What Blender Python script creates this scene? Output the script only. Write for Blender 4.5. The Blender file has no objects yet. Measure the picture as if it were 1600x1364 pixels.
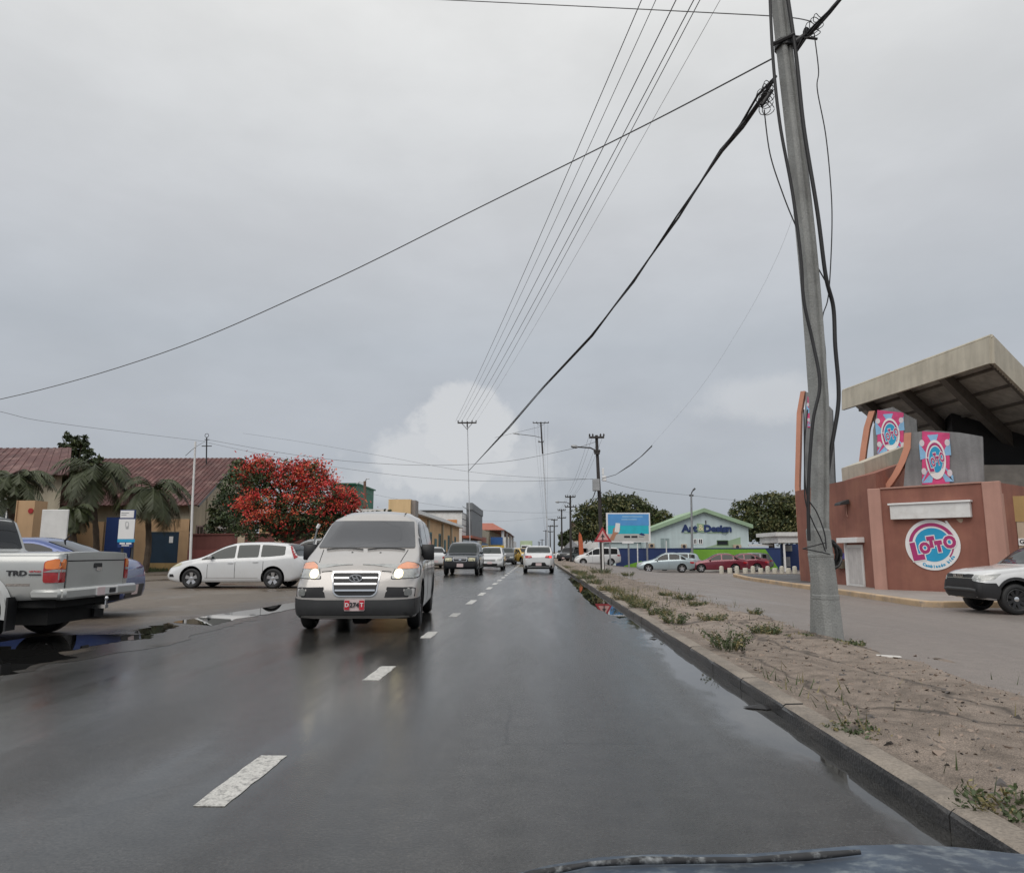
import bpy, bmesh, math, random
from math import radians, sin, cos, pi, atan, tan, sqrt
from mathutils import Vector, Matrix
from mathutils.bvhtree import BVHTree
from mathutils.geometry import delaunay_2d_cdt
random.seed(7)
S = bpy.context.scene
COL = S.collection
# ------------------------------------------------------------------ camera
F = 1130.0
CAMZ = 1.15
PITCH = atan(180 / F)
YAW = atan(38 * cos(PITCH) / F)
cam = bpy.data.cameras.new('camera')
cam.sensor_width = 36; cam.lens = F / 1600 * 36
cam.clip_start = 0.05; cam.clip_end = 6000
camo = bpy.data.objects.new('camera', cam); COL.objects.link(camo)
camo.location = (0, 0, CAMZ); camo.rotation_euler = (pi / 2 + PITCH, 0, YAW)
S.camera = camo
RM = Matrix.Rotation(YAW, 3, 'Z') @ Matrix.Rotation(pi / 2 + PITCH, 3, 'X')
def ray(px, py):
    return RM @ Vector(((px - 800) / F, -(py - 682) / F, -1))
def W(px, py, Y):                       # the point seen at a pixel, Y metres down the road
    d = ray(px, py); k = Y / d.y
    return Vector((d.x * k, Y, CAMZ + d.z * k))
def G(px, py, z=0.0):                   # the point of the ground seen at a pixel
    d = ray(px, py); k = (z - CAMZ) / d.z
    return Vector((d.x * k, d.y * k, z))
def PX(px, Y): return W(px, 862, Y).x
def onwall(px, py, A, B):               # hit of the pixel ray with the vertical wall through A, B -> (s, z)
    d = ray(px, py); ux, uy = B[0] - A[0], B[1] - A[1]
    L = sqrt(ux * ux + uy * uy); ux /= L; uy /= L
    det = d.x * (-uy) - d.y * (-ux)
    k = (A[0] * (-uy) - A[1] * (-ux)) / det
    x, y = d.x * k, d.y * k
    return ((x - A[0]) * ux + (y - A[1]) * uy, CAMZ + d.z * k)
# ------------------------------------------------------------------ materials
MATS = {}
def mat(name, col, rough=.6, metal=0., var=.12, vs=3., fine=.0, fs=60., bump=0., bs=40., coat=0., spec=.5, stain=None, emit=0., streak=0.):
    if name in MATS: return MATS[name]
    m = bpy.data.materials.new(name); m.use_nodes = True
    nt = m.node_tree; N = nt.nodes; L = nt.links
    b = N['Principled BSDF']
    b.inputs['Roughness'].default_value = rough; b.inputs['Metallic'].default_value = metal
    b.inputs['Coat Weight'].default_value = coat; b.inputs['Coat Roughness'].default_value = .06
    b.inputs['Specular IOR Level'].default_value = spec
    tc = N.new('ShaderNodeTexCoord')
    def noise(scale, detail=4, rough_=.55, stretch=None):
        n = N.new('ShaderNodeTexNoise'); n.inputs['Scale'].default_value = scale
        n.inputs['Detail'].default_value = detail; n.inputs['Roughness'].default_value = rough_
        if stretch:
            mp = N.new('ShaderNodeMapping'); mp.inputs['Scale'].default_value = stretch
            L.new(tc.outputs['Object'], mp.inputs[0]); L.new(mp.outputs[0], n.inputs['Vector'])
        else: L.new(tc.outputs['Object'], n.inputs['Vector'])
        return n
    def ramp(src, a, bb, c0, c1):
        r = N.new('ShaderNodeMapRange'); r.inputs[1].default_value = a; r.inputs[2].default_value = bb
        r.inputs[3].default_value = c0; r.inputs[4].default_value = c1
        L.new(src, r.inputs[0]); return r.outputs[0]
    def mul(csrc, fsrc):
        x = N.new('ShaderNodeMix'); x.data_type = 'RGBA'; x.blend_type = 'MULTIPLY'; x.inputs[0].default_value = 1
        if csrc is None: x.inputs[6].default_value = (*col, 1)
        else: L.new(csrc, x.inputs[6])
        L.new(fsrc, x.inputs[7]); return x.outputs[2]
    c = None
    if var: c = mul(c, ramp(noise(vs).outputs[0], .3, .7, 1 - var, 1 + var))
    if fine: c = mul(c, ramp(noise(fs, 2).outputs[0], .3, .7, 1 - fine, 1 + fine))
    if streak: c = mul(c, ramp(noise(1.0, 5, .6, (2.6, 2.6, .22)).outputs[0], .35, .75, 1 + streak * .3, 1 - streak))
    if stain:
        sc, ss, amt = stain
        x = N.new('ShaderNodeMix'); x.data_type = 'RGBA'
        L.new(ramp(noise(ss, 6, .65).outputs[0], .5, .68, 0, amt), x.inputs[0])
        if c is None: x.inputs[6].default_value = (*col, 1)
        else: L.new(c, x.inputs[6])
        x.inputs[7].default_value = (*sc, 1); c = x.outputs[2]
    if c is None: b.inputs['Base Color'].default_value = (*col, 1)
    else: L.new(c, b.inputs['Base Color'])
    if bump:
        bp = N.new('ShaderNodeBump'); bp.inputs['Strength'].default_value = bump; bp.inputs['Distance'].default_value = .02
        L.new(noise(bs, 3).outputs[0], bp.inputs['Height']); L.new(bp.outputs[0], b.inputs['Normal'])
    if emit:
        b.inputs['Emission Color'].default_value = (*col, 1); b.inputs['Emission Strength'].default_value = emit
    MATS[name] = m
    return m
# ------------------------------------------------------------------ objects
ROOT = {}
def setp(o, label=None, cat=None, group=None, kind=None):
    if label: o['label'] = label
    if cat: o['category'] = cat
    if group: o['group'] = group
    if kind: o['kind'] = kind
    return o
def thing(name, label, cat, loc=(0, 0, 0), rz=0., group=None):
    o = bpy.data.objects.new(name, None); COL.objects.link(o)
    o.empty_display_size = .2
    o.location = loc; o.rotation_euler = (0, 0, rz)
    ROOT[o] = Matrix.Translation(Vector(loc)) @ Matrix.Rotation(rz, 4, 'Z')
    return setp(o, label, cat, group)
class MB:
    def __init__(s): s.v = []; s.f = []; s.m = []; s.X = None
    def add(s, vs, fs, mi=0):
        n = len(s.v)
        for p in vs:
            p = Vector(p); s.v.append(s.X @ p if s.X else p)
        for f in fs: s.f.append([n + i for i in f]); s.m.append(mi)
    def box(s, a, b, mi=0):             # two corners
        x0, y0, z0 = a; x1, y1, z1 = b
        s.add([(x0, y0, z0), (x1, y0, z0), (x1, y1, z0), (x0, y1, z0), (x0, y0, z1), (x1, y0, z1), (x1, y1, z1), (x0, y1, z1)],
              [(3, 2, 1, 0), (4, 5, 6, 7), (0, 1, 5, 4), (1, 2, 6, 5), (2, 3, 7, 6), (3, 0, 4, 7)], mi)
    def hexa(s, p, mi=0):               # 8 corners, bottom ring then top ring
        s.add(p, [(3, 2, 1, 0), (4, 5, 6, 7), (0, 1, 5, 4), (1, 2, 6, 5), (2, 3, 7, 6), (3, 0, 4, 7)], mi)
    def prism(s, poly, d, mi=0):        # planar 3D polygon pushed along d
        n = len(poly); d = Vector(d)
        s.add([Vector(p) for p in poly] + [Vector(p) + d for p in poly],
              [list(range(n))[::-1], list(range(n, 2 * n))] + [(i, (i + 1) % n, n + (i + 1) % n, n + i) for i in range(n)], mi)
    def tube(s, path, r, n=8, mi=0, caps=True, ry=None):
        path = [Vector(p) for p in path]; k = len(path)
        rs = r if isinstance(r, (list, tuple)) else [r] * k
        rings = []; ref = None
        for i, p in enumerate(path):
            t = (path[min(i + 1, k - 1)] - path[max(i - 1, 0)]).normalized()
            if ref is None:
                ref = Vector((0, 0, 1)) if abs(t.z) < .9 else Vector((1, 0, 0))
            a = t.cross(ref).normalized(); b = a.cross(t).normalized(); ref = b
            rings.append([p + a * rs[i] * cos(2 * pi * j / n) + b * rs[i] * sin(2 * pi * j / n) for j in range(n)])
        vs = [q for rg in rings for q in rg]
        fs = [(i * n + j, i * n + (j + 1) % n, (i + 1) * n + (j + 1) % n, (i + 1) * n + j) for i in range(k - 1) for j in range(n)]
        if caps: fs += [list(range(n))[::-1], [(k - 1) * n + j for j in range(n)]]
        s.add(vs, fs, mi)
    def lathe(s, prof, n=24, axis='x', c=(0, 0, 0), mi=0, closed=False, cap=True):   # prof: (along, radius)
        vs = []
        for (a, r) in prof:
            for j in range(n):
                t = 2 * pi * j / n
                p = (a, r * cos(t), r * sin(t)) if axis == 'x' else ((r * cos(t), a, r * sin(t)) if axis == 'y' else (r * cos(t), r * sin(t), a))
                vs.append(Vector(c) + Vector(p))
        k = len(prof)
        fs = [(i * n + j, i * n + (j + 1) % n, ((i + 1) % k) * n + (j + 1) % n, ((i + 1) % k) * n + j) for i in range(k if closed else k - 1) for j in range(n)]
        if not closed and cap:
            if prof[0][1] > 1e-4: fs.append(list(range(n)))
            if prof[-1][1] > 1e-4: fs.append([(k - 1) * n + j for j in range(n)])
        s.add(vs, fs, mi)
    def ball(s, c, r, n=10, mi=0):
        rx, ry, rz = r if isinstance(r, (tuple, list)) else (r, r, r)
        vs = [Vector(c) + Vector((rx * sin(pi * i / n) * cos(2 * pi * j / (2 * n)), ry * sin(pi * i / n) * sin(2 * pi * j / (2 * n)), rz * cos(pi * i / n))) for i in range(n + 1) for j in range(2 * n)]
        fs = [(i * 2 * n + j, (i + 1) * 2 * n + j, (i + 1) * 2 * n + (j + 1) % (2 * n), i * 2 * n + (j + 1) % (2 * n)) for i in range(n) for j in range(2 * n)]
        s.add(vs, fs, mi)
    def text(s, txt, size, o, ur, uu, bold=0., ex=.01, mi=0, align='CENTER', squash=1., ctr=False):
        c = bpy.data.curves.new('t', 'FONT'); c.body = txt; c.size = size; c.offset = bold; c.extrude = ex / 2
        c.align_x = align; c.align_y = 'CENTER'; c.resolution_u = 3
        ob = bpy.data.objects.new('t', c); COL.objects.link(ob)
        dg = bpy.context.evaluated_depsgraph_get()
        me = bpy.data.meshes.new_from_object(ob.evaluated_get(dg))
        ur = Vector(ur).normalized(); uu = Vector(uu).normalized(); un = ur.cross(uu)
        if ctr:
            xs = [v.co.x for v in me.vertices]; ys = [v.co.y for v in me.vertices]; mx_, my_ = (min(xs) + max(xs)) / 2, (min(ys) + max(ys)) / 2
            for v in me.vertices: v.co.x -= mx_; v.co.y -= my_
        s.add([Vector(o) + ur * v.co.x * squash + uu * v.co.y + un * (v.co.z + ex / 2) for v in me.vertices], [list(p.vertices) for p in me.polygons], mi)
        bpy.data.objects.remove(ob); bpy.data.curves.remove(c); bpy.data.meshes.remove(me)
    def build(s, name, mats, parent=None, smooth=None, bevel=0., world=False, label=None, norm=True):
        me = bpy.data.meshes.new(name)
        vs = s.v
        if parent is not None and world:
            inv = ROOT[parent].inverted(); vs = [inv @ p for p in vs]
        me.from_pydata([tuple(p) for p in vs], [], s.f)
        if not isinstance(mats, (list, tuple)): mats = [mats]
        for m in mats: me.materials.append(m)
        me.polygons.foreach_set('material_index', s.m)
        if norm or bevel or smooth:
            bm = bmesh.new(); bm.from_mesh(me)
            if norm: bmesh.ops.recalc_face_normals(bm, faces=bm.faces)
            if bevel:
                es = [e for e in bm.edges if len(e.link_faces) == 2 and e.calc_face_angle(0) > .6]
                bmesh.ops.bevel(bm, geom=es, offset=bevel, segments=1, affect='EDGES', clamp_overlap=True)
            if smooth:
                for f in bm.faces: f.smooth = True
                for e in bm.edges:
                    if len(e.link_faces) == 2 and e.calc_face_angle(0) > smooth: e.smooth = False
            bm.to_mesh(me); bm.free()
        me.update()
        o = bpy.data.objects.new(name, me); COL.objects.link(o)
        if parent is not None:
            o.parent = parent; ROOT[o] = ROOT[parent]
        else: ROOT[o] = Matrix.Identity(4)
        if label: o['label'] = label
        return o
def frame(A, B):                        # wall frame: x along A->B, y into the wall, z up
    u = Vector((B[0] - A[0], B[1] - A[1], 0)).normalized(); v = Vector((-u.y, u.x, 0))
    return Matrix(((u.x, v.x, 0, A[0]), (u.y, v.y, 0, A[1]), (0, 0, 1, 0), (0, 0, 0, 1)))
def wl(A, B): return sqrt((B[0] - A[0]) ** 2 + (B[1] - A[1]) ** 2)
def centred(mb):                        # base point of the geometry in a builder
    xs = [p.x for p in mb.v]; ys = [p.y for p in mb.v]; zs = [p.z for p in mb.v]
    return Vector(((min(xs) + max(xs)) / 2, (min(ys) + max(ys)) / 2, min(zs)))
def solo(mb, name, mats, label, cat, group=None, **k):   # a thing that is one mesh, origin at its base
    c = centred(mb)
    mb.v = [p - c for p in mb.v]
    o = mb.build(name, mats, **k); o.location = c
    return setp(o, label, cat, group)
def setting(mb, name, mats, kind='structure', **k):
    return setp(mb.build(name, mats, **k), kind=kind)
# ------------------------------------------------------------------ material palette
def wet_asphalt(name, c0, c1, r0, r1, wet_lo, wet_hi, wet_scale, stretch=(1, .25, 1), bump=.25, crack=None, edge=False, blend=None):
    m = bpy.data.materials.new(name); m.use_nodes = True
    N = m.node_tree.nodes; L = m.node_tree.links; b = N['Principled BSDF']
    tc = N.new('ShaderNodeTexCoord')
    def noise(scale, detail, st=(1, 1, 1), rough=.55):
        mp = N.new('ShaderNodeMapping'); mp.inputs['Scale'].default_value = st
        L.new(tc.outputs['Object'], mp.inputs[0])
        n = N.new('ShaderNodeTexNoise'); n.inputs['Scale'].default_value = scale; n.inputs['Detail'].default_value = detail
        n.inputs['Roughness'].default_value = rough
        L.new(mp.outputs[0], n.inputs['Vector']); return n.outputs[0]
    def rng(src, a, bb, c, d):
        r = N.new('ShaderNodeMapRange'); r.inputs[1].default_value = a; r.inputs[2].default_value = bb
        r.inputs[3].default_value = c; r.inputs[4].default_value = d; L.new(src, r.inputs[0]); return r.outputs[0]
    def mth(op, a, c):
        x = N.new('ShaderNodeMath'); x.operation = op
        for i, q in enumerate((a, c)):
            if isinstance(q, (int, float)): x.inputs[i].default_value = q
            else: L.new(q, x.inputs[i])
        return x.outputs[0]
    wet = rng(noise(wet_scale, 5, stretch, .6), wet_lo, wet_hi, 0, 1)
    if edge:
        sp_ = N.new('ShaderNodeSeparateXYZ'); L.new(tc.outputs['Object'], sp_.inputs[0])
        e_ = mth('ADD', sp_.outputs[0], mth('MULTIPLY', noise(.9, 5, (1, .5, 1), .6), 1.5))
        wet = mth('MAXIMUM', wet, rng(e_, 1.92, 2.28, 0, 1.25))
    big = noise(.35, 4, (1, .15, 1)); grain = noise(58, 8, (1, 1, 1), .85) if edge else noise(140, 2); mid = noise(6, 5)
    mix = N.new('ShaderNodeMix'); mix.data_type = 'RGBA'
    L.new(rng(mth('ADD', mth('MULTIPLY', big, .5), mth('MULTIPLY', mid, .5)), .35, .65, 0, 1), mix.inputs[0])
    mix.inputs[6].default_value = (*c0, 1); mix.inputs[7].default_value = (*c1, 1)
    mu = N.new('ShaderNodeMix'); mu.data_type = 'RGBA'; mu.blend_type = 'MULTIPLY'; mu.inputs[0].default_value = 1
    L.new(mix.outputs[2], mu.inputs[6]); L.new(rng(grain, .34, .66, .05, 2.6) if edge else rng(grain, .3, .7, .45, 1.6), mu.inputs[7])
    out = mu.outputs[2]
    if crack:
        v = N.new('ShaderNodeTexVoronoi'); v.feature = 'DISTANCE_TO_EDGE'; v.inputs['Scale'].default_value = crack
        mp = N.new('ShaderNodeMapping'); mp.inputs['Scale'].default_value = (1, .45, 1)
        w = N.new('ShaderNodeMix'); w.data_type = 'RGBA'; w.inputs[0].default_value = .2
        nn = N.new('ShaderNodeTexNoise'); nn.inputs['Scale'].default_value = 3.0; nn.inputs['Detail'].default_value = 5
        L.new(tc.outputs['Object'], nn.inputs['Vector'])
        L.new(tc.outputs['Object'], mp.inputs[0]); L.new(mp.outputs[0], w.inputs[6]); L.new(nn.outputs['Color'], w.inputs[7])
        L.new(w.outputs[2], v.inputs['Vector'])
        mc = N.new('ShaderNodeMix'); mc.data_type = 'RGBA'
        L.new(rng(v.outputs['Distance'], 0, .022, .75, 0), mc.inputs[0])
        L.new(out, mc.inputs[6]); mc.inputs[7].default_value = (c0[0] * .25, c0[1] * .25, c0[2] * .25, 1); out = mc.outputs[2]
    bl_ = None
    if edge:                                              # wheel tracks polished a little darker, faint crack lines
        sp2 = N.new('ShaderNodeSeparateXYZ'); L.new(tc.outputs['Object'], sp2.inputs[0])
        tr = mth('COSINE', mth('MULTIPLY', mth('ADD', mth('ADD', sp2.outputs[0], mth('MULTIPLY', noise(.5, 3, (1, .2, 1)), .5)), .85), 2 * pi / 1.62), 0)
        mt = N.new('ShaderNodeMix'); mt.data_type = 'RGBA'; mt.blend_type = 'MULTIPLY'; mt.inputs[0].default_value = 1
        L.new(out, mt.inputs[6]); L.new(rng(tr, -1, 1, 1.14, .80), mt.inputs[7]); out = mt.outputs[2]
        v2 = N.new('ShaderNodeTexVoronoi'); v2.feature = 'DISTANCE_TO_EDGE'; v2.inputs['Scale'].default_value = .42
        w2 = N.new('ShaderNodeMix'); w2.data_type = 'RGBA'; w2.inputs[0].default_value = .12
        n2 = N.new('ShaderNodeTexNoise'); n2.inputs['Scale'].default_value = 2.2; n2.inputs['Detail'].default_value = 6
        L.new(tc.outputs['Object'], n2.inputs['Vector']); L.new(tc.outputs['Object'], w2.inputs[6]); L.new(n2.outputs['Color'], w2.inputs[7]); L.new(w2.outputs[2], v2.inputs['Vector'])
        mk = N.new('ShaderNodeMix'); mk.data_type = 'RGBA'
        L.new(mth('MULTIPLY', rng(v2.outputs['Distance'], 0, .007, .8, 0), rng(noise(.35, 3), .48, .58, 0, 1)), mk.inputs[0])
        L.new(out, mk.inputs[6]); mk.inputs[7].default_value = (.006, .006, .006, 1); out = mk.outputs[2]
    if blend:
        sp3 = N.new('ShaderNodeSeparateXYZ'); L.new(tc.outputs['Object'], sp3.inputs[0])
        bl_ = rng(mth('ADD', sp3.outputs[0], mth('MULTIPLY', mth('SUBTRACT', noise(.7, 6, (1, .45, 1), .65), .5), 4.5)), blend[0], blend[1], 0, 1)
        mb_ = N.new('ShaderNodeMix'); mb_.data_type = 'RGBA'; L.new(bl_, mb_.inputs[0]); L.new(out, mb_.inputs[6])
        mq = N.new('ShaderNodeMix'); mq.data_type = 'RGBA'; mq.blend_type = 'MULTIPLY'; mq.inputs[0].default_value = 1
        mq.inputs[6].default_value = (.040, .037, .033, 1); L.new(rng(grain, .3, .7, .4, 1.7), mq.inputs[7]); L.new(mq.outputs[2], mb_.inputs[7]); out = mb_.outputs[2]
        wet = mth('MAXIMUM', wet, mth('MULTIPLY', bl_, .75))
    def rough_of(w_):
        a = rng(w_, 0, 1, r1, r0); c = rng(w_, 1.0, 1.25, 0, r0 - .035); return mth('MAXIMUM', mth('ADD', mth('SUBTRACT', a, c), mth('MULTIPLY', mth('SUBTRACT', grain, .5), rng(w_, .9, 1.2, .45, 0))), .03)
    L.new(out, b.inputs['Base Color'])
    L.new(rough_of(wet) if edge else rng(wet, 0, 1, r1, r0), b.inputs['Roughness'])
    bp = N.new('ShaderNodeBump'); bp.inputs['Distance'].default_value = .012
    L.new(rng(wet, 0, 1.2 if edge else 1., bump, 0. if edge else bump * .15), bp.inputs['Strength'])
    L.new(noise(90, 3), bp.inputs['Height']); L.new(bp.outputs[0], b.inputs['Normal'])
    MATS[name] = m
    return m
M_road = wet_asphalt('wet asphalt', (.018, .0176, .0168), (.039, .038, .036), .10, .30, .36, .62, .55, (1, .12, 1), .42, edge=True)
M_lot = wet_asphalt('worn parking asphalt', (.085, .068, .053), (.165, .132, .10), .14, .55, .50, .66, .28, (1, 1, 1), .5, blend=(-6.9, -5.3))
M_side = wet_asphalt('grey side road asphalt', (.172, .150, .138), (.225, .196, .178), .35, .62, .5, .72, .3, (1, .6, 1), .4)
M_verge = wet_asphalt('cracked pink paving', (.125, .100, .080), (.325, .264, .218), .5, .85, .55, .75, .6, (1, .5, 1), 1.0, crack=.9)
M_ground = wet_asphalt('bare dirt', (.20, .16, .13), (.28, .22, .18), .5, .9, .55, .75, .3, (1, 1, 1), .8)
M_apron = wet_asphalt('dark apron asphalt', (.05, .05, .052), (.08, .08, .082), .3, .6, .5, .7, .4, (1, 1, 1), .4)
M_water = mat('puddle water', (.012, .012, .012), .015, var=0, spec=.6)
M_line = mat('worn white road paint', (.56, .55, .52), .4, var=.12, vs=8, fine=.25, fs=90, bump=.3, bs=120, stain=((.09, .09, .09), 26, .9))
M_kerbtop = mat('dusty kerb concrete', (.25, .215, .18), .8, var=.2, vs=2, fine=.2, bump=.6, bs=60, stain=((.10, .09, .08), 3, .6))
M_kerbface = mat('wet shaded kerb concrete', (.045, .045, .046), .35, var=.3, vs=3, fine=.2, bump=.4, bs=50, stain=((.11, .10, .09), 2.2, .5))  # kerb face dark from wet and stains, its shade also put into the colour
M_ykerb = mat('faded ochre kerb concrete', (.48, .35, .22), .8, var=.2, vs=1.5, fine=.15, bump=.4, stain=((.30, .26, .23), 1.8, .8))
M_grey = mat('pavement concrete', (.29, .26, .24), .75, var=.15, vs=1.2, fine=.12, bump=.4)
M_conc = mat('pole concrete', (.30, .308, .30), .8, var=.16, vs=2.2, fine=.12, fs=50, bump=.5, bs=45, streak=.18, stain=((.17, .17, .165), 2.5, .5))
M_fin = mat('raw grey concrete', (.22, .225, .23), .85, var=.2, vs=.9, fine=.08, bump=.4, bs=12, streak=.35)
M_wood = mat('dark tarred pole wood', (.045, .04, .038), .8, var=.2, vs=4, bump=.3)
M_steel = mat('galvanised steel', (.33, .34, .35), .45, metal=.6, var=.12, vs=6)
M_wire = mat('black cable', (.02, .02, .022), .55, var=0)
M_wireg = mat('grey wire', (.10, .10, .105), .5, var=0)
M_black = mat('black plastic', (.018, .018, .02), .5, var=.1, vs=6)
M_dkgrey = mat('charcoal bumper plastic', (.046, .047, .049), .5, var=.12, vs=5)
M_under = mat('car underside', (.008, .008, .008), .8, var=0)
M_tyre = mat('tyre rubber', (.016, .016, .017), .6, var=.15, vs=9, bump=.3, bs=60)
M_rim = mat('alloy rim', (.55, .55, .56), .3, metal=.85, var=.05)
M_dkrim = mat('black alloy rim', (.03, .03, .032), .3, metal=.3, var=.05)
M_chrome = mat('chrome', (.75, .75, .76), .12, metal=1, var=0)
M_glass = mat('tinted car glass', (.010, .011, .012), .05, var=0, spec=.38)
M_glass2 = mat('grey windscreen glass', (.045, .048, .056), .05, var=0, spec=.9)
M_glassg = mat('greenish car glass', (.020, .027, .027), .05, var=0, spec=.42)
M_lens = mat('clear lamp lens', (.36, .37, .36), .12, var=.2, vs=14, coat=1, spec=.6)
M_lensy = mat('yellowed lamp lens', (.55, .52, .34), .15, var=.15, vs=12, coat=1)
M_amber = mat('amber lamp lens', (.75, .20, .03), .15, var=.1, vs=12, coat=1)
M_ambers = mat('peach turn lamp lens', (.80, .30, .14), .15, var=.1, vs=12, coat=1)
M_red = mat('red lamp lens', (.38, .012, .018), .12, var=.15, vs=14, coat=1)
M_lit = mat('lit headlamp', (1, .86, .52), .3, var=0, emit=2.2)
M_litr = mat('lit brake lamp', (1, .05, .04), .3, var=0, emit=1.2)
M_plate = mat('white number plate', (.72, .58, .58), .35, var=.06, vs=20)
M_platered = mat('red plate print', (.55, .03, .05), .4, var=0)
M_ink = mat('dark print', (.03, .03, .035), .5, var=0)
M_white = mat('white paint', (.72, .72, .71), .55, var=.08, vs=2, stain=((.45, .42, .38), 2.2, .35))
M_whitec = mat('clean white print', (.80, .80, .80), .45, var=.03)
M_roofred = mat('rusty red sheet roof', (.095, .034, .031), .6, var=.38, vs=.8, streak=.3, stain=((.27, .16, .14), 1.1, .6))
M_leafd = mat('dark leaf', (.038, .055, .022), .55, var=.3, vs=2.5)
M_leafm = mat('mid leaf', (.075, .092, .034), .5, var=.3, vs=2.5)
M_leafl = mat('olive leaf', (.14, .135, .050), .5, var=.3, vs=2.5)
M_palm = mat('palm leaf', (.046, .058, .020), .5, var=.25, vs=3)
M_palmdry = mat('dry palm leaf', (.13, .10, .05), .7, var=.25, vs=3)
M_flow = mat('red flower', (.58, .048, .045), .55, var=.25, vs=3)
M_flow2 = mat('orange red flower', (.60, .12, .05), .55, var=.25, vs=3)
M_bark = mat('bark', (.10, .075, .055), .9, var=.3, vs=4, bump=.8, bs=18)
M_weed = mat('weed leaf', (.062, .085, .032), .6, var=.35, vs=6)
M_weedy = mat('dry grass', (.20, .17, .075), .7, var=.3, vs=6)
M_tan = mat('tan stucco', (.50, .33, .19), .85, var=.12, vs=.7, fine=.05, bump=.25, bs=60, streak=.07)
M_cream = mat('cream stucco', (.47, .42, .32), .85, var=.12, vs=.7, fine=.05, bump=.2, bs=60, streak=.2)
M_navy = mat('navy wall paint', (.018, .040, .135), .7, var=.14, vs=.8, fine=.04, bump=.2, bs=40, streak=.15)
M_lime = mat('lime green wall paint', (.165, .37, .035), .7, var=.1, vs=.8, fine=.04, bump=.2, bs=40, streak=.1)
M_brown = mat('terracotta stucco', (.275, .115, .085), .85, var=.14, vs=.8, fine=.06, bump=.4, bs=70, streak=.17, stain=((.33, .16, .10), .8, .35))
M_pink = mat('pinkish trim stucco', (.46, .26, .21), .85, var=.1, vs=1, fine=.05, bump=.3, bs=70, streak=.15)
M_orange = mat('salmon trim paint', (.58, .27, .18), .7, var=.08, vs=1.5)
M_ochre = mat('ochre stucco', (.42, .28, .12), .85, var=.12, vs=.9, fine=.05, bump=.3, bs=60, streak=.2)
M_beige = mat('beige stucco', (.50, .40, .30), .85, var=.1, vs=.9, fine=.05, bump=.3, bs=60, streak=.2)
M_fascia = mat('weathered cream sheeting', (.52, .48, .39), .6, var=.1, vs=.7, streak=.2, stain=((.32, .28, .22), .9, .35))
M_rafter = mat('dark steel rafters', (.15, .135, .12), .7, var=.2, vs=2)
M_soffit = mat('dusty roof underside', (.48, .46, .43), .8, var=.25, vs=.8, streak=.3)
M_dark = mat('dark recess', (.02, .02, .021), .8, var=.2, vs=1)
M_peach = mat('peach stucco', (.74, .48, .27), .85, var=.1, vs=.7, fine=.04, bump=.2, streak=.08)
M_yellow = mat('yellow ochre stucco', (.78, .56, .31), .85, var=.08, vs=.8, streak=.15)
M_mint = mat('pale aqua wall paint', (.53, .63, .64), .75, var=.07, vs=.7, fine=.03, bump=.15, streak=.12)
M_mgreen = mat('light green trim paint', (.30, .42, .28), .65, var=.08, vs=1)
M_teal = mat('teal joinery', (.03, .13, .15), .5, var=.1)
M_slate = mat('dark window', (.03, .035, .04), .12, var=.1, vs=3, spec=.6)
M_gbox = mat('grey metal cladding', (.16, .17, .18), .55, var=.1, vs=.6, streak=.2)
M_maroon = mat('maroon wall paint', (.17, .06, .052), .8, var=.15, vs=.8, streak=.2, bump=.2)
M_gate = mat('dark teal gate sheet', (.012, .035, .065), .5, var=.12, vs=1.5)
M_bluewall = mat('deep blue paint', (.012, .04, .17), .6, var=.12, vs=1)
M_cyan = mat('cyan sign paint', (.02, .33, .58), .5, var=.06)
M_magenta = mat('magenta sign paint', (.40, .035, .16), .5, var=.08)
M_pinks = mat('hot pink banner print', (.62, .06, .20), .55, var=.2, vs=3)
M_lblue = mat('light blue banner print', (.25, .48, .72), .55, var=.15, vs=3)
M_skyblue = mat('billboard sky print', (.10, .32, .66), .4, var=.10, vs=1.2)
M_sea = mat('billboard sea print', (.03, .47, .58), .4, var=.10, vs=1.2)
M_sand = mat('billboard sand print', (.50, .50, .48), .4, var=.06, vs=2)
M_skin = mat('billboard hand print', (.45, .22, .14), .4, var=.08)
M_green2 = mat('dark green sheet', (.015, .10, .06), .6, var=.12, vs=1)
M_redroof = mat('coral red roof paint', (.38, .13, .09), .6, var=.1, vs=.6)
M_yellows = mat('yellow sign paint', (.75, .48, .03), .5, var=.1)
M_tent = mat('grey tent canvas', (.16, .16, .17), .8, var=.12, vs=1)
M_debris = mat('pale litter', (.6, .58, .55), .6, var=.1)
M_bollard = mat('white bollard paint', (.58, .55, .47), .75, var=.15, vs=6, stain=((.22, .19, .16), 7, .6))
def paint(name, c, rough=.28, metal=.0, coat=.7):
    return mat(name, c, rough, metal=metal, var=.05, vs=1.2, coat=coat, stain=((c[0] * .8, c[1] * .78, c[2] * .74), 2.5, .25))
# ------------------------------------------------------------------ vehicles
def pchip(pts):
    pts = sorted(pts); xs = [p[0] for p in pts]; ys = [p[1] for p in pts]; n = len(xs)
    h = [xs[i + 1] - xs[i] for i in range(n - 1)]; d = [(ys[i + 1] - ys[i]) / h[i] for i in range(n - 1)]
    m = [d[0]] + [0 if d[i - 1] * d[i] <= 0 else 2 * d[i - 1] * d[i] / (d[i - 1] + d[i]) for i in range(1, n - 1)] + [d[-1]]
    def f(x):
        if x <= xs[0]: return ys[0]
        if x >= xs[-1]: return ys[-1]
        i = 0
        while x > xs[i + 1]: i += 1
        t = (x - xs[i]) / h[i]
        return ((1 + 2 * t) * (1 - t) ** 2 * ys[i] + t * (1 - t) ** 2 * h[i] * m[i] + t * t * (3 - 2 * t) * ys[i + 1] + t * t * (t - 1) * h[i] * m[i + 1])
    return f
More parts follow.
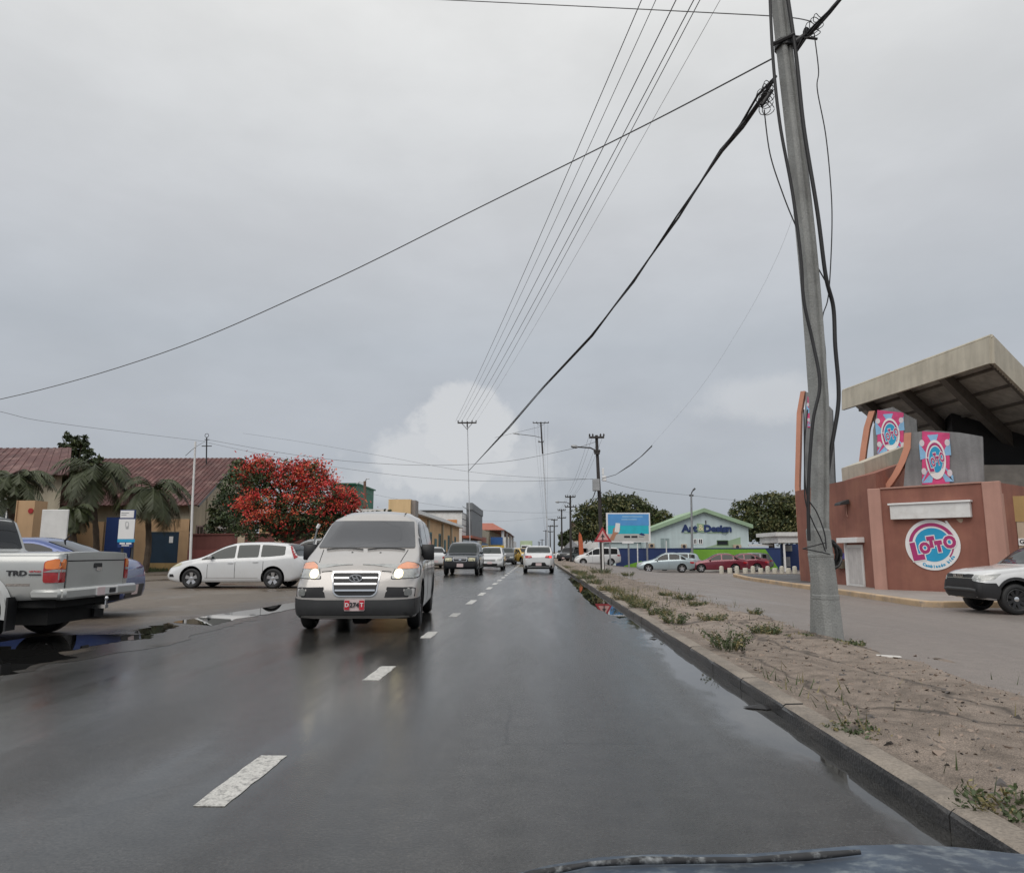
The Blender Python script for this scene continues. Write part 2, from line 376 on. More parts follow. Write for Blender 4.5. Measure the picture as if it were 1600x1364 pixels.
def sst(t): t = max(0, min(1, t)); return t * t * (3 - 2 * t)
def rp(pts, r, n=4):                    # polygon with rounded corners
    out = []; k = len(pts)
    for i in range(k):
        a, b, c = Vector(pts[i - 1]), Vector(pts[i]), Vector(pts[(i + 1) % k])
        la, lc = (a - b).length, (c - b).length
        q = min(r, la * .45, lc * .45)
        p0 = b + (a - b) * (q / la); p1 = b + (c - b) * (q / lc)
        for j in range(n + 1):
            t = j / n; out.append(tuple(p0 * (1 - t) ** 2 + b * 2 * t * (1 - t) + p1 * t * t))
    return out
def mirx(poly): return [(-x, z) for x, z in poly][::-1]
def circ(cx, cz, r, n=16, rz=None): return [(cx + r * cos(2 * pi * i / n), cz + (rz or r) * sin(2 * pi * i / n)) for i in range(n)]
class Car:
    def __init__(s, name, label, cat, loc, rz, sp, pt, group=None, arches=True, nst=64):
        s.root = thing(name, label, cat, loc, rz, group); s.sp = sp; s.pt = pt
        L2 = sp['L'] / 2; s.L2 = L2
        g = lambda key: pchip([(L2 - d, v) for d, v in sp[key]])      # profiles are given by distance from the nose
        s.top, s.belt, s.bot, s.hw = g('top'), g('belt'), g('bot'), g('hw')
        fr = pchip(sp.get('fr', [(0, 0), (1, 0)])); rr = pchip(sp.get('rr', [(0, 0), (1, 0)]))
        ys = [L2 * cos(pi * i / nst) * .35 + .65 * (L2 - 2 * L2 * i / nst) for i in range(nst + 1)]
        ys = sorted(set([round(y, 4) for y in ys] + [round(L2 - d, 4) for d, v in sp['top']]), reverse=True)
        vs = []; s.tum = sp.get('tum', .3); crown = sp.get('crown', .03)
        for y in ys:
            ring = s.section(y, crown)
            full = ring + [(-x, z) for x, z in ring[-2:0:-1]]
            for x, z in full:
                vs.append((x, y + sst((y - L2 + .7) / .7) * fr(z) - sst((-y - L2 + .7) / .7) * rr(z), z))
        n = len(full); k = len(ys)
        fs = [(i * n + j, i * n + (j + 1) % n, (i + 1) * n + (j + 1) % n, (i + 1) * n + j) for i in range(k - 1) for j in range(n)]
        for i0, flip in ((0, 0), ((k - 1) * n, 1)):                    # end caps as strips across
            h = n // 2
            for j in range(h):
                a, b, c, d = i0 + j, i0 + j + 1, i0 + (n - j - 1) % n, i0 + (n - j) % n
                q = [a, b, c, d] if j else [a, b, c]
                if j == h - 1: q = [a, b, d]
                fs.append(q if not flip else q[::-1])
        mb = MB(); mb.add(vs, fs)
        s.bvh = BVHTree.FromPolygons(mb.v, mb.f)
        o = mb.build('body', [pt, M_under], s.root, smooth=.8)
        if arches:
            ct = MB()
            for ya in (L2 - sp['af'], L2 - sp['ar']):
                w = s.hw(ya)
                for sg in (-1, 1):
                    ct.lathe([(sg * (w - .30), sp['wr'] + sp.get('gap', .06)), (sg * (w + .2), sp['wr'] + sp.get('gap', .06))], 40, 'x', (0, ya, sp['wr'] + .02), 1)
            co = ct.build('cut', [pt, M_under], s.root)
            md = o.modifiers.new('b', 'BOOLEAN'); md.object = co; md.operation = 'DIFFERENCE'; md.solver = 'EXACT'
            me = bpy.data.meshes.new_from_object(o.evaluated_get(bpy.context.evaluated_depsgraph_get()))
            o.modifiers.clear(); o.data = me; bpy.data.objects.remove(co); ROOT.pop(co, None)
            bm = bmesh.new(); bm.from_mesh(me)
            for f in bm.faces: f.smooth = True
            for e in bm.edges: e.smooth = not (len(e.link_faces) == 2 and e.calc_face_angle(0) > .8)
            bm.to_mesh(me); bm.free()
        me = o.data; me.name = 'body'
        s.body = o
    def section(s, y, crown):
        zt, zb, w = s.top(y), s.bot(y), s.hw(y); be = min(s.belt(y), zt - .02); h = be - zb; gh = zt - be
        wt = w - .045 - s.tum * gh; r = min(s.sp.get('rr_', .11), gh * .45)
        p = [(0, zb), (w * .8, zb), (w - .05, zb + .012), (w - .022, zb + .05), (w - .012, zb + .12 * h + .03), (w - .004, zb + .3 * h), (w, zb + .5 * h), (w - .002, zb + .68 * h),
             (w - .012, zb + .84 * h), (w - .026, be - .025), (w - .045, be)]
        for t in (.3, .6): p.append((w - .045 - s.tum * t * (gh - r), be + t * (gh - r)))
        wr_ = w - .045 - s.tum * (gh - r)
        p += [(wr_, zt - r), (wr_ - .28 * r, zt - .55 * r), (wr_ - .62 * r, zt - .24 * r), (wr_ - r * 1.1, zt - .05 * r),
              (wr_ * .66, zt + crown * .55), (wr_ * .33, zt + crown * .88), (0, zt + crown)]
        return p
    def hit(s, view, a, b):
        if view in ('L', 'R'):
            sg = -1 if view == 'L' else 1; o, d = Vector((sg * 4, a, b)), Vector((-sg, 0, 0))
        elif view == 'F': o, d = Vector((a, 6, b)), Vector((0, -1, 0))
        elif view == 'B': o, d = Vector((a, -6, b)), Vector((0, 1, 0))
        else: o, d = Vector((a, b, 6)), Vector((0, 0, -1))
        loc, nrm, idx, dist = s.bvh.ray_cast(o, d)
        if loc is None: return None
        if nrm.dot(d) > 0: nrm = -nrm
        return loc, (nrm * .75 - d * .25).normalized()
    def dec(s, mb, view, poly, off=.005, mi=0, step=.09):            # a thin panel that follows the body
        pts = []
        for i, p in enumerate(poly):
            a, b = Vector(p), Vector(poly[(i + 1) % len(poly)]); m = max(1, int((b - a).length / step))
            pts += [a.lerp(b, j / m) for j in range(m)]
        n0 = len(pts); inner = []
        x0, x1 = min(p.x for p in pts), max(p.x for p in pts); y0, y1 = min(p.y for p in pts), max(p.y for p in pts)
        nx, ny = int((x1 - x0) / step) + 1, int((y1 - y0) / step) + 1
        for i in range(1, nx):
            for j in range(1, ny):
                q = Vector((x0 + (x1 - x0) * i / nx, y0 + (y1 - y0) * j / ny))
                if min((q - p).length for p in pts) > step * .35: inner.append(q)
        r = delaunay_2d_cdt(pts + inner, [], [list(range(n0))], 1, 1e-5)
        V2, T = r[0], r[2]
        H = [s.hit(view, v[0], v[1]) for v in V2]
        T = [t for t in T if all(H[i] is not None for i in t)]
        vs = [(h[0] + h[1] * off) if h else Vector((0, 0, 0)) for h in H]
        cnt = {}
        for t in T:
            for i in range(len(t)):
                e = (t[i], t[(i + 1) % len(t)]); cnt[e] = cnt.get(e, 0) + 1
        fs = [tuple(t) for t in T]; lo = {}
        for (a, b) in list(cnt):
            if (b, a) not in cnt:
                for q in (a, b):
                    if q not in lo: lo[q] = len(vs); vs.append(H[q][0] - H[q][1] * .012)
                fs.append((b, a, lo[a], lo[b]))
        used = sorted({i for f in fs for i in f}); mp = {i: k for k, i in enumerate(used)}
        mb.add([vs[i] for i in used], [[mp[i] for i in f] for f in fs], mi)
    def panel(s, name, m, items, off=.005, parent=None, label=None, step=.09, smooth=.6):
        mb = MB()
        for it in items: s.dec(mb, it[0], it[1], it[3] if len(it) > 3 else off, it[2] if len(it) > 2 else 0, step)
        return mb.build(name, m, parent or s.root, smooth=smooth, label=label)
    def strip(s, mb, view, pts, w, off=.003, mi=0):                   # a narrow line (door gap, bar) on the body
        for (a, b) in zip(pts[:-1], pts[1:]):
            a, b = Vector(a), Vector(b); d = (b - a).normalized(); nn = Vector((-d.y, d.x)) * w / 2
            s.dec(mb, view, [tuple(a - nn), tuple(b - nn), tuple(b + nn), tuple(a + nn)], off, mi, .12)
    def glass(s, gl=None, rail=.085, low=.035, shrink=.1):
        gl = gl or M_glass; sp = s.sp
        for (d0, d1) in sp['win']:
            lo, up = [], []
            for i in range(15):
                y = s.L2 - (d0 + (d1 - d0) * i / 14); a = s.belt(y) + low; b = s.top(y) - rail
                if b > a + .02: lo.append((y, a)); up.append((y, b))
            if len(lo) < 3: continue
            poly = rp(lo[::3] + [lo[-1]] * (len(lo) % 3 != 1) + (up[::-1])[::2], .03, 2)
            for vw in 'LR': s.panel('window', gl, [(vw, poly)], .010, step=.055)
        for nm, vw, key in (('windshield', 'F', 'ws'), ('rear_window', 'B', 'rw')):
            if key not in sp: continue
            d0, d1 = sp[key]; rt = []
            for i in range(9):
                y = s.L2 - (d0 + (d1 - d0) * i / 8); zt = s.top(y); be = min(s.belt(y), zt - .02)
                x = s.hw(y) - .045 - s.tum * (zt - be) - shrink
                rt.append((x, zt + .012 + .0))
            poly = rt + [(-x, z) for x, z in rt[::-1]]
            s.panel(nm, s.sp.get('wsm', gl) if key == 'ws' else gl, [(vw, rp(poly, .05, 3))], .012, step=.06)
    def wheels(s, rim=None, spokes=5, cap=None, tw=.2):
        rim = rim or M_rim; sp = s.sp; r = sp['wr']
        for ya in (s.L2 - sp['af'], s.L2 - sp['ar']):
            for sg in (-1, 1):
                x = sg * (s.hw(ya) - tw / 2 + sp.get('wo', -.02)); c = (x, ya, r); ri = r * sp.get('rimk', .66)
                t = MB(); h = tw / 2
                t.lathe([(-h * .8, ri), (-h, ri + .03), (-h, r - .045), (-h * .8, r - .012), (-h * .4, r), (h * .4, r), (h * .8, r - .012), (h, r - .045), (h, ri + .03), (h * .8, ri)], 36, 'x', c, closed=True)
                w = t.build('wheel', M_tyre, s.root, smooth=.7)
                m = MB()
                m.lathe([(sg * h * .82, ri), (sg * h * .86, ri - .018), (sg * h * .5, ri - .03), (sg * h * .15, ri * .5), (sg * h * .15, .0)], 32, 'x', c, 1, cap=False)
                for q in range(spokes):
                    a = 2 * pi * q / spokes + .3
                    e = Vector((0, cos(a), sin(a))); f = Vector((0, -sin(a), cos(a))); X = Vector((sg, 0, 0)); C = Vector(c)
                    def P(rad, wd, dx): return [C + e * rad + f * wd + X * dx, C + e * rad - f * wd + X * dx]
                    i1, i2 = P(.03, .035, h * .62); o1, o2 = P(ri - .012, ri * (.30 if spokes <= 6 else .16), h * .80)
                    j1, j2 = P(.03, .035, h * .3); p1, p2 = P(ri - .012, ri * (.22 if spokes <= 6 else .12), h * .45)
                    m.hexa([j1, p1, p2, j2, i1, o1, o2, i2])
                m.lathe([(sg * h * .4, .07), (sg * h * .68, .062), (sg * h * .76, .03), (sg * h * .76, 0)], 16, 'x', c, 2, cap=False)
                m.build('rim', [rim, M_dkgrey, cap or rim], w, smooth=.6)
    def mirrors(s, d, z, m, size=(.09, .06, .075), out=.10):
        y = s.L2 - d
        for sg in (-1, 1):
            x = s.hw(y) - .05; b = MB()
            b.ball((sg * (x + out), y, z), size, 8)
            b.tube([(sg * (x - .06), y, z - size[2] * .6), (sg * (x + out), y, z - size[2] * .4)], .028, 6)
            b.build('mirror', m, s.root, smooth=.9)
    def seams(s, ds, zlo=None, handle=True, m=None):
        for d in ds:
            y = s.L2 - d
            for vw in 'LR':
                mb = MB(); s.strip(mb, vw, [(y, (zlo or s.bot(y) + .14)), (y, s.belt(y) + .0)], .012); mb.build('door_seam', M_under, s.root, smooth=.6)
        if handle:
            for d in s.sp.get('hand', []):
                y = s.L2 - d; z = s.belt(y) - .11
                for vw in 'LR':
                    s.panel('door_handle', m or s.pt, [(vw, rp([(y - .09, z - .016), (y + .09, z - .016), (y + .09, z + .016), (y - .09, z + .016)], .015, 2))], .025)
    def plate(s, view, z, txt=None, wd=.3, h=.15, x=0., red=False, off=.016):
        mb = MB(); poly = rp([(x - wd / 2, z - h / 2), (x + wd / 2, z - h / 2), (x + wd / 2, z + h / 2), (x - wd / 2, z + h / 2)], .015, 2)
        s.dec(mb, view, poly, off, 0, .5)
        pl = mb.build('number_plate', M_plate, s.root)
        hp = s.hit(view, x, z)
        if txt and hp:
            sg = -1 if view == 'F' else 1
            t = MB(); n = Vector((0, -sg, 0)); o = hp[0] + n * (off + .003)
            if red:
                for q in (-1, 1):
                    c = o + Vector((sg * q * wd * .36, 0, 0)) + n * .001
                    t.prism([c + Vector((a * wd * .12, 0, b * h * .42)) for a, b in ((-1, -1), (1, -1), (1, 1), (-1, 1))], n * .004, 1)
                t.text(txt[0], h * .5, o + Vector((-sg * wd * .36, 0, 0)) + n * .006, (sg, 0, 0), (0, 0, 1), .002, .004, 2)
                t.text(txt[2], h * .5, o + Vector((sg * wd * .36, 0, 0)) + n * .006, (sg, 0, 0), (0, 0, 1), .002, .004, 2)
                t.text(txt[1], h * .58, o + n * .003, (sg, 0, 0), (0, 0, 1), .003, .004, 0)
            else: t.text(txt, h * .62, o, (sg, 0, 0), (0, 0, 1), .002, .004, 1)
            t.build('plate_print', [M_ink, M_platered, M_whitec], pl)
        return pl
SEDAN = dict(L=4.45, af=.88, ar=3.45, wr=.315, tum=.36, crown=.03,
    top=[(0, .62), (.12, .70), (.5, .80), (1.15, .93), (1.35, 1.0), (2.0, 1.36), (2.35, 1.45), (2.9, 1.46), (3.4, 1.32), (3.85, 1.08), (4.2, 1.04), (4.4, .98), (4.45, .9)],
    belt=[(0, .48), (.5, .66), (1.2, .84), (2, .92), (3.4, .98), (4.45, .8)], bot=[(0, .26), (.4, .2), (4, .22), (4.45, .32)],
    hw=[(0, .58), (.06, .68), (.2, .78), (.6, .85), (1.3, .87), (3.3, .87), (4, .82), (4.3, .75), (4.45, .64)],
    fr=[(.2, -.05), (.4, 0), (.55, 0), (.7, -.06)], rr=[(.3, -.04), (.5, 0), (.8, -.02), (1.0, -.06)],
    win=[(1.35, 2.42), (2.5, 3.3), (3.36, 3.75)], ws=(1.4, 2.12), rw=(3.2, 3.8), hand=[2.25, 3.15])
WAGON = dict(L=4.47, af=.90, ar=3.52, wr=.315, tum=.34, crown=.03,
    top=[(0, .60), (.12, .70), (.5, .84), (1.05, .94), (1.2, .99), (1.95, 1.345), (2.3, 1.42), (3.0, 1.44), (3.8, 1.395), (4.05, 1.33), (4.25, 1.05), (4.42, .92), (4.47, .84)],
    belt=[(0, .48), (.5, .68), (1.1, .85), (2, .91), (3.4, .97), (4.1, 1.03), (4.47, .8)], bot=[(0, .26), (.4, .19), (4, .22), (4.47, .34)],
    hw=[(0, .56), (.06, .68), (.2, .78), (.6, .86), (1.3, .88), (3.4, .88), (4.1, .84), (4.35, .77), (4.47, .66)],
    fr=[(.2, -.06), (.4, 0), (.55, -.01), (.7, -.08)], rr=[(.3, -.04), (.55, 0), (.8, -.02), (1.0, -.05)],
    win=[(1.2, 2.26), (2.34, 3.02), (3.10, 3.86)], ws=(1.3, 2.05), rw=(3.95, 4.3), hand=[2.15, 2.95])
HATCH = dict(WAGON, L=4.0, ar=3.2, top=[(0, .62), (.12, .72), (.5, .86), (.95, 1.0), (1.1, 1.05), (1.8, 1.43), (2.15, 1.5), (2.8, 1.5), (3.5, 1.42), (3.65, 1.36), (3.82, 1.02), (3.95, .9), (4.0, .84)],
    belt=[(0, .5), (.5, .7), (1.0, .9), (2, .97), (3.2, 1.03), (4.0, .82)], bot=[(0, .26), (.4, .19), (3.6, .22), (4.0, .34)],
    hw=[(0, .56), (.06, .68), (.2, .78), (.6, .84), (1.3, .86), (3.0, .86), (3.6, .82), (3.88, .75), (4.0, .64)],
    win=[(1.1, 2.05), (2.13, 2.85), (2.92, 3.4)], ws=(1.2, 1.9), rw=(3.55, 3.83), hand=[1.95, 2.75])
SUV = dict(L=4.5, af=.85, ar=3.45, wr=.36, tum=.25, crown=.03,
    top=[(0, .86), (.08, .92), (.3, 1.0), (1.1, 1.08), (1.25, 1.12), (1.8, 1.56), (2.1, 1.66), (2.8, 1.7), (4.0, 1.66), (4.25, 1.55), (4.42, 1.1), (4.5, .95)],
    belt=[(0, .66), (.3, .82), (1.1, 1.0), (4.2, 1.06), (4.5, .85)], bot=[(0, .36), (.3, .3), (4.2, .32), (4.5, .4)],
    hw=[(0, .72), (.05, .80), (.2, .86), (.6, .89), (4.0, .89), (4.4, .84), (4.5, .76)],
    fr=[(.3, -.05), (.5, 0), (.75, 0), (.95, -.05)], rr=[(.4, -.03), (.6, 0), (1.0, 0)],
    win=[(1.3, 2.3), (2.38, 3.2), (3.28, 4.1)], ws=(1.32, 1.92), rw=(4.12, 4.38), hand=[2.2, 3.1])
MINIVAN = dict(L=4.65, af=.85, ar=3.65, wr=.32, tum=.2, crown=.04,
    top=[(0, .72), (.1, .82), (.5, .98), (.95, 1.1), (1.1, 1.16), (1.9, 1.62), (2.3, 1.74), (3.0, 1.78), (4.2, 1.74), (4.45, 1.6), (4.6, 1.1), (4.65, .9)],
    belt=[(0, .52), (.5, .78), (1.0, .96), (2, 1.02), (4.4, 1.08), (4.65, .85)], bot=[(0, .26), (.4, .2), (4.2, .22), (4.65, .34)],
    hw=[(0, .6), (.06, .72), (.2, .8), (.6, .85), (1.3, .86), (4.2, .86), (4.5, .82), (4.65, .72)],
    fr=[(.2, -.06), (.4, 0), (.6, -.01), (.8, -.08)], rr=[(.3, -.03), (.6, 0), (1.1, 0)],
    win=[(1.1, 1.75), (1.82, 2.5), (2.58, 3.45), (3.53, 4.3)], ws=(1.2, 2.0), rw=(4.3, 4.55), hand=[2.4, 2.75])
VAN = dict(L=4.7, af=.85, ar=3.75, wr=.34, tum=.22, crown=.075, rr_=.16, gap=.05,
    top=[(0, .80), (.08, .875), (.3, .95), (.75, 1.08), (.98, 1.16), (1.75, 1.62), (2.05, 1.74), (2.6, 1.80), (3.4, 1.82), (4.35, 1.78), (4.55, 1.62), (4.66, 1.2), (4.7, 1.0)],
    belt=[(0, .62), (.3, .80), (.98, 1.04), (2, 1.10), (4.5, 1.12), (4.7, .95)], bot=[(0, .21), (.3, .20), (.6, .24), (4.3, .25), (4.7, .36)],
    hw=[(0, .74), (.05, .81), (.18, .87), (.5, .90), (1, .915), (4.2, .915), (4.55, .88), (4.7, .80)],
    fr=[(.2, -.06), (.36, 0), (.58, 0), (.75, -.05), (.9, -.10)], rr=[(.3, -.03), (.6, 0), (1.0, 0)],
    win=[(1.12, 1.52), (1.60, 2.85), (2.93, 4.3)], ws=(1.06, 1.80), rw=(4.38, 4.6), hand=[1.95], wsm=M_glass2)
TRUCK1 = dict(L=5.1, af=.85, ar=4.05, wr=.375, tum=.2, crown=.02, gap=.075, rr_=.06,
    top=[(0, .86), (.1, .94), (.4, 1.0), (1.3, 1.06), (1.45, 1.1), (2.0, 1.55), (2.25, 1.64), (3.35, 1.64), (3.5, 1.58), (3.61, 1.2), (3.69, 1.135), (5.08, 1.135), (5.1, 1.13)],
    belt=[(0, .66), (.3, .84), (1.3, 1.0), (3.4, 1.06), (3.69, 1.09), (5.1, 1.09)], bot=[(0, .45), (.3, .42), (3.6, .5), (5.1, .56)],
    hw=[(0, .7), (.05, .8), (.2, .85), (.6, .88), (5.0, .88), (5.07, .868), (5.1, .84)],
    fr=[(.3, -.05), (.5, 0), (.75, 0), (.95, -.05)], win=[(1.5, 2.5), (2.58, 3.35)], ws=(1.5, 2.1), rw=(3.46, 3.62))
TRUCK2 = dict(L=5.25, af=.92, ar=4.05, wr=.395, tum=.25, crown=.045, gap=.075, rr_=.09,
    top=[(0, .98), (.06, 1.03), (.3, 1.10), (.9, 1.17), (1.3, 1.21), (1.45, 1.25), (2.15, 1.70), (2.5, 1.79), (3.3, 1.79), (3.6, 1.72), (3.8, 1.25), (3.9, 1.2), (5.2, 1.2), (5.25, 1.18)],
    belt=[(0, .76), (.3, .94), (1.3, 1.10), (3.4, 1.16), (3.9, 1.16), (5.25, 1.14)], bot=[(0, .42), (.3, .36), (3.8, .42), (5.25, .5)],
    hw=[(0, .72), (.05, .80), (.2, .86), (.55, .92), (1.2, .935), (5.0, .93), (5.2, .9), (5.25, .86)],
    fr=[(.3, -.12), (.45, -.03), (.7, 0), (.95, -.02), (1.1, -.06)], win=[(1.45, 2.5), (2.58, 3.55)], ws=(1.5, 2.25), rw=(3.6, 3.78))
P_silver = paint('silver beige car paint', (.475, .452, .432), .3, .25)
P_pick = paint('silver grey car paint', (.47, .48, .47), .32, .3)
P_blue = paint('periwinkle blue car paint', (.062, .10, .28), .25, .2)
P_white = paint('white car paint', (.66, .67, .68), .25)
P_black = paint('blue black car paint', (.012, .018, .026), .22)
P_dgrey = paint('dark grey car paint', (.035, .038, .042), .25, .3)
P_ice = paint('ice blue car paint', (.36, .43, .46), .3, .35)
P_maroon = paint('maroon car paint', (.18, .022, .04), .25, .2)
P_taxi = paint('taxi yellow paint', (.55, .36, .06), .3)
P_grey = paint('mid grey car paint', (.22, .23, .24), .3, .3)
def lamp_pair(c, view, poly, m, name, off=.006, extra=None):
    out = []
    for sg in (1, -1):
        out.append(c.panel(name, m, [(view, poly if sg == 1 else mirx(poly))] + (extra(sg) if extra else []), off, step=.06))
    return out
# ---- silver van coming towards the camera
yaw = radians(5)
back = Vector((-sin(yaw), cos(yaw), 0))
nose = Vector((-2.60, 10.5, 0))
cv = Car('van', 'silver van with lit headlights driving towards us past the centre dashes', 'van', nose + back * 2.35, pi + yaw, VAN, P_silver, nst=90)
cv.glass(M_glass, rail=.10, shrink=.075); cv.wheels(M_rim, 6)
L2 = cv.L2
blk = MB()
cv.dec(blk, 'F', rp([(-.885, .24), (-.7, .205), (.7, .205), (.885, .24), (.895, .49), (.5, .47), (-.5, .47), (-.895, .49)], .03, 2), .014, 0, .06)
for vw in 'LR': cv.dec(blk, vw, [(L2 - .10, .25), (L2 - .46, .27), (L2 - .44, .50), (L2 - .10, .49)], .013, 0, .06)
bp = blk.build('bumper', M_dkgrey, cv.root, smooth=.7)
for sg in (1, -1):
    q = [(.42, .505), (.74, .505), (.845, .515), (.85, .63), (.80, .645), (.45, .65)]
    o = cv.panel('air_intake', M_black, [('F', q if sg == 1 else mirx(q))], .006)
    f = rp([(.70, .53), (.80, .53), (.80, .62), (.70, .62)], .03); cv.panel('fog_lamp', mat('dim fog lens', (.16, .165, .16), .15, var=.2, vs=14), [('F', f if sg == 1 else mirx(f))], .016, parent=o, step=.04)
hl = rp([(.50, .765), (.56, .93), (.68, 1.0), (.80, .985), (.87, .95), (.875, .80), (.85, .775)], .04)
for sg in (1, -1):
    sd = [('L' if sg < 0 else 'R', rp([(L2 - .15, .80), (L2 - .36, .83), (L2 - .34, .96), (L2 - .2, .97)], .03))]
    cv.panel('headlight_gasket', M_under, [('F', [(.675 + (x - .675) * 1.07, .88 + (z - .88) * 1.07) for x, z in hl] if sg == 1 else mirx([(.675 + (x - .675) * 1.07, .88 + (z - .88) * 1.07) for x, z in hl]))], .004, step=.05)
    h = cv.panel('headlight', M_lens, [('F', hl if sg == 1 else mirx(hl))] + sd, .010, step=.04)
    am = rp([(.565, .905), (.60, .95), (.69, .993), (.80, .978), (.855, .95), (.855, .905), (.70, .895)], .02)
    cv.panel('turn_lamp', M_ambers, [('F', am if sg == 1 else mirx(am))], .016, parent=h, step=.05)
    l = circ(.605, .832, .062, 18, .062); cv.panel('lit_bulb', M_lit, [('F', l if sg == 1 else mirx(l))], .02, parent=h, step=.04)
gr = [(-.345, .865), (-.345, .80), (-.31, .56), (-.25, .515), (.25, .515), (.31, .56), (.345, .80), (.345, .865)]
g1 = cv.panel('grille', M_chrome, [('F', rp(gr, .05))], .014)
gi = [(x * .945, .69 + (z - .69) * .90) for x, z in gr]
cv.panel('grille_mesh', M_black, [('F', rp(gi, .04))], .018, parent=g1)
for z, w in ((.775, .31), (.69, .30), (.605, .285)):
    bars = MB(); cv.dec(bars, 'F', [(-w, z - .011), (w, z - .011), (w, z + .011), (-w, z + .011)], .028)
    bars.build('grille_bar', M_chrome, g1, smooth=.6)
hp = cv.hit('F', 0, .775)[0]; em = MB()
em.prism([hp + Vector((x, .034, z)) for x, z in circ(0, 0, .098, 24, .057)], (0, .012, 0), 0)
em.prism([hp + Vector((x, .047, z)) for x, z in circ(0, 0, .080, 24, .041)], (0, .002, 0), 1)
for q in (-1, 1): em.prism([hp + Vector((q * .030 + a + b * .02, .050, b * .034)) for a, b in ((-.010, -1), (.010, -1), (.010, 1), (-.010, 1))], (0, .008, 0), 0)
em.prism([hp + Vector((a, .050, b)) for a, b in ((-.03, -.012), (.03, -.002), (.03, .012), (-.03, .002))], (0, .008, 0), 0)
em.build('emblem', [M_chrome, M_dkgrey], g1)
cv.plate('F', .40, ('D', '274', 'T'), .29, .155, 0, True, .02)
for sg in (1, -1):
    for vw_, pts_, w_ in (('F', [(sg * .36, .872), (sg * .50, .862)], .012), ('T', [(sg * .60, L2 - .40), (sg * .66, L2 - .98)], .010), ('T', [(sg * .50, L2 - 1.95), (sg * .48, L2 - 2.6), (sg * .48, L2 - 4.2)], .022)):
        sm = MB(); cv.strip(sm, vw_, pts_, w_); sm.build('body_seam', M_under, cv.root, smooth=.6)
cv.seams([1.08, 2.05, 3.25], .35)
for sg in (1, -1):
    b = MB(); x = .83; y = L2 - 1.36
    b.box((sg * (x + .02) - (.20 if sg < 0 else 0), y - .05, 1.02), (sg * (x + .02) + (.20 if sg > 0 else 0), y + .06, 1.27))
    b.tube([(sg * (x - .08), y - .02, 1.06), (sg * (x + .08), y, 1.09)], .03, 6)
    b.build('mirror', M_black, cv.root, smooth=.9, bevel=.035)
for x0, x1 in ((-.62, -.05), (.02, .60)):
    wp = MB(); pts = []
    for i in range(9):
        x = x0 + (x1 - x0) * i / 8; h = cv.hit('F', x, 1.175 + .022 * sin(pi * i / 8)); pts.append(h[0] + Vector((0, .02, .01)))
    wp.tube(pts, .012, 6); wp.build('wiper', M_black, cv.root)
for x in (-.26, .17):
    nz = MB(); h = cv.hit('T', x, L2 - .72); nz.ball(h[0], (.018, .018, .010), 5); nz.build('washer_nozzle', M_black, cv.root)
u = MB(); u.box((-.55, L2 - 4.4, .17), (.55, L2 - .5, .26)); u.box((-.12, L2 - 1.0, .08), (.12, L2 - .6, .2)); u.build('underside', M_under, cv.root, bevel=.03)
# ---- silver pickup seen from behind on the left
ct = Car('pickup_truck', 'silver pickup parked tail to the road at the left edge', 'pickup truck', (-5.99 - 2.545, 9.68, 0), pi / 2 + .055, TRUCK1, P_pick, nst=90)
L2 = ct.L2; ct.glass(M_glass, rail=.08); ct.wheels(M_rim, 6, tw=.26)
tg = MB(); ct.dec(tg, 'B', rp([(-.70, .66), (.70, .66), (.70, 1.12), (-.70, 1.12)], .03), .012)
tgo = tg.build('tailgate', P_pick, ct.root, smooth=.6)
ln = MB(); ct.strip(ln, 'B', [(-.70, 1.035), (.70, 1.035)], .014, .0145); ct.strip(ln, 'B', [(-.72, .64), (.72, .64)], .05, .004)
ct.strip(ln, 'B', [(-.715, .66), (-.715, 1.12)], .012, .004); ct.strip(ln, 'B', [(.715, .66), (.715, 1.12)], .012, .004)
ln.build('tailgate_seam', M_under, tgo, smooth=.6)
hd = MB(); ct.dec(hd, 'B', rp([(-.10, .935), (.10, .935), (.10, 1.0), (-.10, 1.0)], .02), .02); hd.build('handle', M_black, tgo)
hd = MB(); ct.dec(hd, 'B', rp([(-.04, .90), (.09, .90), (.09, .945), (-.04, .945)], .02), .024); hd.build('handle_cup', M_chrome, tgo)
for sg in (1, -1):
    vw = 'R' if sg > 0 else 'L'
    def both(y0, z0, z1, xin): return [('B', rp([(sg * xin, z0), (sg * .872, z0), (sg * .872, z1), (sg * xin, z1)][::sg], .02, 2)), (vw, rp([(-L2 + .01, z0), (y0, z0), (y0 + .01, z1 - .03), (-L2 + .05, z1), (-L2 + .01, z1)], .03, 2))]
    t = ct.panel('taillight', M_red, both(-L2 + .17, .77, 1.06, .735), .012, step=.05)
    ct.panel('turn_lamp', M_amber, both(-L2 + .16, .935, 1.055, .74), .017, parent=t, step=.05)
    ct.panel('reverse_lamp', M_lens, both(-L2 + .165, .90, .932, .74), .018, parent=t, step=.05)
bm_ = MB()
bm_.box((-.90, -L2 - .13, .56), (.90, -L2 + .02, .70)); bm_.box((-.93, -L2 - .08, .57), (-.86, -L2 + .30, .69)); bm_.box((.86, -L2 - .08, .57), (.93, -L2 + .30, .69))
bo = bm_.build('bumper', P_pick, ct.root, bevel=.03, smooth=.7)
b = MB(); b.box((-.22, -L2 - .145, .575), (.34, -L2 - .12, .69)); b.build('bumper_step', M_white, bo, bevel=.015)
b = MB(); b.box((.10, -L2 - .155, .60), (.26, -L2 - .14, .665)); b.build('step_recess', M_black, bo, bevel=.01)
b = MB(); b.box((-.20, -L2 - .152, .58), (-.02, -L2 - .142, .685)); b.build('number_plate', M_plate, bo)
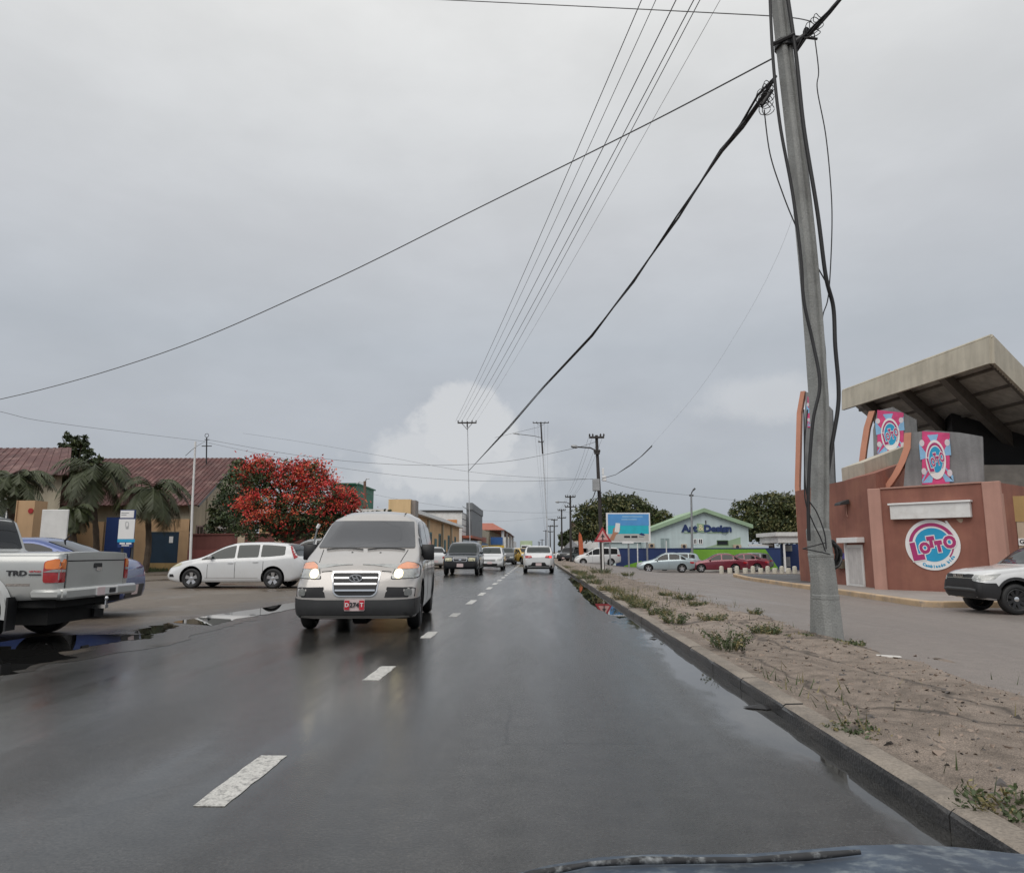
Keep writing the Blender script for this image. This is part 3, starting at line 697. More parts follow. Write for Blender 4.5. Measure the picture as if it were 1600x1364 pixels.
b = MB(); b.tube([(.0, -L2 - .16, .42), (.0, -L2 - .16, .50)], .02, 8); b.ball((0, -L2 - .16, .53), .032, 8); b.box((-.04, -L2 - .18, .40), (.04, -L2 + .4, .45)); b.build('tow_hitch', M_chrome, ct.root, smooth=.6)
for ya in (L2 - .85, L2 - 4.05):
    for sg in (-1, 1):
        fl = MB()
        ang = [radians(-8 + 196 * i / 20) for i in range(21)]
        R0 = .375 + .07; vs = []
        for a in ang:
            for (rr_, xx) in ((R0, .84), (R0 + .005, .945), (R0 + .06, .945), (R0 + .10, .885)):
                vs.append((sg * xx, ya + rr_ * cos(a), .395 + rr_ * sin(a)))
        fl.add(vs, [(i * 4 + j, i * 4 + j + 1, i * 4 + j + 5, i * 4 + j + 4) for i in range(20) for j in range(3)] + [(0, 1, 2, 3), (83, 82, 81, 80)])
        fl.build('wheel_arch_trim', paint('pale flare paint', (.52, .53, .53), .4), ct.root, smooth=.5)
for sg in (-1, 1):
    b = MB(); b.box((sg * .86 - .13, -L2 + .50, .20), (sg * .86 + .05, -L2 + .525, .60)); b.build('mud_flap', M_black, ct.root)
for sg, vw in ((-1, 'L'), (1, 'R')):
    b = MB(); ct.strip(b, vw, [(-L2 + .33, .745), (-L2 + .62, .745)], .03, .002); b.build('side_crease', M_grey, ct.root)
b = MB(); h = ct.hit('L', -L2 + .55, .885)[0]
b.text('TRD', .088, (h.x - .008, -L2 + .50, .885), (0, -1, 0), (0, 0, 1), .003, .004, 0, squash=1.45)
b.text('OFF ROAD', .030, (h.x - .008, -L2 + .275, .908), (0, -1, 0), (0, 0, 1), .0006, .004, 1)
b.box((h.x - .012, -L2 + .20, .862), (h.x - .008, -L2 + .35, .878), 0)
b.build('side_lettering', [M_ink, M_platered], ct.root)
b = MB(); b.tube([(-.42, -L2 + .95, .375), (.42, -L2 + .95, .375)], .05, 10); b.ball((0, -L2 + .95, .375), (.14, .15, .14), 8); b.tube([(.3, -L2 + 1.2, .42), (.32, -L2 + .2, .36)], .03, 8)
b.box((-.78, -L2 + .05, .46), (.78, L2 - .6, .56)); b.box((-.66, -L2 + .2, .24), (.66, -L2 + .78, .46)); b.box((-.60, -L2 + .78, .22), (.60, -L2 + 1.5, .46)); b.box((-.76, -L2 + 1.52, .20), (.76, L2 - .7, .46)); b.box((.30, -L2 + .14, .26), (.46, -L2 + .17, .50)); b.build('underside', M_under, ct.root, smooth=.6)  # low boxes added to block the blue car's reflection in the puddle
# ---- blue saloon behind it
hv = Vector((-.97, -.23, 0)).normalized()
cb = Car('sedan_car', 'periwinkle blue sedan half hidden behind the silver pickup', 'car', Vector((-7.42, 13.35, 0)) + hv * 2.2, radians(103.5), dict(SEDAN, top=[(d, z - (.08 if 1.9 < d < 3.7 else .02)) for d, z in SEDAN['top']]), P_blue)
cb.glass(M_glass); cb.wheels(M_rim, 5); L2 = cb.L2
lamp_pair(cb, 'B', rp([(.56, .70), (.76, .72), (.76, .93), (.60, .95)], .03), M_red, 'taillight', extra=lambda sg: [('R' if sg > 0 else 'L', rp([(-L2 + .12, .72), (-L2 + .42, .78), (-L2 + .42, .92), (-L2 + .14, .94)], .03))])
cb.plate('B', .47, None, .34, .17); cb.seams([1.5, 2.46, 3.4])
cb.panel('bumper_insert', M_black, [('B', rp([(-.5, .33), (.5, .33), (.56, .56), (-.56, .56)], .04))], .008)
h = cb.hit('T', 0, L2 - 3.2)
b = MB(); b.tube([h[0], h[0] + Vector((0, -.10, .12))], [.02, .008], 6); b.build('antenna', M_black, cb.root)
# ---- white estate car
cw = Car('estate_car', 'white station wagon parked side on by the maroon wall', 'car', (-9.62, 23.85, 0), pi / 2, WAGON, P_white, nst=80)
cw.glass(M_glassg, rail=.07); cw.wheels(M_rim, 5); cw.mirrors(1.5, 1.0, P_white); cw.seams([1.42, 2.30, 3.2], .32); L2 = cw.L2
lamp_pair(cw, 'F', rp([(.40, .64), (.60, .66), (.72, .68), (.70, .76), (.5, .745)], .03), M_lensy, 'headlight', extra=lambda sg: [('R' if sg > 0 else 'L', rp([(L2 - .12, .64), (L2 - .5, .72), (L2 - .56, .80), (L2 - .3, .77)], .03))])
for sg, vw in ((-1, 'L'), (1, 'R')):
    cw.panel('taillight', M_red, [(vw, rp([(-L2 + .30, .92), (-L2 + .21, .98), (-L2 + .40, 1.32), (-L2 + .48, 1.34)], .03))], .01, step=.05)
cw.panel('bumper_intake', M_black, [('F', rp([(-.5, .28), (.5, .28), (.55, .40), (-.55, .40)], .04)), ('L', rp([(L2 - .16, .36), (L2 - .34, .36), (L2 - .3, .45), (L2 - .16, .45)], .02)), ('R', rp([(L2 - .16, .36), (L2 - .34, .36), (L2 - .3, .45), (L2 - .16, .45)], .02))], .006)
for vw in 'LR':
    s_ = MB(); cw.strip(s_, vw, [(L2 - 1.35, .335), (L2 - 3.05, .335)], .012); s_.build('sill_seam', M_grey, cw.root)
# ---- white pickup by the terracotta building
ci = Car('pickup_truck', 'white pickup with black bumper and black rims at the right edge', 'pickup truck', (11.42 + 2.62, 20.3, -.45), pi / 2, TRUCK2, P_white, nst=90)
ci.glass(M_glassg, rail=.09); ci.wheels(M_dkrim, 9, M_chrome, tw=.27); ci.mirrors(1.85, 1.27, P_white, (.12, .08, .10), .14); ci.seams([1.55, 2.54, 3.6]); L2 = ci.L2
b = MB()
ci.dec(b, 'F', rp([(-.84, .42), (.84, .42), (.86, .80), (.60, .86), (-.60, .86), (-.86, .80)], .04), .02)
for vw in 'LR': ci.dec(b, vw, [(L2 - .10, .44), (L2 - .46, .40), (L2 - .52, .62), (L2 - .42, .80), (L2 - .12, .80)], .02)
bo = b.build('bumper', M_black, ci.root, smooth=.6)
b = MB(); b.tube([(-.72, L2 - .02, .60), (-.5, L2 + .03, .62), (.5, L2 + .03, .62), (.72, L2 - .02, .60)], .05, 10); b.build('bumper_bar', M_dkgrey, bo, smooth=.8)
ci.panel('grille', M_black, [('F', rp([(-.56, .84), (.56, .84), (.60, 1.01), (-.60, 1.01)], .03))], .022)
t = MB(); h = ci.hit('F', 0, .955)[0]; t.text('ISUZU', .12, (0, h.y + .035, .968), (-1, 0, 0), (0, 0, 1), .006, .01, squash=1.35); t.build('grille_lettering', M_chrome, ci.root)
t = MB(); ci.dec(t, 'F', [(-.58, .90), (.58, .90), (.58, .925), (-.58, .925)], .03); t.build('grille_bar', M_chrome, ci.root)
lamp_pair(ci, 'F', rp([(.58, .86), (.80, .84), (.86, 1.0), (.62, 1.0)], .03), M_lens, 'headlight', extra=lambda sg: [('R' if sg > 0 else 'L', rp([(L2 - .12, .84), (L2 - .40, .90), (L2 - .60, 1.04), (L2 - .2, 1.0)], .03))])
ci.plate('F', .52, None, .30, .16, 0)
for vw in 'LR':
    b = MB(); ya = L2 - .92
    out = [(ya + (.54) * cos(radians(a)), .415 + .54 * sin(radians(a))) for a in range(-5, 186, 10)]; inn = [(ya + .475 * cos(radians(a)), .415 + .475 * sin(radians(a))) for a in range(185, -6, -10)]
    ci.dec(b, vw, out + inn, .02)
    b.build('wheel_arch_trim', M_black, ci.root, smooth=.6)
# ---- traffic and parked cars further off
def plain(name, label, cat, loc, rz, sp, pt, gl=M_glass, rim=M_rim, front=True, rear=True, tail=M_red, hl=M_lens, group=None, mirror=True, bumper=None, n=44, plates=True):
    c = Car(name, label, cat, loc, rz, sp, pt, group, nst=n)
    c.glass(gl); c.wheels(rim, 5)
    w = c.sp['wr']; L2 = c.L2; k = c.top(L2 - .1)
    if mirror: c.mirrors(c.sp['ws'][0] + .18, c.belt(L2 - c.sp['ws'][0]) + .10, pt)
    if front:
        lamp_pair(c, 'F', rp([(.42, k - .10), (.74, k - .12), (.76, k + .0), (.46, k - .0)], .03), hl, 'headlight', extra=lambda sg: [('R' if sg > 0 else 'L', rp([(L2 - .14, k - .1), (L2 - .42, k - .03), (L2 - .46, k + .05), (L2 - .2, k + .03)], .03))])
        c.panel('grille', M_black, [('F', rp([(-.36, k - .12), (.36, k - .12), (.38, k - .02), (-.38, k - .02)], .02)), ('F', rp([(-.45, .27), (.45, .27), (.5, .42), (-.5, .42)], .03))], .007)
        if plates: c.plate('F', .46, None, .30, .14)
    if rear:
        zb = c.belt(-L2 + .3)
        lamp_pair(c, 'B', rp([(.44, zb - .18), (.70, zb - .18), (.72, zb - .02), (.46, zb - .03)], .03), tail, 'taillight', extra=lambda sg: [('R' if sg > 0 else 'L', rp([(-L2 + .10, zb - .18), (-L2 + .36, zb - .14), (-L2 + .38, zb - .02), (-L2 + .12, zb - .02)], .03))])
        if plates: c.plate('B', .50, None, .32, .15)
    if bumper:
        b = MB()
        for q in bumper: c.dec(b, q[0], q[1], .012)
        b.build('bumper', M_black, c.root, smooth=.6)
    c.seams([c.sp['win'][0][1] + .04, c.sp['win'][1][1] + .03], handle=False)
    return c
ca = plain('sedan_car', 'white sedan driving ahead in our lane with brake lamp lit', 'car', (.12, 42.1, 0), 0, dict(SEDAN, tum=.30), P_white, M_glassg, rear=False, plates=False, bumper=[('B', rp([(-.72, .31), (.72, .31), (.74, .42), (.42, .44), (.34, .58), (-.34, .58), (-.42, .44), (-.74, .42)], .03))])
tl = rp([(.34, .83), (.72, .80), (.74, .93), (.40, .95)], .03)
for sg in (1, -1):
    t = ca.panel('taillight', M_red, [('B', tl if sg == 1 else mirx(tl))], .012, step=.06)
    if sg == 1: ca.panel('lit_bulb', M_litr, [('B', circ(.64, .87, .06))], .018, parent=t, step=.06)
pl = ca.plate('B', .48, None, .32, .15, 0, False, .022)
t = MB(); h = ca.hit('T', 0, -ca.L2 + 1.5)[0]; t.tube([h, h + Vector((0, -.05, .25))], .012, 6); t.build('antenna', M_black, ca.root)
cs = plain('suv_car', 'dark suv with black bumper coming towards us behind the silver van', 'car', (-3.75, 38.2, 0), pi, dict(SUV, top=[(d, z - .06) for d, z in SUV['top']]), P_black, M_glassg, front=False, bumper=[('F', rp([(-.80, .34), (.80, .34), (.82, .66), (-.82, .66)], .03))])
lamp_pair(cs, 'F', rp([(.40, .70), (.74, .70), (.74, .84), (.42, .85)], .03), M_lensy, 'headlight')
g_ = cs.panel('grille', M_chrome, [('F', rp([(-.33, .67), (.33, .67), (.36, .87), (-.36, .87)], .05))], .014)
cs.panel('grille_mesh', M_black, [('F', rp([(-.30, .70), (.30, .70), (.33, .84), (-.33, .84)], .04))], .02, parent=g_)
t = MB(); cs.dec(t, 'F', circ(0, .77, .07, 16, .035), .03); t.build('emblem', M_chrome, g_)
cs.plate('F', .50, None, .32, .16, 0, False, .03)
plain('sedan_car', 'white sedan following the dark suv in the oncoming lane', 'car', (-2.95, 48.5, 0), pi, SEDAN, P_white, M_glassg)
plain('hatchback_car', 'dark grey hatchback in the oncoming lane behind a white sedan', 'car', (-2.75, 68, 0), pi - .05, HATCH, P_dgrey, M_glassg)
plain('sedan_car', 'dark car waiting at the left behind the oncoming white sedan', 'car', (-4.9, 74, 0), pi, SEDAN, P_dgrey, n=30)
plain('hatchback_car', 'white hatchback far along the oncoming lane', 'car', (-3.4, 90, 0), pi, HATCH, P_white, n=30)
plain('suv_car', 'white suv far along the road before the box truck', 'car', (-2.6, 103, 0), pi, SUV, P_white, n=30)
plain('hatchback_car', 'yellow taxi turning across the road beside the white sedan ahead', 'car', (-1.15, 71, 0), radians(205), HATCH, P_taxi, n=36)
plain('sedan_car', 'white car parked at the left between the silver van and the dark suv', 'car', (-7.4, 52, 0), .25, SEDAN, P_white, n=36)
plain('suv_car', 'grey car parked behind the white station wagon', 'car', (-9.1, 30.2, 0), pi / 2 + .05, dict(SUV, L=4.5), P_grey, n=40)
zr = -.45
plain('minivan', 'white minivan parked before the navy wall under the billboard', 'minivan', (6.2, 75, -.2), pi / 2, dict(MINIVAN), P_white)
plain('sedan_car', 'pale ice blue sedan parked beside the navy wall', 'car', (10.2, 58.5, zr), pi / 2 - .12, dict(SEDAN, top=[(d, z + (.05 if 1.5 < d < 4 else .02)) for d, z in SEDAN['top']]), P_ice, M_glass)
plain('hatchback_car', 'silver hatchback hidden behind the pale ice blue sedan', 'car', (12.0, 63, zr), pi / 2 - .12, HATCH, P_ice, n=30)
plain('sedan_car', 'maroon sedan nearest the white bollards', 'car', (14.35, 58.6, zr), pi / 2 - .15, SEDAN, P_maroon)
plain('sedan_car', 'second maroon sedan behind the nearest maroon one', 'car', (16.9, 61.5, zr), pi / 2 - .15, SEDAN, P_maroon)
plain('hatchback_car', 'grey hatchback last in the row of cars by the lime green wall', 'car', (18.6, 65, zr), pi / 2 - .15, HATCH, P_grey)
plain('suv_car', 'white suv parked on the far right roadside by the tent', 'car', (4.6, 95, 0), pi / 2, SUV, P_white, n=30)
plain('suv_car', 'dark suv parked on the far right roadside before the tent', 'car', (3.9, 85, 0), pi - .4, SUV, P_dgrey, n=30)
plain('sedan_car', 'silver car parked furthest off on the right roadside', 'car', (4.2, 120, 0), pi - .2, SEDAN, P_ice, n=30)
# box truck at the end of the road
t = thing('box_truck', 'pale green and white box truck at the far end of the road', 'truck', (-1.9, 140, 0), pi)
b = MB(); b.box((-1.15, -3.6, .9), (1.15, 1.5, 3.2)); b.build('cargo_box', paint('pale green box', (.42, .5, .33)), t, bevel=.03)
b = MB(); b.hexa([(-1, 1.5, .5), (1, 1.5, .5), (1, 3.3, .5), (-1, 3.3, .5), (-.95, 1.5, 2.4), (.95, 1.5, 2.4), (.95, 2.9, 2.4), (-.95, 2.9, 2.4)]); b.build('cab', P_white, t, bevel=.06)
b = MB(); b.hexa([(-.85, 3.03, 1.45), (.85, 3.03, 1.45), (.85, 3.15, 1.45), (-.85, 3.15, 1.45), (-.82, 2.85, 2.2), (.82, 2.85, 2.2), (.82, 2.99, 2.2), (-.82, 2.99, 2.2)]); b.build('windshield', M_glass, t)
for y in (2.4, -2.4):
    for sg in (-1, 1):
        b = MB(); b.lathe([(-.13, .2), (-.13, .4), (.13, .4), (.13, .2)], 18, 'x', (sg * .95, y, .42)); b.build('wheel', M_tyre, t, smooth=.7)
b = MB(); b.box((-.8, -3.5, .5), (.8, 1.5, .9)); b.build('chassis', M_under, t)
# front of the car the photograph was taken from
t = thing('car_front', 'worn grey blue bonnet of our own car along the bottom edge', 'car', (.55, .95, 0))
b = MB(); nx, ny = 24, 12; vs = []
hood = lambda u, v: Vector(((u - .5) * 1.95 * (1 - .06 * v), -.42 + .66 * v - .30 * abs(u - .5) ** 2.2 * v, .765 - .11 * abs(2 * (u - .5)) ** 2.6 - .055 * v * v - .012 * (1 - v) + .006 * cos((u - .5) * 24)))
vs = [hood(i / nx, j / ny) for j in range(ny + 1) for i in range(nx + 1)]
fs = [(j * (nx + 1) + i, j * (nx + 1) + i + 1, (j + 1) * (nx + 1) + i + 1, (j + 1) * (nx + 1) + i) for j in range(ny) for i in range(nx)]
rim_ = [i for i in range(nx + 1)] + [(j + 1) * (nx + 1) - 1 for j in range(1, ny + 1)] + [ny * (nx + 1) + i for i in range(nx - 1, -1, -1)] + [j * (nx + 1) for j in range(ny - 1, 0, -1)]
n0 = len(vs); vs += [Vector((vs[i].x, vs[i].y, .32)) for i in rim_]; k = len(rim_)
fs += [(rim_[i], rim_[(i + 1) % k], n0 + (i + 1) % k, n0 + i) for i in range(k)] + [list(range(n0, n0 + k))]
b.add(vs, fs); b.build('bonnet', mat('chalky blue grey paint', (.055, .075, .105), .5, var=.4, vs=6, stain=((.20, .23, .25), 30, .8), coat=0., spec=.3), t, smooth=.7)
b = MB()
b.tube([hood(.03 + .42 * i / 10, .90) + Vector((0, .0, .008)) for i in range(11)], [.0035 + .0025 * sin(i * 1.9) ** 2 for i in range(11)], 8)
b.build('bonnet_seal', mat('perished rubber', (.03, .031, .034), .7, var=.4, vs=30, stain=((.33, .35, .36), 45, .8)), t, smooth=.9)
# ------------------------------------------------------------------ ground, road, kerbs, water
def grid(x0, x1, y0, y1, nx, ny, zf):
    b = MB()
    xs = [x0 + (x1 - x0) * i / nx for i in range(nx + 1)]; ys = [y0 + (y1 - y0) * j / ny for j in range(ny + 1)]
    b.add([(x, y, zf(x, y)) for y in ys for x in xs], [(j * (nx + 1) + i, j * (nx + 1) + i + 1, (j + 1) * (nx + 1) + i + 1, (j + 1) * (nx + 1) + i) for j in range(ny) for i in range(nx)])
    return b
KX = 1.72                                # kerb face
def zright(x): return .05 if x < 4.2 else (.05 - .50 * sst((x - 4.2) / 6.3))
b = MB(); b.add([(-3000, -200, -.62), (3000, -200, -.62), (3000, 4500, -.62), (-3000, 4500, -.62)], [(0, 1, 2, 3)])
setting(b, 'ground', M_ground)
b = grid(-5.6, KX, -30, 420, 1, 60, lambda x, y: 0)
setting(b, 'road', M_road)
b = MB(); rnd = random.Random(41); ee = []; y = -30.
while y < 420: ee.append((-4.85 + .16 * sin(y * .8) + .1 * sin(y * 2.1 + 1) + rnd.uniform(-.10, .10), y)); y += .22 if y < 40 else 4
b.add([(-60, p[1], .003) for p in ee] + [(p[0], p[1], .003) for p in ee], [(i, len(ee) + i, len(ee) + i + 1, i + 1) for i in range(len(ee) - 1)])
setting(b, 'parking_lot', M_lot)
b = grid(3.55, 70, -30, 420, 44, 30, lambda x, y: zright(x) + .0)
setting(b, 'side_road', M_side, smooth=1.)
def hz(x, y): return -.022 * sst(1 - abs(x - 2.25 - .12 * sin(y * .5)) / .28) - .020 * sst(1 - abs(x - 3.2 - .15 * sin(y * .33 + 1)) / .22) + .006 * sin(x * 17 - y * 5) + .012 * sin(x * 3.1 + y * 1.7) + .014 * sin(y * 2.3 - x * 4) + .01 * sin(y * .7) + .006 * sin(x * 11 + y * 7)
b = grid(KX + .155, 4.25, -12, 90, 40, 900, lambda x, y: .088 + hz(x, y) * sst((x - KX - .15) * 3) - (.07 * sst((x - 3.55) / .5)))
setting(b, 'verge', M_verge, smooth=1.)
b = grid(KX + .155, 4.25, 90, 420, 1, 10, lambda x, y: .05)
setting(b, 'far_verge', M_verge)
def kerb(path, w, h, name, mtop, mface, z0=0.):          # face on the left of the walking direction
    b = MB(); path = [Vector(p) for p in path]; rows = []
    for i, p in enumerate(path):
        t = (path[min(i + 1, len(path) - 1)] - path[max(i - 1, 0)]); t.z = 0; t.normalize(); nrm = Vector((t.y, -t.x, 0))
        rows.append([p + Vector((0, 0, z0 - .1)), p + Vector((0, 0, z0 + h - .03)), p + nrm * .008 + Vector((0, 0, z0 + h - .008)), p + nrm * .03 + Vector((0, 0, z0 + h)), p + nrm * w + Vector((0, 0, z0 + h)), p + nrm * w + Vector((0, 0, z0 - .1))])
    vs = [q for r in rows for q in r]
    for i in range(len(path) - 1):
        for j in range(5):
            n = len(b.v)
            b.add([rows[i][j], rows[i + 1][j], rows[i + 1][j + 1], rows[i][j + 1]], [(0, 1, 2, 3)], 1 if j < 2 else 0)
    b.add([rows[0][j] for j in range(6)], [(0, 1, 2, 3, 4, 5)]); b.add([rows[-1][j] for j in range(6)], [(5, 4, 3, 2, 1, 0)])
    return setting(b, name, [mtop, mface], smooth=None)
rk = random.Random(3); b = MB(); y = -12.          # kerb of separate cast stones, each set a little out of line
while y < 120:
    L_ = rk.uniform(.85, 1.1) if y < 40 else 6; g = .006 if y < 40 else 0; dx = rk.uniform(-.006, .006); dz = rk.uniform(-.006, .006); ch = [rk.uniform(-.004, .004) for q in range(5)]
    w0, h0 = .15, .095; n = 4; rows = []
    for i in range(n + 1):
        yy = y + g + (L_ - 2 * g) * i / n; e = ch[i] if 0 < i < n else -.006 * (rk.random() < .5); x = KX + dx
        rows.append([(x, yy, -.1), (x - ch[i], yy, h0 - .03 + dz), (x + .007 - e, yy, h0 - .008 + dz + e), (x + .028, yy, h0 + dz + e * .5), (x + w0, yy, h0 + dz), (x + w0, yy, -.1)])
    for i in range(n):
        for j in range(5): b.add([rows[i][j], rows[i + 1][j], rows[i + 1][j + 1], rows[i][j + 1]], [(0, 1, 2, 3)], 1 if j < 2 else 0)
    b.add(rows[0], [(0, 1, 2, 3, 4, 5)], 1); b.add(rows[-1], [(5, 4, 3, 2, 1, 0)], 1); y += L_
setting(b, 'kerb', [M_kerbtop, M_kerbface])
# dashes of the centre line, each a countable painted mark
dash = [(1182, 1260), (1040, 1062), (987, 996), (958, 964), (941, 945)]
ys = [G(380, q, 0).y for q in (1262, 1180)]
cx = G(377, 1220).x
y0, dl = G(350, 1260).y, 1.15
period = 3.86; yy = G(593, 1062).y - 0
marks = [(G(350, 1260).y, G(440, 1181).y), (G(590, 1063).y, G(600, 1041).y), (G(668, 997).y, G(676, 987).y), (G(708, 964).y, G(714, 958).y)]
step = (marks[3][0] - marks[1][0]) / 2; yk = marks[3][0]
for i in range(40):
    yk += step; marks.append((yk, yk + 1.35))
first = None
for i, (a, c) in enumerate(marks):
    b = MB(); x = cx - .0
    rj = random.Random(i); nn_ = 10 if i < 6 else 3; jj = .006 if i < 6 else 0
    L_ = [(x - .075 + rj.uniform(-jj, jj), a + (c - a) * k / nn_) for k in range(nn_ + 1)]; R_ = [(x + .075 + rj.uniform(-jj, jj), a + (c - a) * k / nn_) for k in range(nn_ + 1)]
    b.prism([(p, q, .001) for p, q in L_] + [(p, q, .001) for p, q in R_[::-1]], (0, 0, .003))
    nm = 'second' if i == 1 else 'x'
    lab = ['large white centre line dash nearest to us, worn at its edges', 'white centre line dash second nearest to us', 'white centre line dash level with the van front wheel', 'short looking white dash fourth from us'][i] if i < 4 else 'small white centre line dash further up the road'
    solo(b, 'lane_dash', M_line, lab, 'road marking', 'dashes of the centre line')
# puddles
def blob(pts, name, z, jit=.07, sub=7, seed=1):
    random.seed(seed); P = [Vector((p[0], p[1], 0)) for p in pts]; out = []
    for i, p in enumerate(P):
        q = P[(i + 1) % len(P)]
        for j in range(sub):
            t = j / sub; c = p.lerp(q, t); d = (q - p); nn = Vector((-d.y, d.x, 0)).normalized()
            out.append(c + nn * (random.uniform(-1, 1) * jit * min(1, d.length)) if j else c)
    b = MB(); b.add([(p.x, p.y, z) for p in out], [list(range(len(out)))])
    me = setting(b, name, M_water)
    bm = bmesh.new(); bm.from_mesh(me.data); bmesh.ops.triangulate(bm, faces=bm.faces); bm.normal_update()
    for f in bm.faces:
        if f.normal.z < 0: f.normal_flip()
    bm.to_mesh(me.data); bm.free()
def pud(px, z=.0, **k): blob([G(a, c, z) for a, c in px], 'puddle', z, **k)
pud([(270, 972), (330, 961), (400, 951), (466, 940), (480, 946), (440, 955), (400, 962), (372, 966), (330, 977)], .006, jit=.035, seed=2)
pud([(0, 1003), (60, 994), (140, 991), (236, 990), (238, 997), (190, 1001), (150, 1008), (90, 1019), (122, 1027), (60, 1036), (0, 1058), (-160, 1075), (-300, 1060), (-150, 1010)], .006, jit=.07, seed=5)
pud([(205, 985), (262, 973), (278, 977), (262, 986), (225, 992)], .006, jit=.1, seed=9)
pud([(893, 899), (905, 908), (925, 923), (950, 940), (985, 962), (968, 966), (940, 954), (915, 936), (900, 920), (888, 905)], .0015, jit=.05, seed=4)
# raised pavement with ochre kerb by the terracotta building, dark apron behind it
ZR = -.45
ky = [G(1480, 951, ZR), G(1440, 948, ZR), G(1360, 936, ZR), G(1297, 926, ZR), G(1230, 916, ZR), G(1165, 906, ZR), G(1146, 901, ZR)]
far = ky[-1]
path = [Vector((19.5, ky[1].y - .4, 0)), Vector((ky[1].x + .5, ky[1].y - .25, 0)), Vector((ky[1].x, ky[1].y, 0))] + [Vector((p.x, p.y, 0)) for p in ky[2:]] + [Vector((far.x + .3, far.y + 1.2, 0)), Vector((far.x + 1.5, far.y + 1.7, 0)), Vector((19, far.y + 1.2, 0))]
path = [Vector((p.x, p.y, ZR)) for p in path][::-1]
path = path[::-1]
kerb(path, .28, .17, 'pavement_kerb', M_ykerb, M_ykerb)
b = MB(); pp = [Vector((p.x, p.y, ZR + .155)) for p in path]
ins = []
for i, p in enumerate(pp):
    t = (pp[min(i + 1, len(pp) - 1)] - pp[max(i - 1, 0)]).normalized(); ins.append(p + Vector((t.y, -t.x, 0)) * .2)
k = [i for i, p in enumerate(pp) if p.y < 37.5]
lo = ins[:max(k) + 1]; hi = ins[max(k):]
b.add(lo + [Vector((19.5, lo[-1].y, ZR + .155))], [list(range(len(lo) + 1))]); setting(b, 'pavement', M_grey)
b = MB(); b.add(hi + [Vector((19.5, hi[0].y, ZR + .155))], [list(range(len(hi) + 1))]); setting(b, 'apron', M_apron)
# ------------------------------------------------------------------ sky and light
w = bpy.data.worlds.new('World'); S.world = w; w.use_nodes = True
N = w.node_tree.nodes; L = w.node_tree.links
bg = N['Background']; bg.inputs['Strength'].default_value = .1
sky = N.new('ShaderNodeTexSky'); sky.sky_type = 'NISHITA'; sky.sun_disc = False
SUN_EL, SUN_AZ = radians(52), radians(205)             # behind us, a little to the left
sky.sun_elevation = SUN_EL; sky.sun_rotation = SUN_AZ; sky.dust_density = 3
tc = N.new('ShaderNodeTexCoord')
def mp(src, a, c, d, e, smooth=True):
    r = N.new('ShaderNodeMapRange'); r.interpolation_type = 'SMOOTHSTEP' if smooth else 'LINEAR'
    for i, q in enumerate((a, c, d, e)): r.inputs[i + 1].default_value = q
    L.new(src, r.inputs[0]); return r.outputs[0]
def mth(op, a, c=0.):
    x = N.new('ShaderNodeMath'); x.operation = op
    for i, q in enumerate((a, c)):
        if isinstance(q, (int, float)): x.inputs[i].default_value = q
        else: L.new(q, x.inputs[i])
    return x.outputs[0]
def nz_(scale, detail, st=(1, 1, 1), rough=.5):
    m = N.new('ShaderNodeMapping'); m.inputs['Scale'].default_value = st; L.new(tc.outputs['Generated'], m.inputs[0])
    n = N.new('ShaderNodeTexNoise'); n.inputs['Scale'].default_value = scale; n.inputs['Detail'].default_value = detail; n.inputs['Roughness'].default_value = rough
    L.new(m.outputs[0], n.inputs['Vector']); return n.outputs[0]
sep = N.new('ShaderNodeSeparateXYZ'); L.new(tc.outputs['Generated'], sep.inputs[0])
el = sep.outputs['Z']
cr = N.new('ShaderNodeValToRGB'); L.new(el, cr.inputs[0])
e = cr.color_ramp.elements
SKYC = [(0.0, (.37, .41, .455)), (.06, (.415, .45, .495)), (.16, (.475, .505, .55)), (.27, (.49, .525, .57)), (.40, (.595, .615, .645)), (.50, (.66, .675, .69)), (.63, (.80, .805, .80)), (1.0, (.86, .86, .85))]
e[0].position, e[0].color = SKYC[0][0], (*SKYC[0][1], 1); e[1].position, e[1].color = SKYC[-1][0], (*SKYC[-1][1], 1)
for p, c in SKYC[1:-1]:
    q = e.new(p); q.color = (*c, 1)
def scale(csrc, fsrc):
    x = N.new('ShaderNodeVectorMath'); x.operation = 'SCALE'; L.new(csrc, x.inputs[0])
    if isinstance(fsrc, (int, float)): x.inputs['Scale'].default_value = fsrc
    else: L.new(fsrc, x.inputs['Scale'])
    return x.outputs[0]
soft = mth('ADD', mth('MULTIPLY', nz_(2.1, 6, (1, 1, 2.6), .5), .6), mth('MULTIPLY', nz_(6.5, 6, (1, 1, 2.2), .55), .4))
cloud = scale(cr.outputs[0], mp(soft, .32, .70, .93, 1.06))
def heap(px, py, rx, ry, amt, edge, seed):               # a paler cumulus bank in a given direction of the sky
    d = ray(px, py).normalized(); rt = Vector((d.y, -d.x, 0)).normalized(); up = rt.cross(d)
    def dot(v):
        x = N.new('ShaderNodeVectorMath'); x.operation = 'DOT_PRODUCT'; L.new(tc.outputs['Generated'], x.inputs[0]); x.inputs[1].default_value = v; return x.outputs['Value']
    a = mth('DIVIDE', dot(rt), rx / F); c = mth('DIVIDE', dot(up), ry / F)
    r = mth('SQRT', mth('ADD', mth('MULTIPLY', a, a), mth('MULTIPLY', c, c)))
    r = mth('ADD', r, mth('MULTIPLY', mth('SUBTRACT', nz_(15 + seed * 2, 9, (1, 1, 1), .62), .5), 1.15))
    front = mp(dot(d), 0, .3, 0, 1)
    return mth('MULTIPLY', mth('MULTIPLY', mp(r, 1 - edge, 1, 1, 0), front), amt)
fac = None
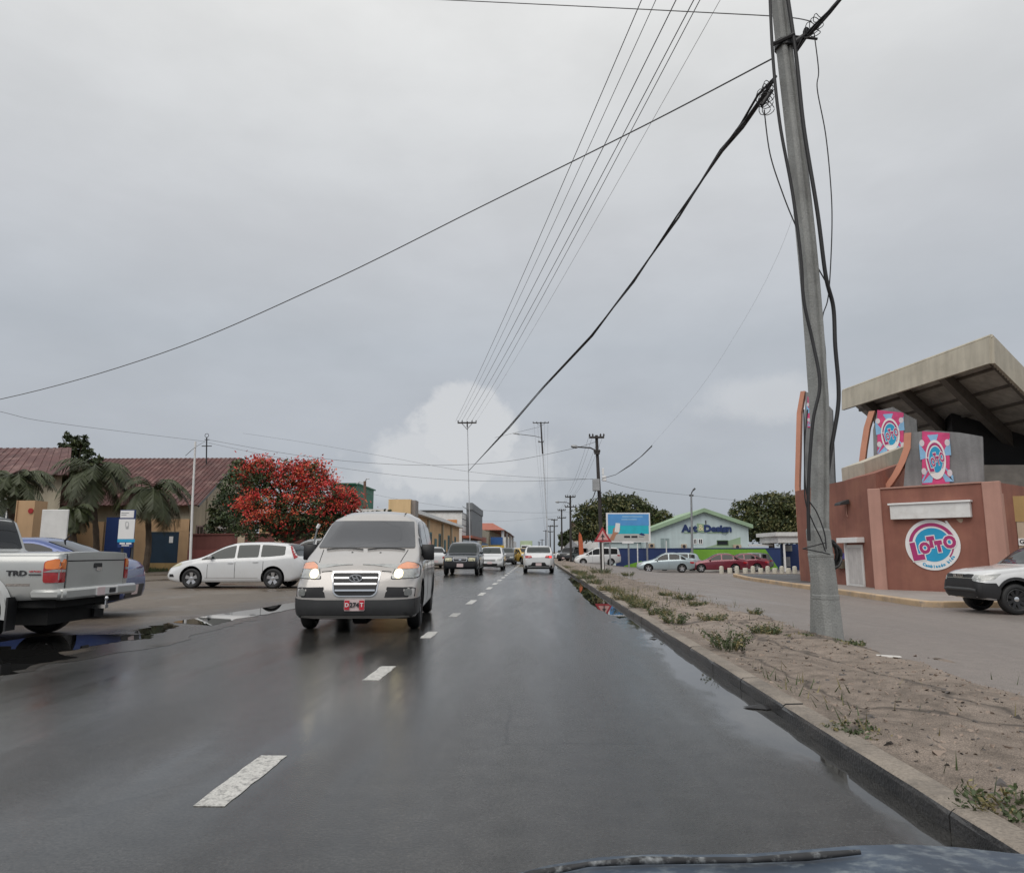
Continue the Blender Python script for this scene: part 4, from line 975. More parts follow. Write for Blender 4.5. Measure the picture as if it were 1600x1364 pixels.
hs = [heap(722, 663, 88, 78, .95, .24, 0), heap(690, 725, 138, 70, .85, .42, 3), heap(790, 735, 110, 70, .55, .6, 6), heap(1195, 625, 120, 45, .55, .6, 1), heap(600, 760, 130, 45, .4, .8, 5), heap(700, 800, 260, 60, .3, .8, 8)]
for h in hs: fac = h if fac is None else mth('MAXIMUM', fac, h)
mx = N.new('ShaderNodeMix'); mx.data_type = 'RGBA'; L.new(fac, mx.inputs[0]); L.new(cloud, mx.inputs[6]); mx.inputs[7].default_value = (.64, .655, .675, 1)
m2 = N.new('ShaderNodeMix'); m2.data_type = 'RGBA'; m2.inputs[0].default_value = .955
L.new(sky.outputs[0], m2.inputs[6]); L.new(scale(mx.outputs[2], 10.), m2.inputs[7]); L.new(m2.outputs[2], bg.inputs['Color'])
sl = bpy.data.lights.new('sun', 'SUN'); sl.energy = 1.5; sl.angle = radians(50); sl.color = (1, .96, .90)
so = bpy.data.objects.new('sun', sl); COL.objects.link(so)
sd = Vector((sin(SUN_AZ) * cos(SUN_EL), cos(SUN_AZ) * cos(SUN_EL), sin(SUN_EL)))   # towards the sun
so.rotation_euler = sd.to_track_quat('Z', 'Y').to_euler(); so.location = sd * 60
S.view_settings.view_transform = 'Standard'; S.view_settings.look = 'None'; S.view_settings.exposure = 0; S.view_settings.gamma = 1
S.render.engine = 'CYCLES'; S.cycles.use_denoising = True; S.cycles.max_bounces = 6; S.cycles.diffuse_bounces = 3; S.cycles.glossy_bounces = 3; S.cycles.transmission_bounces = 2
S.cycles.caustics_reflective = False; S.cycles.caustics_refractive = False
# ------------------------------------------------------------------ buildings and walls
def fthing(name, label, cat, A, B, z=0., group=None):    # a thing standing on the wall line A -> B
    u = Vector((B[0] - A[0], B[1] - A[1], 0)); return thing(name, label, cat, (A[0], A[1], z), math.atan2(u.y, u.x), group)
def rect(A, B, x0, y0, x1, y1):
    a = onwall(x0, (y0 + y1) / 2, A, B)[0]; c = onwall(x1, (y0 + y1) / 2, A, B)[0]; xm = (x0 + x1) / 2
    return a, c, onwall(xm, y1, A, B)[1], onwall(xm, y0, A, B)[1]
def fbox(A, B, r, d0, d1, mb=None):                      # box on a wall: r = (s0, s1, z0, z1), d0..d1 towards the viewer
    mb = mb or MB(); old = mb.X; mb.X = frame(A, B)
    mb.box((r[0], -d1, r[2]), (r[1], -d0, r[3])); mb.X = old; return mb
def wpart(t, A, B, name, m, r, d0, d1, **k): return fbox(A, B, r, d0, d1).build(name, m, t, world=True, **k)
def window(t, A, B, r, fm, gm=None, w=.07, bars=1):
    o = MB(); X = frame(A, B); o.X = X; s0, s1, z0, z1 = r
    for q in ((s0, s1, z0, z0 + w), (s0, s1, z1 - w, z1), (s0, s0 + w, z0 + w, z1 - w), (s1 - w, s1, z0 + w, z1 - w)): o.box((q[0], -.04, q[2]), (q[1], .02, q[3]))
    for i in range(1, bars + 1):
        c = s0 + (s1 - s0) * i / (bars + 1); o.box((c - w * .35, -.035, z0 + w), (c + w * .35, .02, z1 - w))
    f = o.build('window', fm, t, world=True)
    g = MB(); g.X = X; g.box((s0 + w * .5, -.012, z0 + w * .5), (s1 - w * .5, .015, z1 - w * .5)); g.build('pane', gm or M_slate, f, world=True)
    return f
# ---- terracotta building on the right with its angled corner block
A1, B1 = (13.45, 38.0), (13.72, 29.6)
tb = thing('building', 'terracotta building with round lottery logo and white door', 'building', (14, 30, ZR))
def ext(poly, z0, z1, name, m, t, **k):
    b = MB(); b.prism([(x, y, z0) for x, y in poly], (0, 0, z1 - z0)); return b.build(name, m, t, world=True, **k)
# local wall frame runs from far to near, so its outside is on the left of travel -> use reversed frame
zt = onwall(1300, 753, A1, B1)[1]
annex = ext([A1, B1, (14.9, 30.95), (14.9, 38.0)], ZR, 4.25, 'wall', M_brown, tb)
xe = PX(1429, 34.1)
b = MB(); b.prism([(13.73, 29.63, 3.7), (xe, 34.1, 3.7), (xe, 34.1, W(1429, 721, 34.1).z), (13.73, 29.63, W(1350, 739, 29.6).z)], (.1, 3.2, 0)); b.build('gable_wall', M_brown, tb, world=True)
C1, D1 = (13.30, 29.3), (16.35, 26.1)
bx = ext([C1, D1, (19.0, 28.4), (16.2, 31.6)], ZR, 3.58, 'corner_block', M_brown, tb)
fr = frame(C1, D1); Lw = wl(C1, D1)
for q in ((-.06, .42), (Lw - .50, Lw + .06)):
    b = MB(); b.X = fr; b.box((q[0], -.09, ZR), (q[1], .12, 3.62)); b.build('pilaster', M_pink, tb, world=True, bevel=.02)
b = MB(); b.X = fr; b.box((.44, -.05, 3.585), (Lw - .52, .15, 3.64)); b.build('coping', M_pink, tb, world=True)
E1 = (17.35, 27.05)
ext([(D1[0] + .06, D1[1] + .02), E1, (E1[0] - .35, E1[1] + .4), (D1[0] - .3, D1[1] + .4)], ZR, 3.2, 'side_block', M_pink, tb)
# shutter box over the logo
r = rect(C1, D1, 1394, 787, 1519, 810)
sb = fbox(C1, D1, r, .02, .22).build('sign_box', M_white, tb, world=True, bevel=.01)
fbox(C1, D1, (r[0] - .05, r[1] + .05, r[3] + .003, r[3] + .07), .02, .28).build('box_lip', M_whitec, sb, world=True)
a = onwall(1500, 813, C1, D1); b = MB(); b.X = fr; b.prism([(a[0] + x, -.003, a[1] + z) for x, z in ((-.12, .05), (-.02, .06), (.10, .05), (.09, -.03), (.03, -.09), (-.05, -.05))], (0, -.004, 0)); b.build('paint_chip', M_beige, tb, world=True)
# annex fittings (the wall faces the road: frame from near to far end has its outside towards -x)
def arect(x0, y0, x1, y1):
    a = rect(A1, B1, x0, y0, x1, y1); return a
r = arect(1326, 851, 1351, 923); r = (r[0], min(r[1], wl(A1, B1) - .02), ZR + .16, r[3])
d_ = wpart(tb, A1, B1, 'door', M_white, r, .005, .05)
m_ = mat('door panel grey', (.55, .53, .52), .6)
for i in range(3): wpart(d_, A1, B1, 'door_panel', m_, (r[0] + .12 + i * (r[1] - r[0] - .2) / 3, r[0] + .08 + (i + 1) * (r[1] - r[0] - .2) / 3, r[2] + .1, r[3] - .12), .05, .058)
wpart(tb, A1, B1, 'door_frame', M_whitec, (r[0] - .12, r[0] - .005, r[2], r[3] + .1), .004, .09)
r2 = arect(1319, 840, 1351, 848); wpart(tb, A1, B1, 'door_canopy', M_whitec, (r2[0], r2[1], r2[2], r2[3]), .004, .35, bevel=.01)
r = arect(1311, 876, 1322, 888); mb_ = fbox(A1, B1, r, .005, .2); solo(mb_, 'letter_box', mat('olive brown metal', (.12, .10, .07), .5), 'olive letter box on the terracotta wall left of the white door', 'letter box', bevel=.02)
r = arect(1312, 864, 1321, 873); mb_ = fbox(A1, B1, r, .005, .03)
sg_ = solo(mb_, 'wall_sign', mat('blue violet enamel', (.07, .05, .30), .4), 'small blue square sign on the terracotta wall above the letter box', 'sign')
b = MB(); b.X = frame(A1, B1); sm_ = (r[0] + r[1]) / 2; zm = (r[2] + r[3]) / 2
b.prism([(sm_ + x, -.032, zm + z) for x, z in circ(0, 0, .06, 10)], (0, -.006, 0)); b.build('sign_print', M_whitec, sg_).location = (0, 0, 0)
sg_.children[0].matrix_parent_inverse = Matrix.Translation(-sg_.location)
t = thing('flood_light', 'black flood light high on the terracotta wall', 'lamp', (0, 0, 0)); a = onwall(1325, 785, A1, B1); X = frame(A1, B1)
t.location = X @ Vector((a[0], -.2, a[1])); ROOT[t] = Matrix.Translation(t.location)
b = MB(); b.X = X; b.hexa([(a[0] - .3, -.5, a[1] - .14), (a[0] + .3, -.5, a[1] - .14), (a[0] + .3, -.06, a[1] - .08), (a[0] - .3, -.06, a[1] - .08), (a[0] - .28, -.46, a[1] - .02), (a[0] + .28, -.46, a[1] - .02), (a[0] + .26, -.06, a[1] + .12), (a[0] - .26, -.06, a[1] + .12)]); b.build('housing', M_black, t, world=True, bevel=.02)
b = MB(); b.X = X; b.tube([(a[0], -.3, a[1]), (a[0], .0, a[1] - .02)], .03, 6); b.tube([(a[0] - .12, -.02, a[1] - .1), (a[0] - .16, -.025, a[1] - .45), (a[0] - .1, -.02, a[1] - .62)], .022, 6, 1); b.build('bracket', [M_black, M_pink], t, world=True)
a = onwall(1290, 811, A1, B1); b = MB(); b.X = X; b.ball((a[0], -.09, a[1]), .1, 6); b.tube([(a[0], .01, a[1] + .05), (a[0], -.08, a[1] + .05)], .07, 10)
solo(b, 'security_camera', M_whitec, 'white dome security camera on the terracotta wall beside the pole', 'security camera', smooth=.8)
for i in range(4):
    r = arect(1297, 884 + i * 7, 1304, 889 + i * 7); fbox(A1, B1, (r[0], r[1] + .1, r[2], r[3]), -.005, .012).build('wall_vent', M_dark, tb, world=True); fbox(A1, B1, (r[0] - .02, r[1] + .12, r[3], r[3] + .07), 0, .03).build('vent_sill', M_beige, tb, world=True)
# beige parapet rising behind the annex roof
b = MB(); q = [W(1350, 722, 33.5), W(1430, 691, 38.5)]
b.hexa([(q[0].x, 33.5, 3.9), (q[1].x, 38.5, 3.9), (q[1].x, 41, 3.9), (q[0].x, 36, 3.9), (q[0].x, 33.5, q[0].z), (q[1].x, 38.5, q[1].z), (q[1].x, 41, q[1].z), (q[0].x, 36, q[0].z)])
b.build('parapet', M_fascia, tb, world=True)
# ---- round logo and banners
def logo(t, o, ur, uu, R, text2=True, sx=1., d=0.):
    """disc with arcs, letters and a pin tail; o is the centre, R its radius"""
    ur = Vector(ur).normalized(); uu = Vector(uu).normalized(); n = ur.cross(uu)
    P = lambda x, z, k=0.: Vector(o) + ur * x * R * sx + uu * z * R + n * (d + k)
    def plate(pts, k, m, th=.004): pass
    def poly(mb, pts, k, th=.006): mb.prism([P(x, z, k) for x, z in pts], n * th)
    def arc(r0, r1, a0, a1, cx=0, cz=0, nn=28):
        A = [radians(a0 + (a1 - a0) * i / nn) for i in range(nn + 1)]
        return [(cx + r1 * cos(a), cz + r1 * sin(a)) for a in A] + [(cx + r0 * cos(a), cz + r0 * sin(a)) for a in A[::-1]]
    b = MB(); poly(b, circ(0, 0, 1, 48), 0, .015); disc = b.build('logo_disc', M_whitec, t, world=True)
    b = MB()
    def strip(pts, k):
        h = len(pts) // 2
        for i in range(h - 1): b.prism([P(*pts[i], k), P(*pts[i + 1], k), P(*pts[2 * h - 2 - i], k), P(*pts[2 * h - 1 - i], k)], n * .006)
    strip(arc(.73, .86, 12, 172), .016); b.build('logo_arc', M_magenta, disc, world=True)
    b = MB(); strip(arc(.73, .78, -38, -8), .016); b.build('logo_arc', M_magenta, disc, world=True)
    b = MB(); poly(b, circ(.02, .0, .66, 40), .016, .006)
    b.build('logo_centre', M_cyan, disc, world=True)
    for wh, kk, ex, bold in ((0, .024, .006, .040), (1, .032, .006, .0)):
        b = MB()
        for ch, x, z, hh, ww, rot in (('L', -.56, -.25, .74, .50, 9), ('O', -.27, -.12, .46, .42, 8), ('T', -.03, .11, .46, .30, 8), ('T', .24, -.06, .46, .29, 8), ('O', .635, .105, .50, .47, 6)):
            a = radians(rot); u2 = ur * cos(a) + uu * sin(a); w2 = uu * cos(a) - ur * sin(a)
            of = {'L': .070, 'O': .038, 'T': .062}[ch] * (1 if sx == 1 else .55); sz = (hh - 2 * of) / .70; nat = {'L': .47, 'O': .76, 'T': .60}[ch] * sz + 2 * of
            b.text(ch, sz * R, P(x, z, kk), u2, w2, (bold + of) * R, ex, 0, squash=ww / nat * sx, ctr=True)
        b.build('logo_lettering', M_magenta if wh else M_whitec, disc, world=True)
    if text2:
        b = MB(); s = 'Cambiando bida'
        for i, ch in enumerate(s):
            a = radians(-115 + 82 * i / (len(s) - 1)); u2 = ur * -sin(a) + uu * cos(a); w2 = ur * -cos(a) + uu * -sin(a)
            b.text(ch, .155 * R, P(.85 * cos(a), .85 * sin(a), .016), u2, w2, .008, .006, squash=.9)
        b.build('logo_motto', M_cyan, disc, world=True)
    return disc
lg = thing('logo_sign', 'round white lottery sign with pink and blue print on the terracotta corner block', 'sign', (0, 0, 0))
a0 = onwall(1457, 851, C1, D1); X = frame(C1, D1); o = X @ Vector((a0[0], -.012, a0[1])); lg.location = o; ROOT[lg] = Matrix.Translation(o)
rr_ = rect(C1, D1, 1414, 851, 1500, 852); R = (rr_[1] - rr_[0]) / 2
dd = logo(lg, o, X.to_3x3() @ Vector((1, 0, 0)), (0, 0, 1), R)
b = MB(); b.X = X @ Matrix.Translation((a0[0], -.012, a0[1])); b.prism([(R * x, 0, R * z) for x, z in ((.52, .92), (.60, .93), (.90, .40), (.80, .42))], (0, -.014, 0)); b.build('logo_tail', M_whitec, dd, world=True)
# ---- tan boundary wall beyond the corner block with a gate number board
T0, T1 = (17.42, 27.0), (25.5, 24.6)
tw = fthing('boundary_wall', 'ochre and beige boundary wall right of the terracotta block', 'wall', T0, T1, ZR)
zc = onwall(1590, 815, T0, T1)[1]; zt = onwall(1590, 775, T0, T1)[1]
wpart(tw, T0, T1, 'wall', M_beige, (0, wl(T0, T1), ZR, zc), -.25, 0); wpart(tw, T0, T1, 'upper_band', M_ochre, (-.06, wl(T0, T1), zc, zt), -.27, .02)
b = fbox(T0, T1, rect(T0, T1, 1591, 841, 1622, 852), .005, .03)
sg_ = solo(b, 'gate_sign', M_whitec, 'small white gate sign on the beige boundary wall behind the white pickup', 'sign')
r = rect(T0, T1, 1591, 841, 1622, 852); X = frame(T0, T1); b = MB(); c = X @ Vector(((r[0] + r[1]) / 2, -.032, (r[2] + r[3]) / 2)) - sg_.location
b.text('GATE', .22, c, X.to_3x3() @ Vector((1, 0, 0)), (0, 0, 1), .006, .005); b.build('sign_print', M_ink, sg_)
# ---- grandstand behind: cantilever roof and concrete fins with banners
gs = thing('grandstand', 'grandstand with cream edged cantilever roof behind the terracotta building', 'grandstand', (20, 34, ZR))
At, Bt, Ct = W(1549, 527, 33), W(1318, 612, 44.5), W(1760, 745, 41)
Ab, Bb, Cb = W(1550, 568, 33), W(1318, 641, 44.5), W(1760, 775, 41)
Dt = Bt + (Ct - At); up = Vector((0, 0, .12))
def sheet(name, m, p, th, ribs=0):
    b = MB(); nrm = (p[1] - p[0]).cross(p[3] - p[0]).normalized()
    b.prism(p, nrm * th)
    if ribs:
        for i in range(ribs):
            t0, t1 = (i + .15) / ribs, (i + .6) / ribs
            q = [p[0].lerp(p[1], t0), p[0].lerp(p[1], t1), p[3].lerp(p[2], t1), p[3].lerp(p[2], t0)]
            b.prism([x - nrm * .003 for x in q], -nrm * .05)
    return b.build(name, m, gs, world=True)
sheet('roof', M_soffit, [At - up * 2, Bt - up * 2, Dt - up * 2, Ct - up * 2], .1)
sheet('fascia', M_fascia, [Bb, Ab, At, Bt], .12, 90); sheet('fascia', M_fascia, [Ab, Cb, Ct, At], .12, 60)
cap = MB()
for p, q in ((Bt, At), (At, Ct)): cap.tube([p + up * .5, q + up * .5], .09, 6)
cap.build('roof_capping', M_fascia, gs, world=True)
for k in (.0, .27, .55, .83):                                # deep dark rafters running back from the front edge
    p0 = At.lerp(Bt, k + .02) - up * 3; p1 = Ct.lerp(Dt, k + .02) - up * 3; e1 = (Bt - At).normalized() * .45; hgt = Vector((0, 0, -1.1 if k else -.7))
    b = MB(); b.hexa([p0 + hgt * .55, p0 + e1 + hgt * .55, p1 + e1 + hgt, p1 + hgt, p0, p0 + e1, p1 + e1, p1]); b.build('rafter', M_rafter, gs, world=True)
b = MB()
for j in range(1, 9):
    q0 = At.lerp(Ct, j / 9) - up * 3.2; q1 = Bt.lerp(Dt, j / 9) - up * 3.2; b.tube([q0, q1], .09, 5)
b.build('purlins', M_rafter, gs, world=True)
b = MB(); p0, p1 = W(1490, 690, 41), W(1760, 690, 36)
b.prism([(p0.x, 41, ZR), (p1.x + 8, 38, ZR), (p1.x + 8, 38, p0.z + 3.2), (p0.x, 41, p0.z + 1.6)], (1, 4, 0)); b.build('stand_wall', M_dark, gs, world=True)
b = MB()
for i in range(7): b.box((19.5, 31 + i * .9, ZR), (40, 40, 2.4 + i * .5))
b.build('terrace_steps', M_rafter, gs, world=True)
def fin(A, B, outline, banner, lbl):                         # outline and banner in photo pixels on the wall A-B
    ol = [onwall(x, y, A, B) for x, y in outline]; X = frame(A, B)
    ol = [(s, z if y < 735 else (3.0 if A == FA else ZR)) for (s, z), (x, y) in zip(ol, outline)]   # fins stand on the roof of the block or on the ground
    b = MB(); b.X = X; b.prism([(s, 0, z) for s, z in ol], (0, .35, 0)); f = b.build('fin', M_fin, gs, world=True)
    return X
FA, FB = (14.9, 30.4), (17.62, 28.5)
edge = [(1424, 676), (1423, 700), (1415, 722), (1405, 741), (1394, 757), (1384, 768)]
X = fin(FA, FB, edge[::-1] + [(1424, 676), (1440, 674), (1448, 672), (1500, 676), (1535, 682), (1537, 775)][1:] , None, '')
def band(A, B, pts, w, name='fin_edge'):
    X = frame(A, B); q = [onwall(x, y, A, B) for x, y in pts]; b = MB(); b.X = X
    if A != FA: q = [(q[0][0], ZR)] + q
    for (s0, z0), (s1, z1) in zip(q[:-1], q[1:]): b.hexa([(s0 - w, -.06, z0), (s0, -.06, z0), (s0, .42, z0), (s0 - w, .42, z0), (s1 - w, -.06, z1), (s1, -.06, z1), (s1, .42, z1), (s1 - w, .42, z1)])
    b.build(name, M_orange, gs, world=True)
band(FA, FB, edge[::-1], .26)
def banner(A, B, c, label):
    q = [onwall(x, y, A, B) for x, y in c]; X = frame(A, B); o = X @ Vector((q[0][0], -.03, q[0][1]))
    t = thing('banner', label, 'banner', o)
    b = MB(); b.X = X; b.prism([(s, -.02, z) for s, z in q], (0, -.03, 0)); sh = b.build('banner_sheet', M_pinks, t, world=True)
    C = Vector((sum(s for s, z in q) / 4, sum(z for s, z in q) / 4)); hw = (q[2][0] - q[0][0]) / 2; hh = (q[2][1] - q[0][1]) / 2
    random.seed(5); b = MB(); b.X = X
    inside = lambda s, z: (max(-hw * .97, min(hw * .97, s)), max(-hh * .97, min(hh * .97, z)))
    for k in range(9):                                          # pale blue flashes radiating from the middle
        a = 2 * pi * k / 9 + .2; w_ = .16; R = 2.2
        pts = [inside(.4 * hw * cos(a), .45 * hh * sin(a)), inside(R * hw * cos(a - w_), R * hh * sin(a - w_)), inside(R * hw * cos(a), R * hh * sin(a)), inside(R * hw * cos(a + w_), R * hh * sin(a + w_))]
        b.prism([(C.x + s, -.052, C.y + z) for s, z in pts], (0, -.004, 0))
    b.build('banner_flash', M_lblue, sh, world=True)
    for k, sx_, sz_ in ((0, -.78, .66), (1, .80, .60), (2, -.8, -.5), (3, .78, -.62)):
        b = MB(); b.X = X; b.prism([(C.x + hw * sx_ + x, -.058, C.y + hh * sz_ + z) for x, z in circ(0, 0, hw * .16, 12, hh * .14)], (0, -.004, 0))
        b.build('banner_spot', mat('pale banner print', (.66, .62, .66), .5), sh, world=True)
    up_ = Vector((0, 0, 1)); cc = X @ Vector((C.x, -.062, C.y - hh * .05))
    logo(t, cc, X.to_3x3() @ Vector((1, 0, 0)), up_, hh * .80, False, sx=hw / hh * .78)
    return t
banner(FA, FB, [(1441, 757), (1484, 758), (1484, 677), (1441, 674)], 'tall pink logo banner on the nearest concrete fin of the grandstand')
FA2, FB2 = (18.3, 40.5), (21.8, 38.2)
X = fin(FA2, FB2, [(1357, 735), (1364, 672), (1371, 642), (1395, 636), (1432, 656), (1432, 735)], None, '')
band(FA2, FB2, [(1350, 735), (1354, 700), (1359, 668), (1367, 642)], .3)
banner(FA2, FB2, [(1371, 712), (1412, 712), (1412, 645), (1371, 641)], 'pink logo banner on the middle concrete fin under the roof edge')
FA3, FB3 = (18.3, 47.0), (21.0, 45.2)
X = fin(FA3, FB3, [(1252, 760), (1257, 660), (1259, 612), (1284, 622), (1300, 640), (1300, 760)], None, '')
band(FA3, FB3, [(1249, 760), (1252, 645), (1258, 611)], .28)
banner(FA3, FB3, [(1262, 668), (1286, 668), (1286, 624), (1262, 620)], 'small pink banner on the farthest fin partly behind the concrete pole')
# ---- pale canopy beside the navy wall
kb = thing('gatehouse', 'small white roofed gatehouse left of the terracotta building', 'building', (21, 62, ZR))
k0, k1 = PX(1211, 62), PX(1262, 62)
zz = lambda py, Y: W(1100, py, Y).z
b = MB(); b.box((k0, 61, zz(848, 62)), (k1, 66, zz(838, 62))); b.box((k0 - .25, 60.8, zz(838, 62)), (k1, 66.2, zz(832, 62))); b.build('roof', M_white, kb, world=True)
b = MB(); b.box((PX(1219, 62), 61.1, ZR), (PX(1221.5, 62), 61.25, zz(848, 62))); b.build('post', M_whitec, kb, world=True)
b = MB(); b.box((PX(1221, 66), 66, ZR), (PX(1262, 66), 66.3, zz(850, 66))); b.build('wall', M_navy, kb, world=True)
b = MB(); b.box((PX(1223, 65.9), 65.9, ZR + .3), (PX(1234, 65.9), 65.98, zz(870, 66))); b.build('door', mat('grey panel', (.36, .36, .38), .5), kb, world=True)
b = MB(); b.box((PX(1228, 65.9), 65.9, zz(861, 66)), (PX(1238, 65.9), 65.98, zz(852, 66))); b.build('window', M_lens, kb, world=True)
b = MB(); b.box((PX(1171, 64), 64, zz(853, 64)), (k0 + .5, 64.3, zz(850.5, 64))); b.box((PX(1201, 64), 63.9, zz(846, 64)), (k0 + .3, 64.4, zz(843, 64))); b.build('awning_bar', M_white, kb, world=True)
# ---- navy and lime boundary wall
N0, N1 = (PX(962, 78), 78), (PX(1262, 68), 68)
nw = fthing('boundary_wall', 'navy boundary wall with a lime green slanted field', 'wall', N0, N1, ZR)
wpart(nw, N0, N1, 'wall', M_navy, (0, wl(N0, N1), ZR, 1.45), -.2, 0); wpart(nw, N0, N1, 'coping', M_navy, (-.03, wl(N0, N1), 1.453, 1.52), -.24, .04)
X = frame(N0, N1); b = MB(); b.X = X
pg = [onwall(x, y, N0, N1) for x, y in ((1066, 876), (1083, 858), (1196, 858), (1217, 893), (1062, 893))]
b.prism([(s, -.003, max(ZR + .02, min(1.44, z))) for s, z in pg], (0, -.006, 0)); b.build('lime_field', M_lime, nw, world=True)
pg = [onwall(x, y, N0, N1) for x, y in ((975, 884), (1003, 876), (1003, 886), (975, 887))]
b = MB(); b.X = X; b.prism([(s, -.003, z) for s, z in pg], (0, -.006, 0)); b.build('lime_field', M_lime, nw, world=True)
# ---- pale aqua gabled shop
G0, G1 = (PX(1006, 82), 82), (PX(1171, 82), 82)
ad = fthing('building', 'pale aqua gabled shop with green roof edge and navy lettering', 'building', G0, G1, ZR)
ap, el_, er = onwall(1099, 800, G0, G1), onwall(1010, 835, G0, G1), onwall(1168, 824, G0, G1)
b = MB(); b.X = frame(G0, G1); b.prism([(0, 0, ZR), (wl(G0, G1), 0, ZR), (wl(G0, G1), 0, er[1]), (ap[0], 0, ap[1]), (0, 0, el_[1])], (0, 16, 0)); b.build('wall', M_mint, ad, world=True)
b = MB(); b.X = frame(G0, G1)
for (s0, z0), (s1, z1) in (((-.4, el_[1] - .12), ap), ((wl(G0, G1) + .4, er[1] - .12), ap)):
    b.hexa([(s0, -.5, z0), (s1, -.5, z1), (s1, 16.4, z1), (s0, 16.4, z0), (s0, -.5, z0 + .42), (s1, -.5, z1 + .42), (s1, 16.4, z1 + .42), (s0, 16.4, z0 + .42)])
b.build('roof', M_mgreen, ad, world=True)
def pa(n, m, c, d0=.004, d1=.05, **k): return wpart(ad, G0, G1, n, m, rect(G0, G1, *c), d0, d1, **k)
X = frame(G0, G1); ux = X.to_3x3() @ Vector((1, 0, 0))
def ltr(s, px, py, sz, sq=1.):
    a = onwall(px, py, G0, G1); b = MB(); b.text(s, sz, X @ Vector((a[0], -.03, a[1])), ux, (0, 0, 1), .055, .08, squash=sq); return b
ltr('Art', 1077, 826, 1.05, 1.12).build('lettering', M_navy, ad, world=True); ltr('Design', 1121, 826, 1.0, 1.12).build('lettering', M_navy, ad, world=True)
a = onwall(1095, 825, G0, G1); b = MB(); b.X = X
b.prism([(a[0] + x, -.02, a[1] + z) for x, z in ((-.5, -.4), (.42, -.52), (.55, .42), (-.42, .52))], (0, -.06, 0)); b.build('ampersand_tile', M_mgreen, ad, world=True)
b = MB(); b.text('&', .95, X @ Vector((a[0], -.085, a[1] + .02)), ux, (0, 0, 1), .02, .03); b.build('lettering', mat('cream lettering', (.7, .65, .42), .5), ad, world=True)
pa('letter_stem', M_ink, (1102, 813, 1103.5, 824)); pa('underline', M_mgreen, (1069, 831.5, 1088, 833)); pa('underline', M_mgreen, (1105, 831.5, 1138, 833))
b = MB(); b.X = X; pg = [onwall(x, y, G0, G1) for x, y in ((1094, 858), (1157, 839), (1157, 858))]; b.prism([(s, -.003, z) for s, z in pg], (0, -.008, 0)); b.build('green_field', M_mgreen, ad, world=True)
for c in ((1031, 840, 1047, 857), (1083, 841.5, 1089, 850), (1091, 841.5, 1098, 850)):
    window(ad, G0, G1, rect(G0, G1, *c), M_mint if c[0] < 1080 else M_whitec, mat('pale grey window', (.30, .38, .38), .3) if c[0] < 1080 else M_slate, .08)
window(ad, G0, G1, rect(G0, G1, 1120, 844, 1138, 852), mat('dark green frame', (.08, .14, .06), .6), M_slate, .08, 0)
for c in ((1013, 849, 1022, 856), (1064, 850, 1072, 857), (1145, 851, 1157, 858)):
    r = rect(G0, G1, *c); u_ = fbox(G0, G1, r, .02, .35).build('air_conditioner', M_beige, ad, world=True, bevel=.02)
    b = MB(); b.X = X; b.prism([((r[0] + r[1]) / 2 + x, -.352, (r[2] + r[3]) / 2 + z) for x, z in circ(0, 0, min(r[1] - r[0], r[3] - r[2]) * .36, 14)], (0, -.01, 0)); b.build('fan_grille', M_ink, u_, world=True)
b = MB(); b.X = X; b.box((wl(G0, G1) * .25 - 6.5, 2, ZR), (-.02, 12, 2.2)); b.box((wl(G0, G1) * .25 - 6.7, 1.8, 2.203), (-.02, 12.2, 2.35)); b.build('side_annex', M_mint, ad, world=True)
# ---- left: street wall with gates, maroon wall
L0, L1 = (PX(-60, 44), 44), (PX(292, 44), 44)
ZW = lambda py: W(250, py, 44).z
gw = fthing('boundary_wall', 'tan boundary wall with dark gates behind the palms', 'wall', L0, L1)
for x0, x1, y in ((-60, 160, 815), (206, 231, 812), (279, 294, 812)): wpart(gw, L0, L1, 'wall', M_tan, (*rect(L0, L1, x0, y, x1, 880)[:2], -.02, ZW(y)), -.25, 0)
wpart(gw, L0, L1, 'wall', M_tan, (*rect(L0, L1, 206, 812, 294, 880)[:2], ZW(830), ZW(811)), -.24, .01)
wpart(gw, L0, L1, 'gate', M_gate, (*rect(L0, L1, 231.5, 830, 278.5, 880)[:2], .1, ZW(831)), -.1, -.04)
wpart(gw, L0, L1, 'blue_panel', M_bluewall, (*rect(L0, L1, 164, 806, 205, 880)[:2], .0, ZW(808)), -.2, .02)
wpart(gw, L0, L1, 'plinth', M_ochre, (*rect(L0, L1, 230, 812, 294, 880)[:2], -.02, ZW(886) + .25), 0.005, .06)
wpart(gw, L0, L1, 'gate_notice', M_whitec, rect(L0, L1, 264, 838, 270, 848), -.035, -.02)
m0, m1 = (PX(292, 43), 43), (PX(480, 41), 41)
mw = fthing('boundary_wall', 'maroon boundary wall under the flame tree', 'wall', m0, m1)
wpart(mw, m0, m1, 'wall', M_maroon, (.1, wl(m0, m1), -.02, W(330, 836, 43).z), -.2, 0)
wpart(mw, m0, m1, 'lower_band', mat('faded maroon paint', (.26, .085, .075), .85, var=.15, vs=1, streak=.2), (.1, wl(m0, m1), 0, W(330, 859, 43).z), 0.004, .05)
for px in (372, 430): wpart(mw, m0, m1, 'pillar', M_beige, (*rect(m0, m1, px, 838, px + 11, 860)[:2], 0, W(372, 837, 43).z), -.25, .08)
wpart(mw, m0, m1, 'coping', M_maroon, (.1, wl(m0, m1), W(330, 836, 43).z + .003, W(330, 836, 43).z + .08), -.24, .05)
b = MB(); b.box((PX(31, 30), 29.6, -.02), (PX(57, 30), 30.4, W(40, 783, 30).z)); b.box((PX(29.5, 30), 29.55, -.02), (PX(31, 30) - .003, 30.45, W(40, 783, 30).z))
pt_ = solo(b, 'gate_pillar', [M_tan], 'tan pillar at the far left behind the pickup cab', 'pillar')
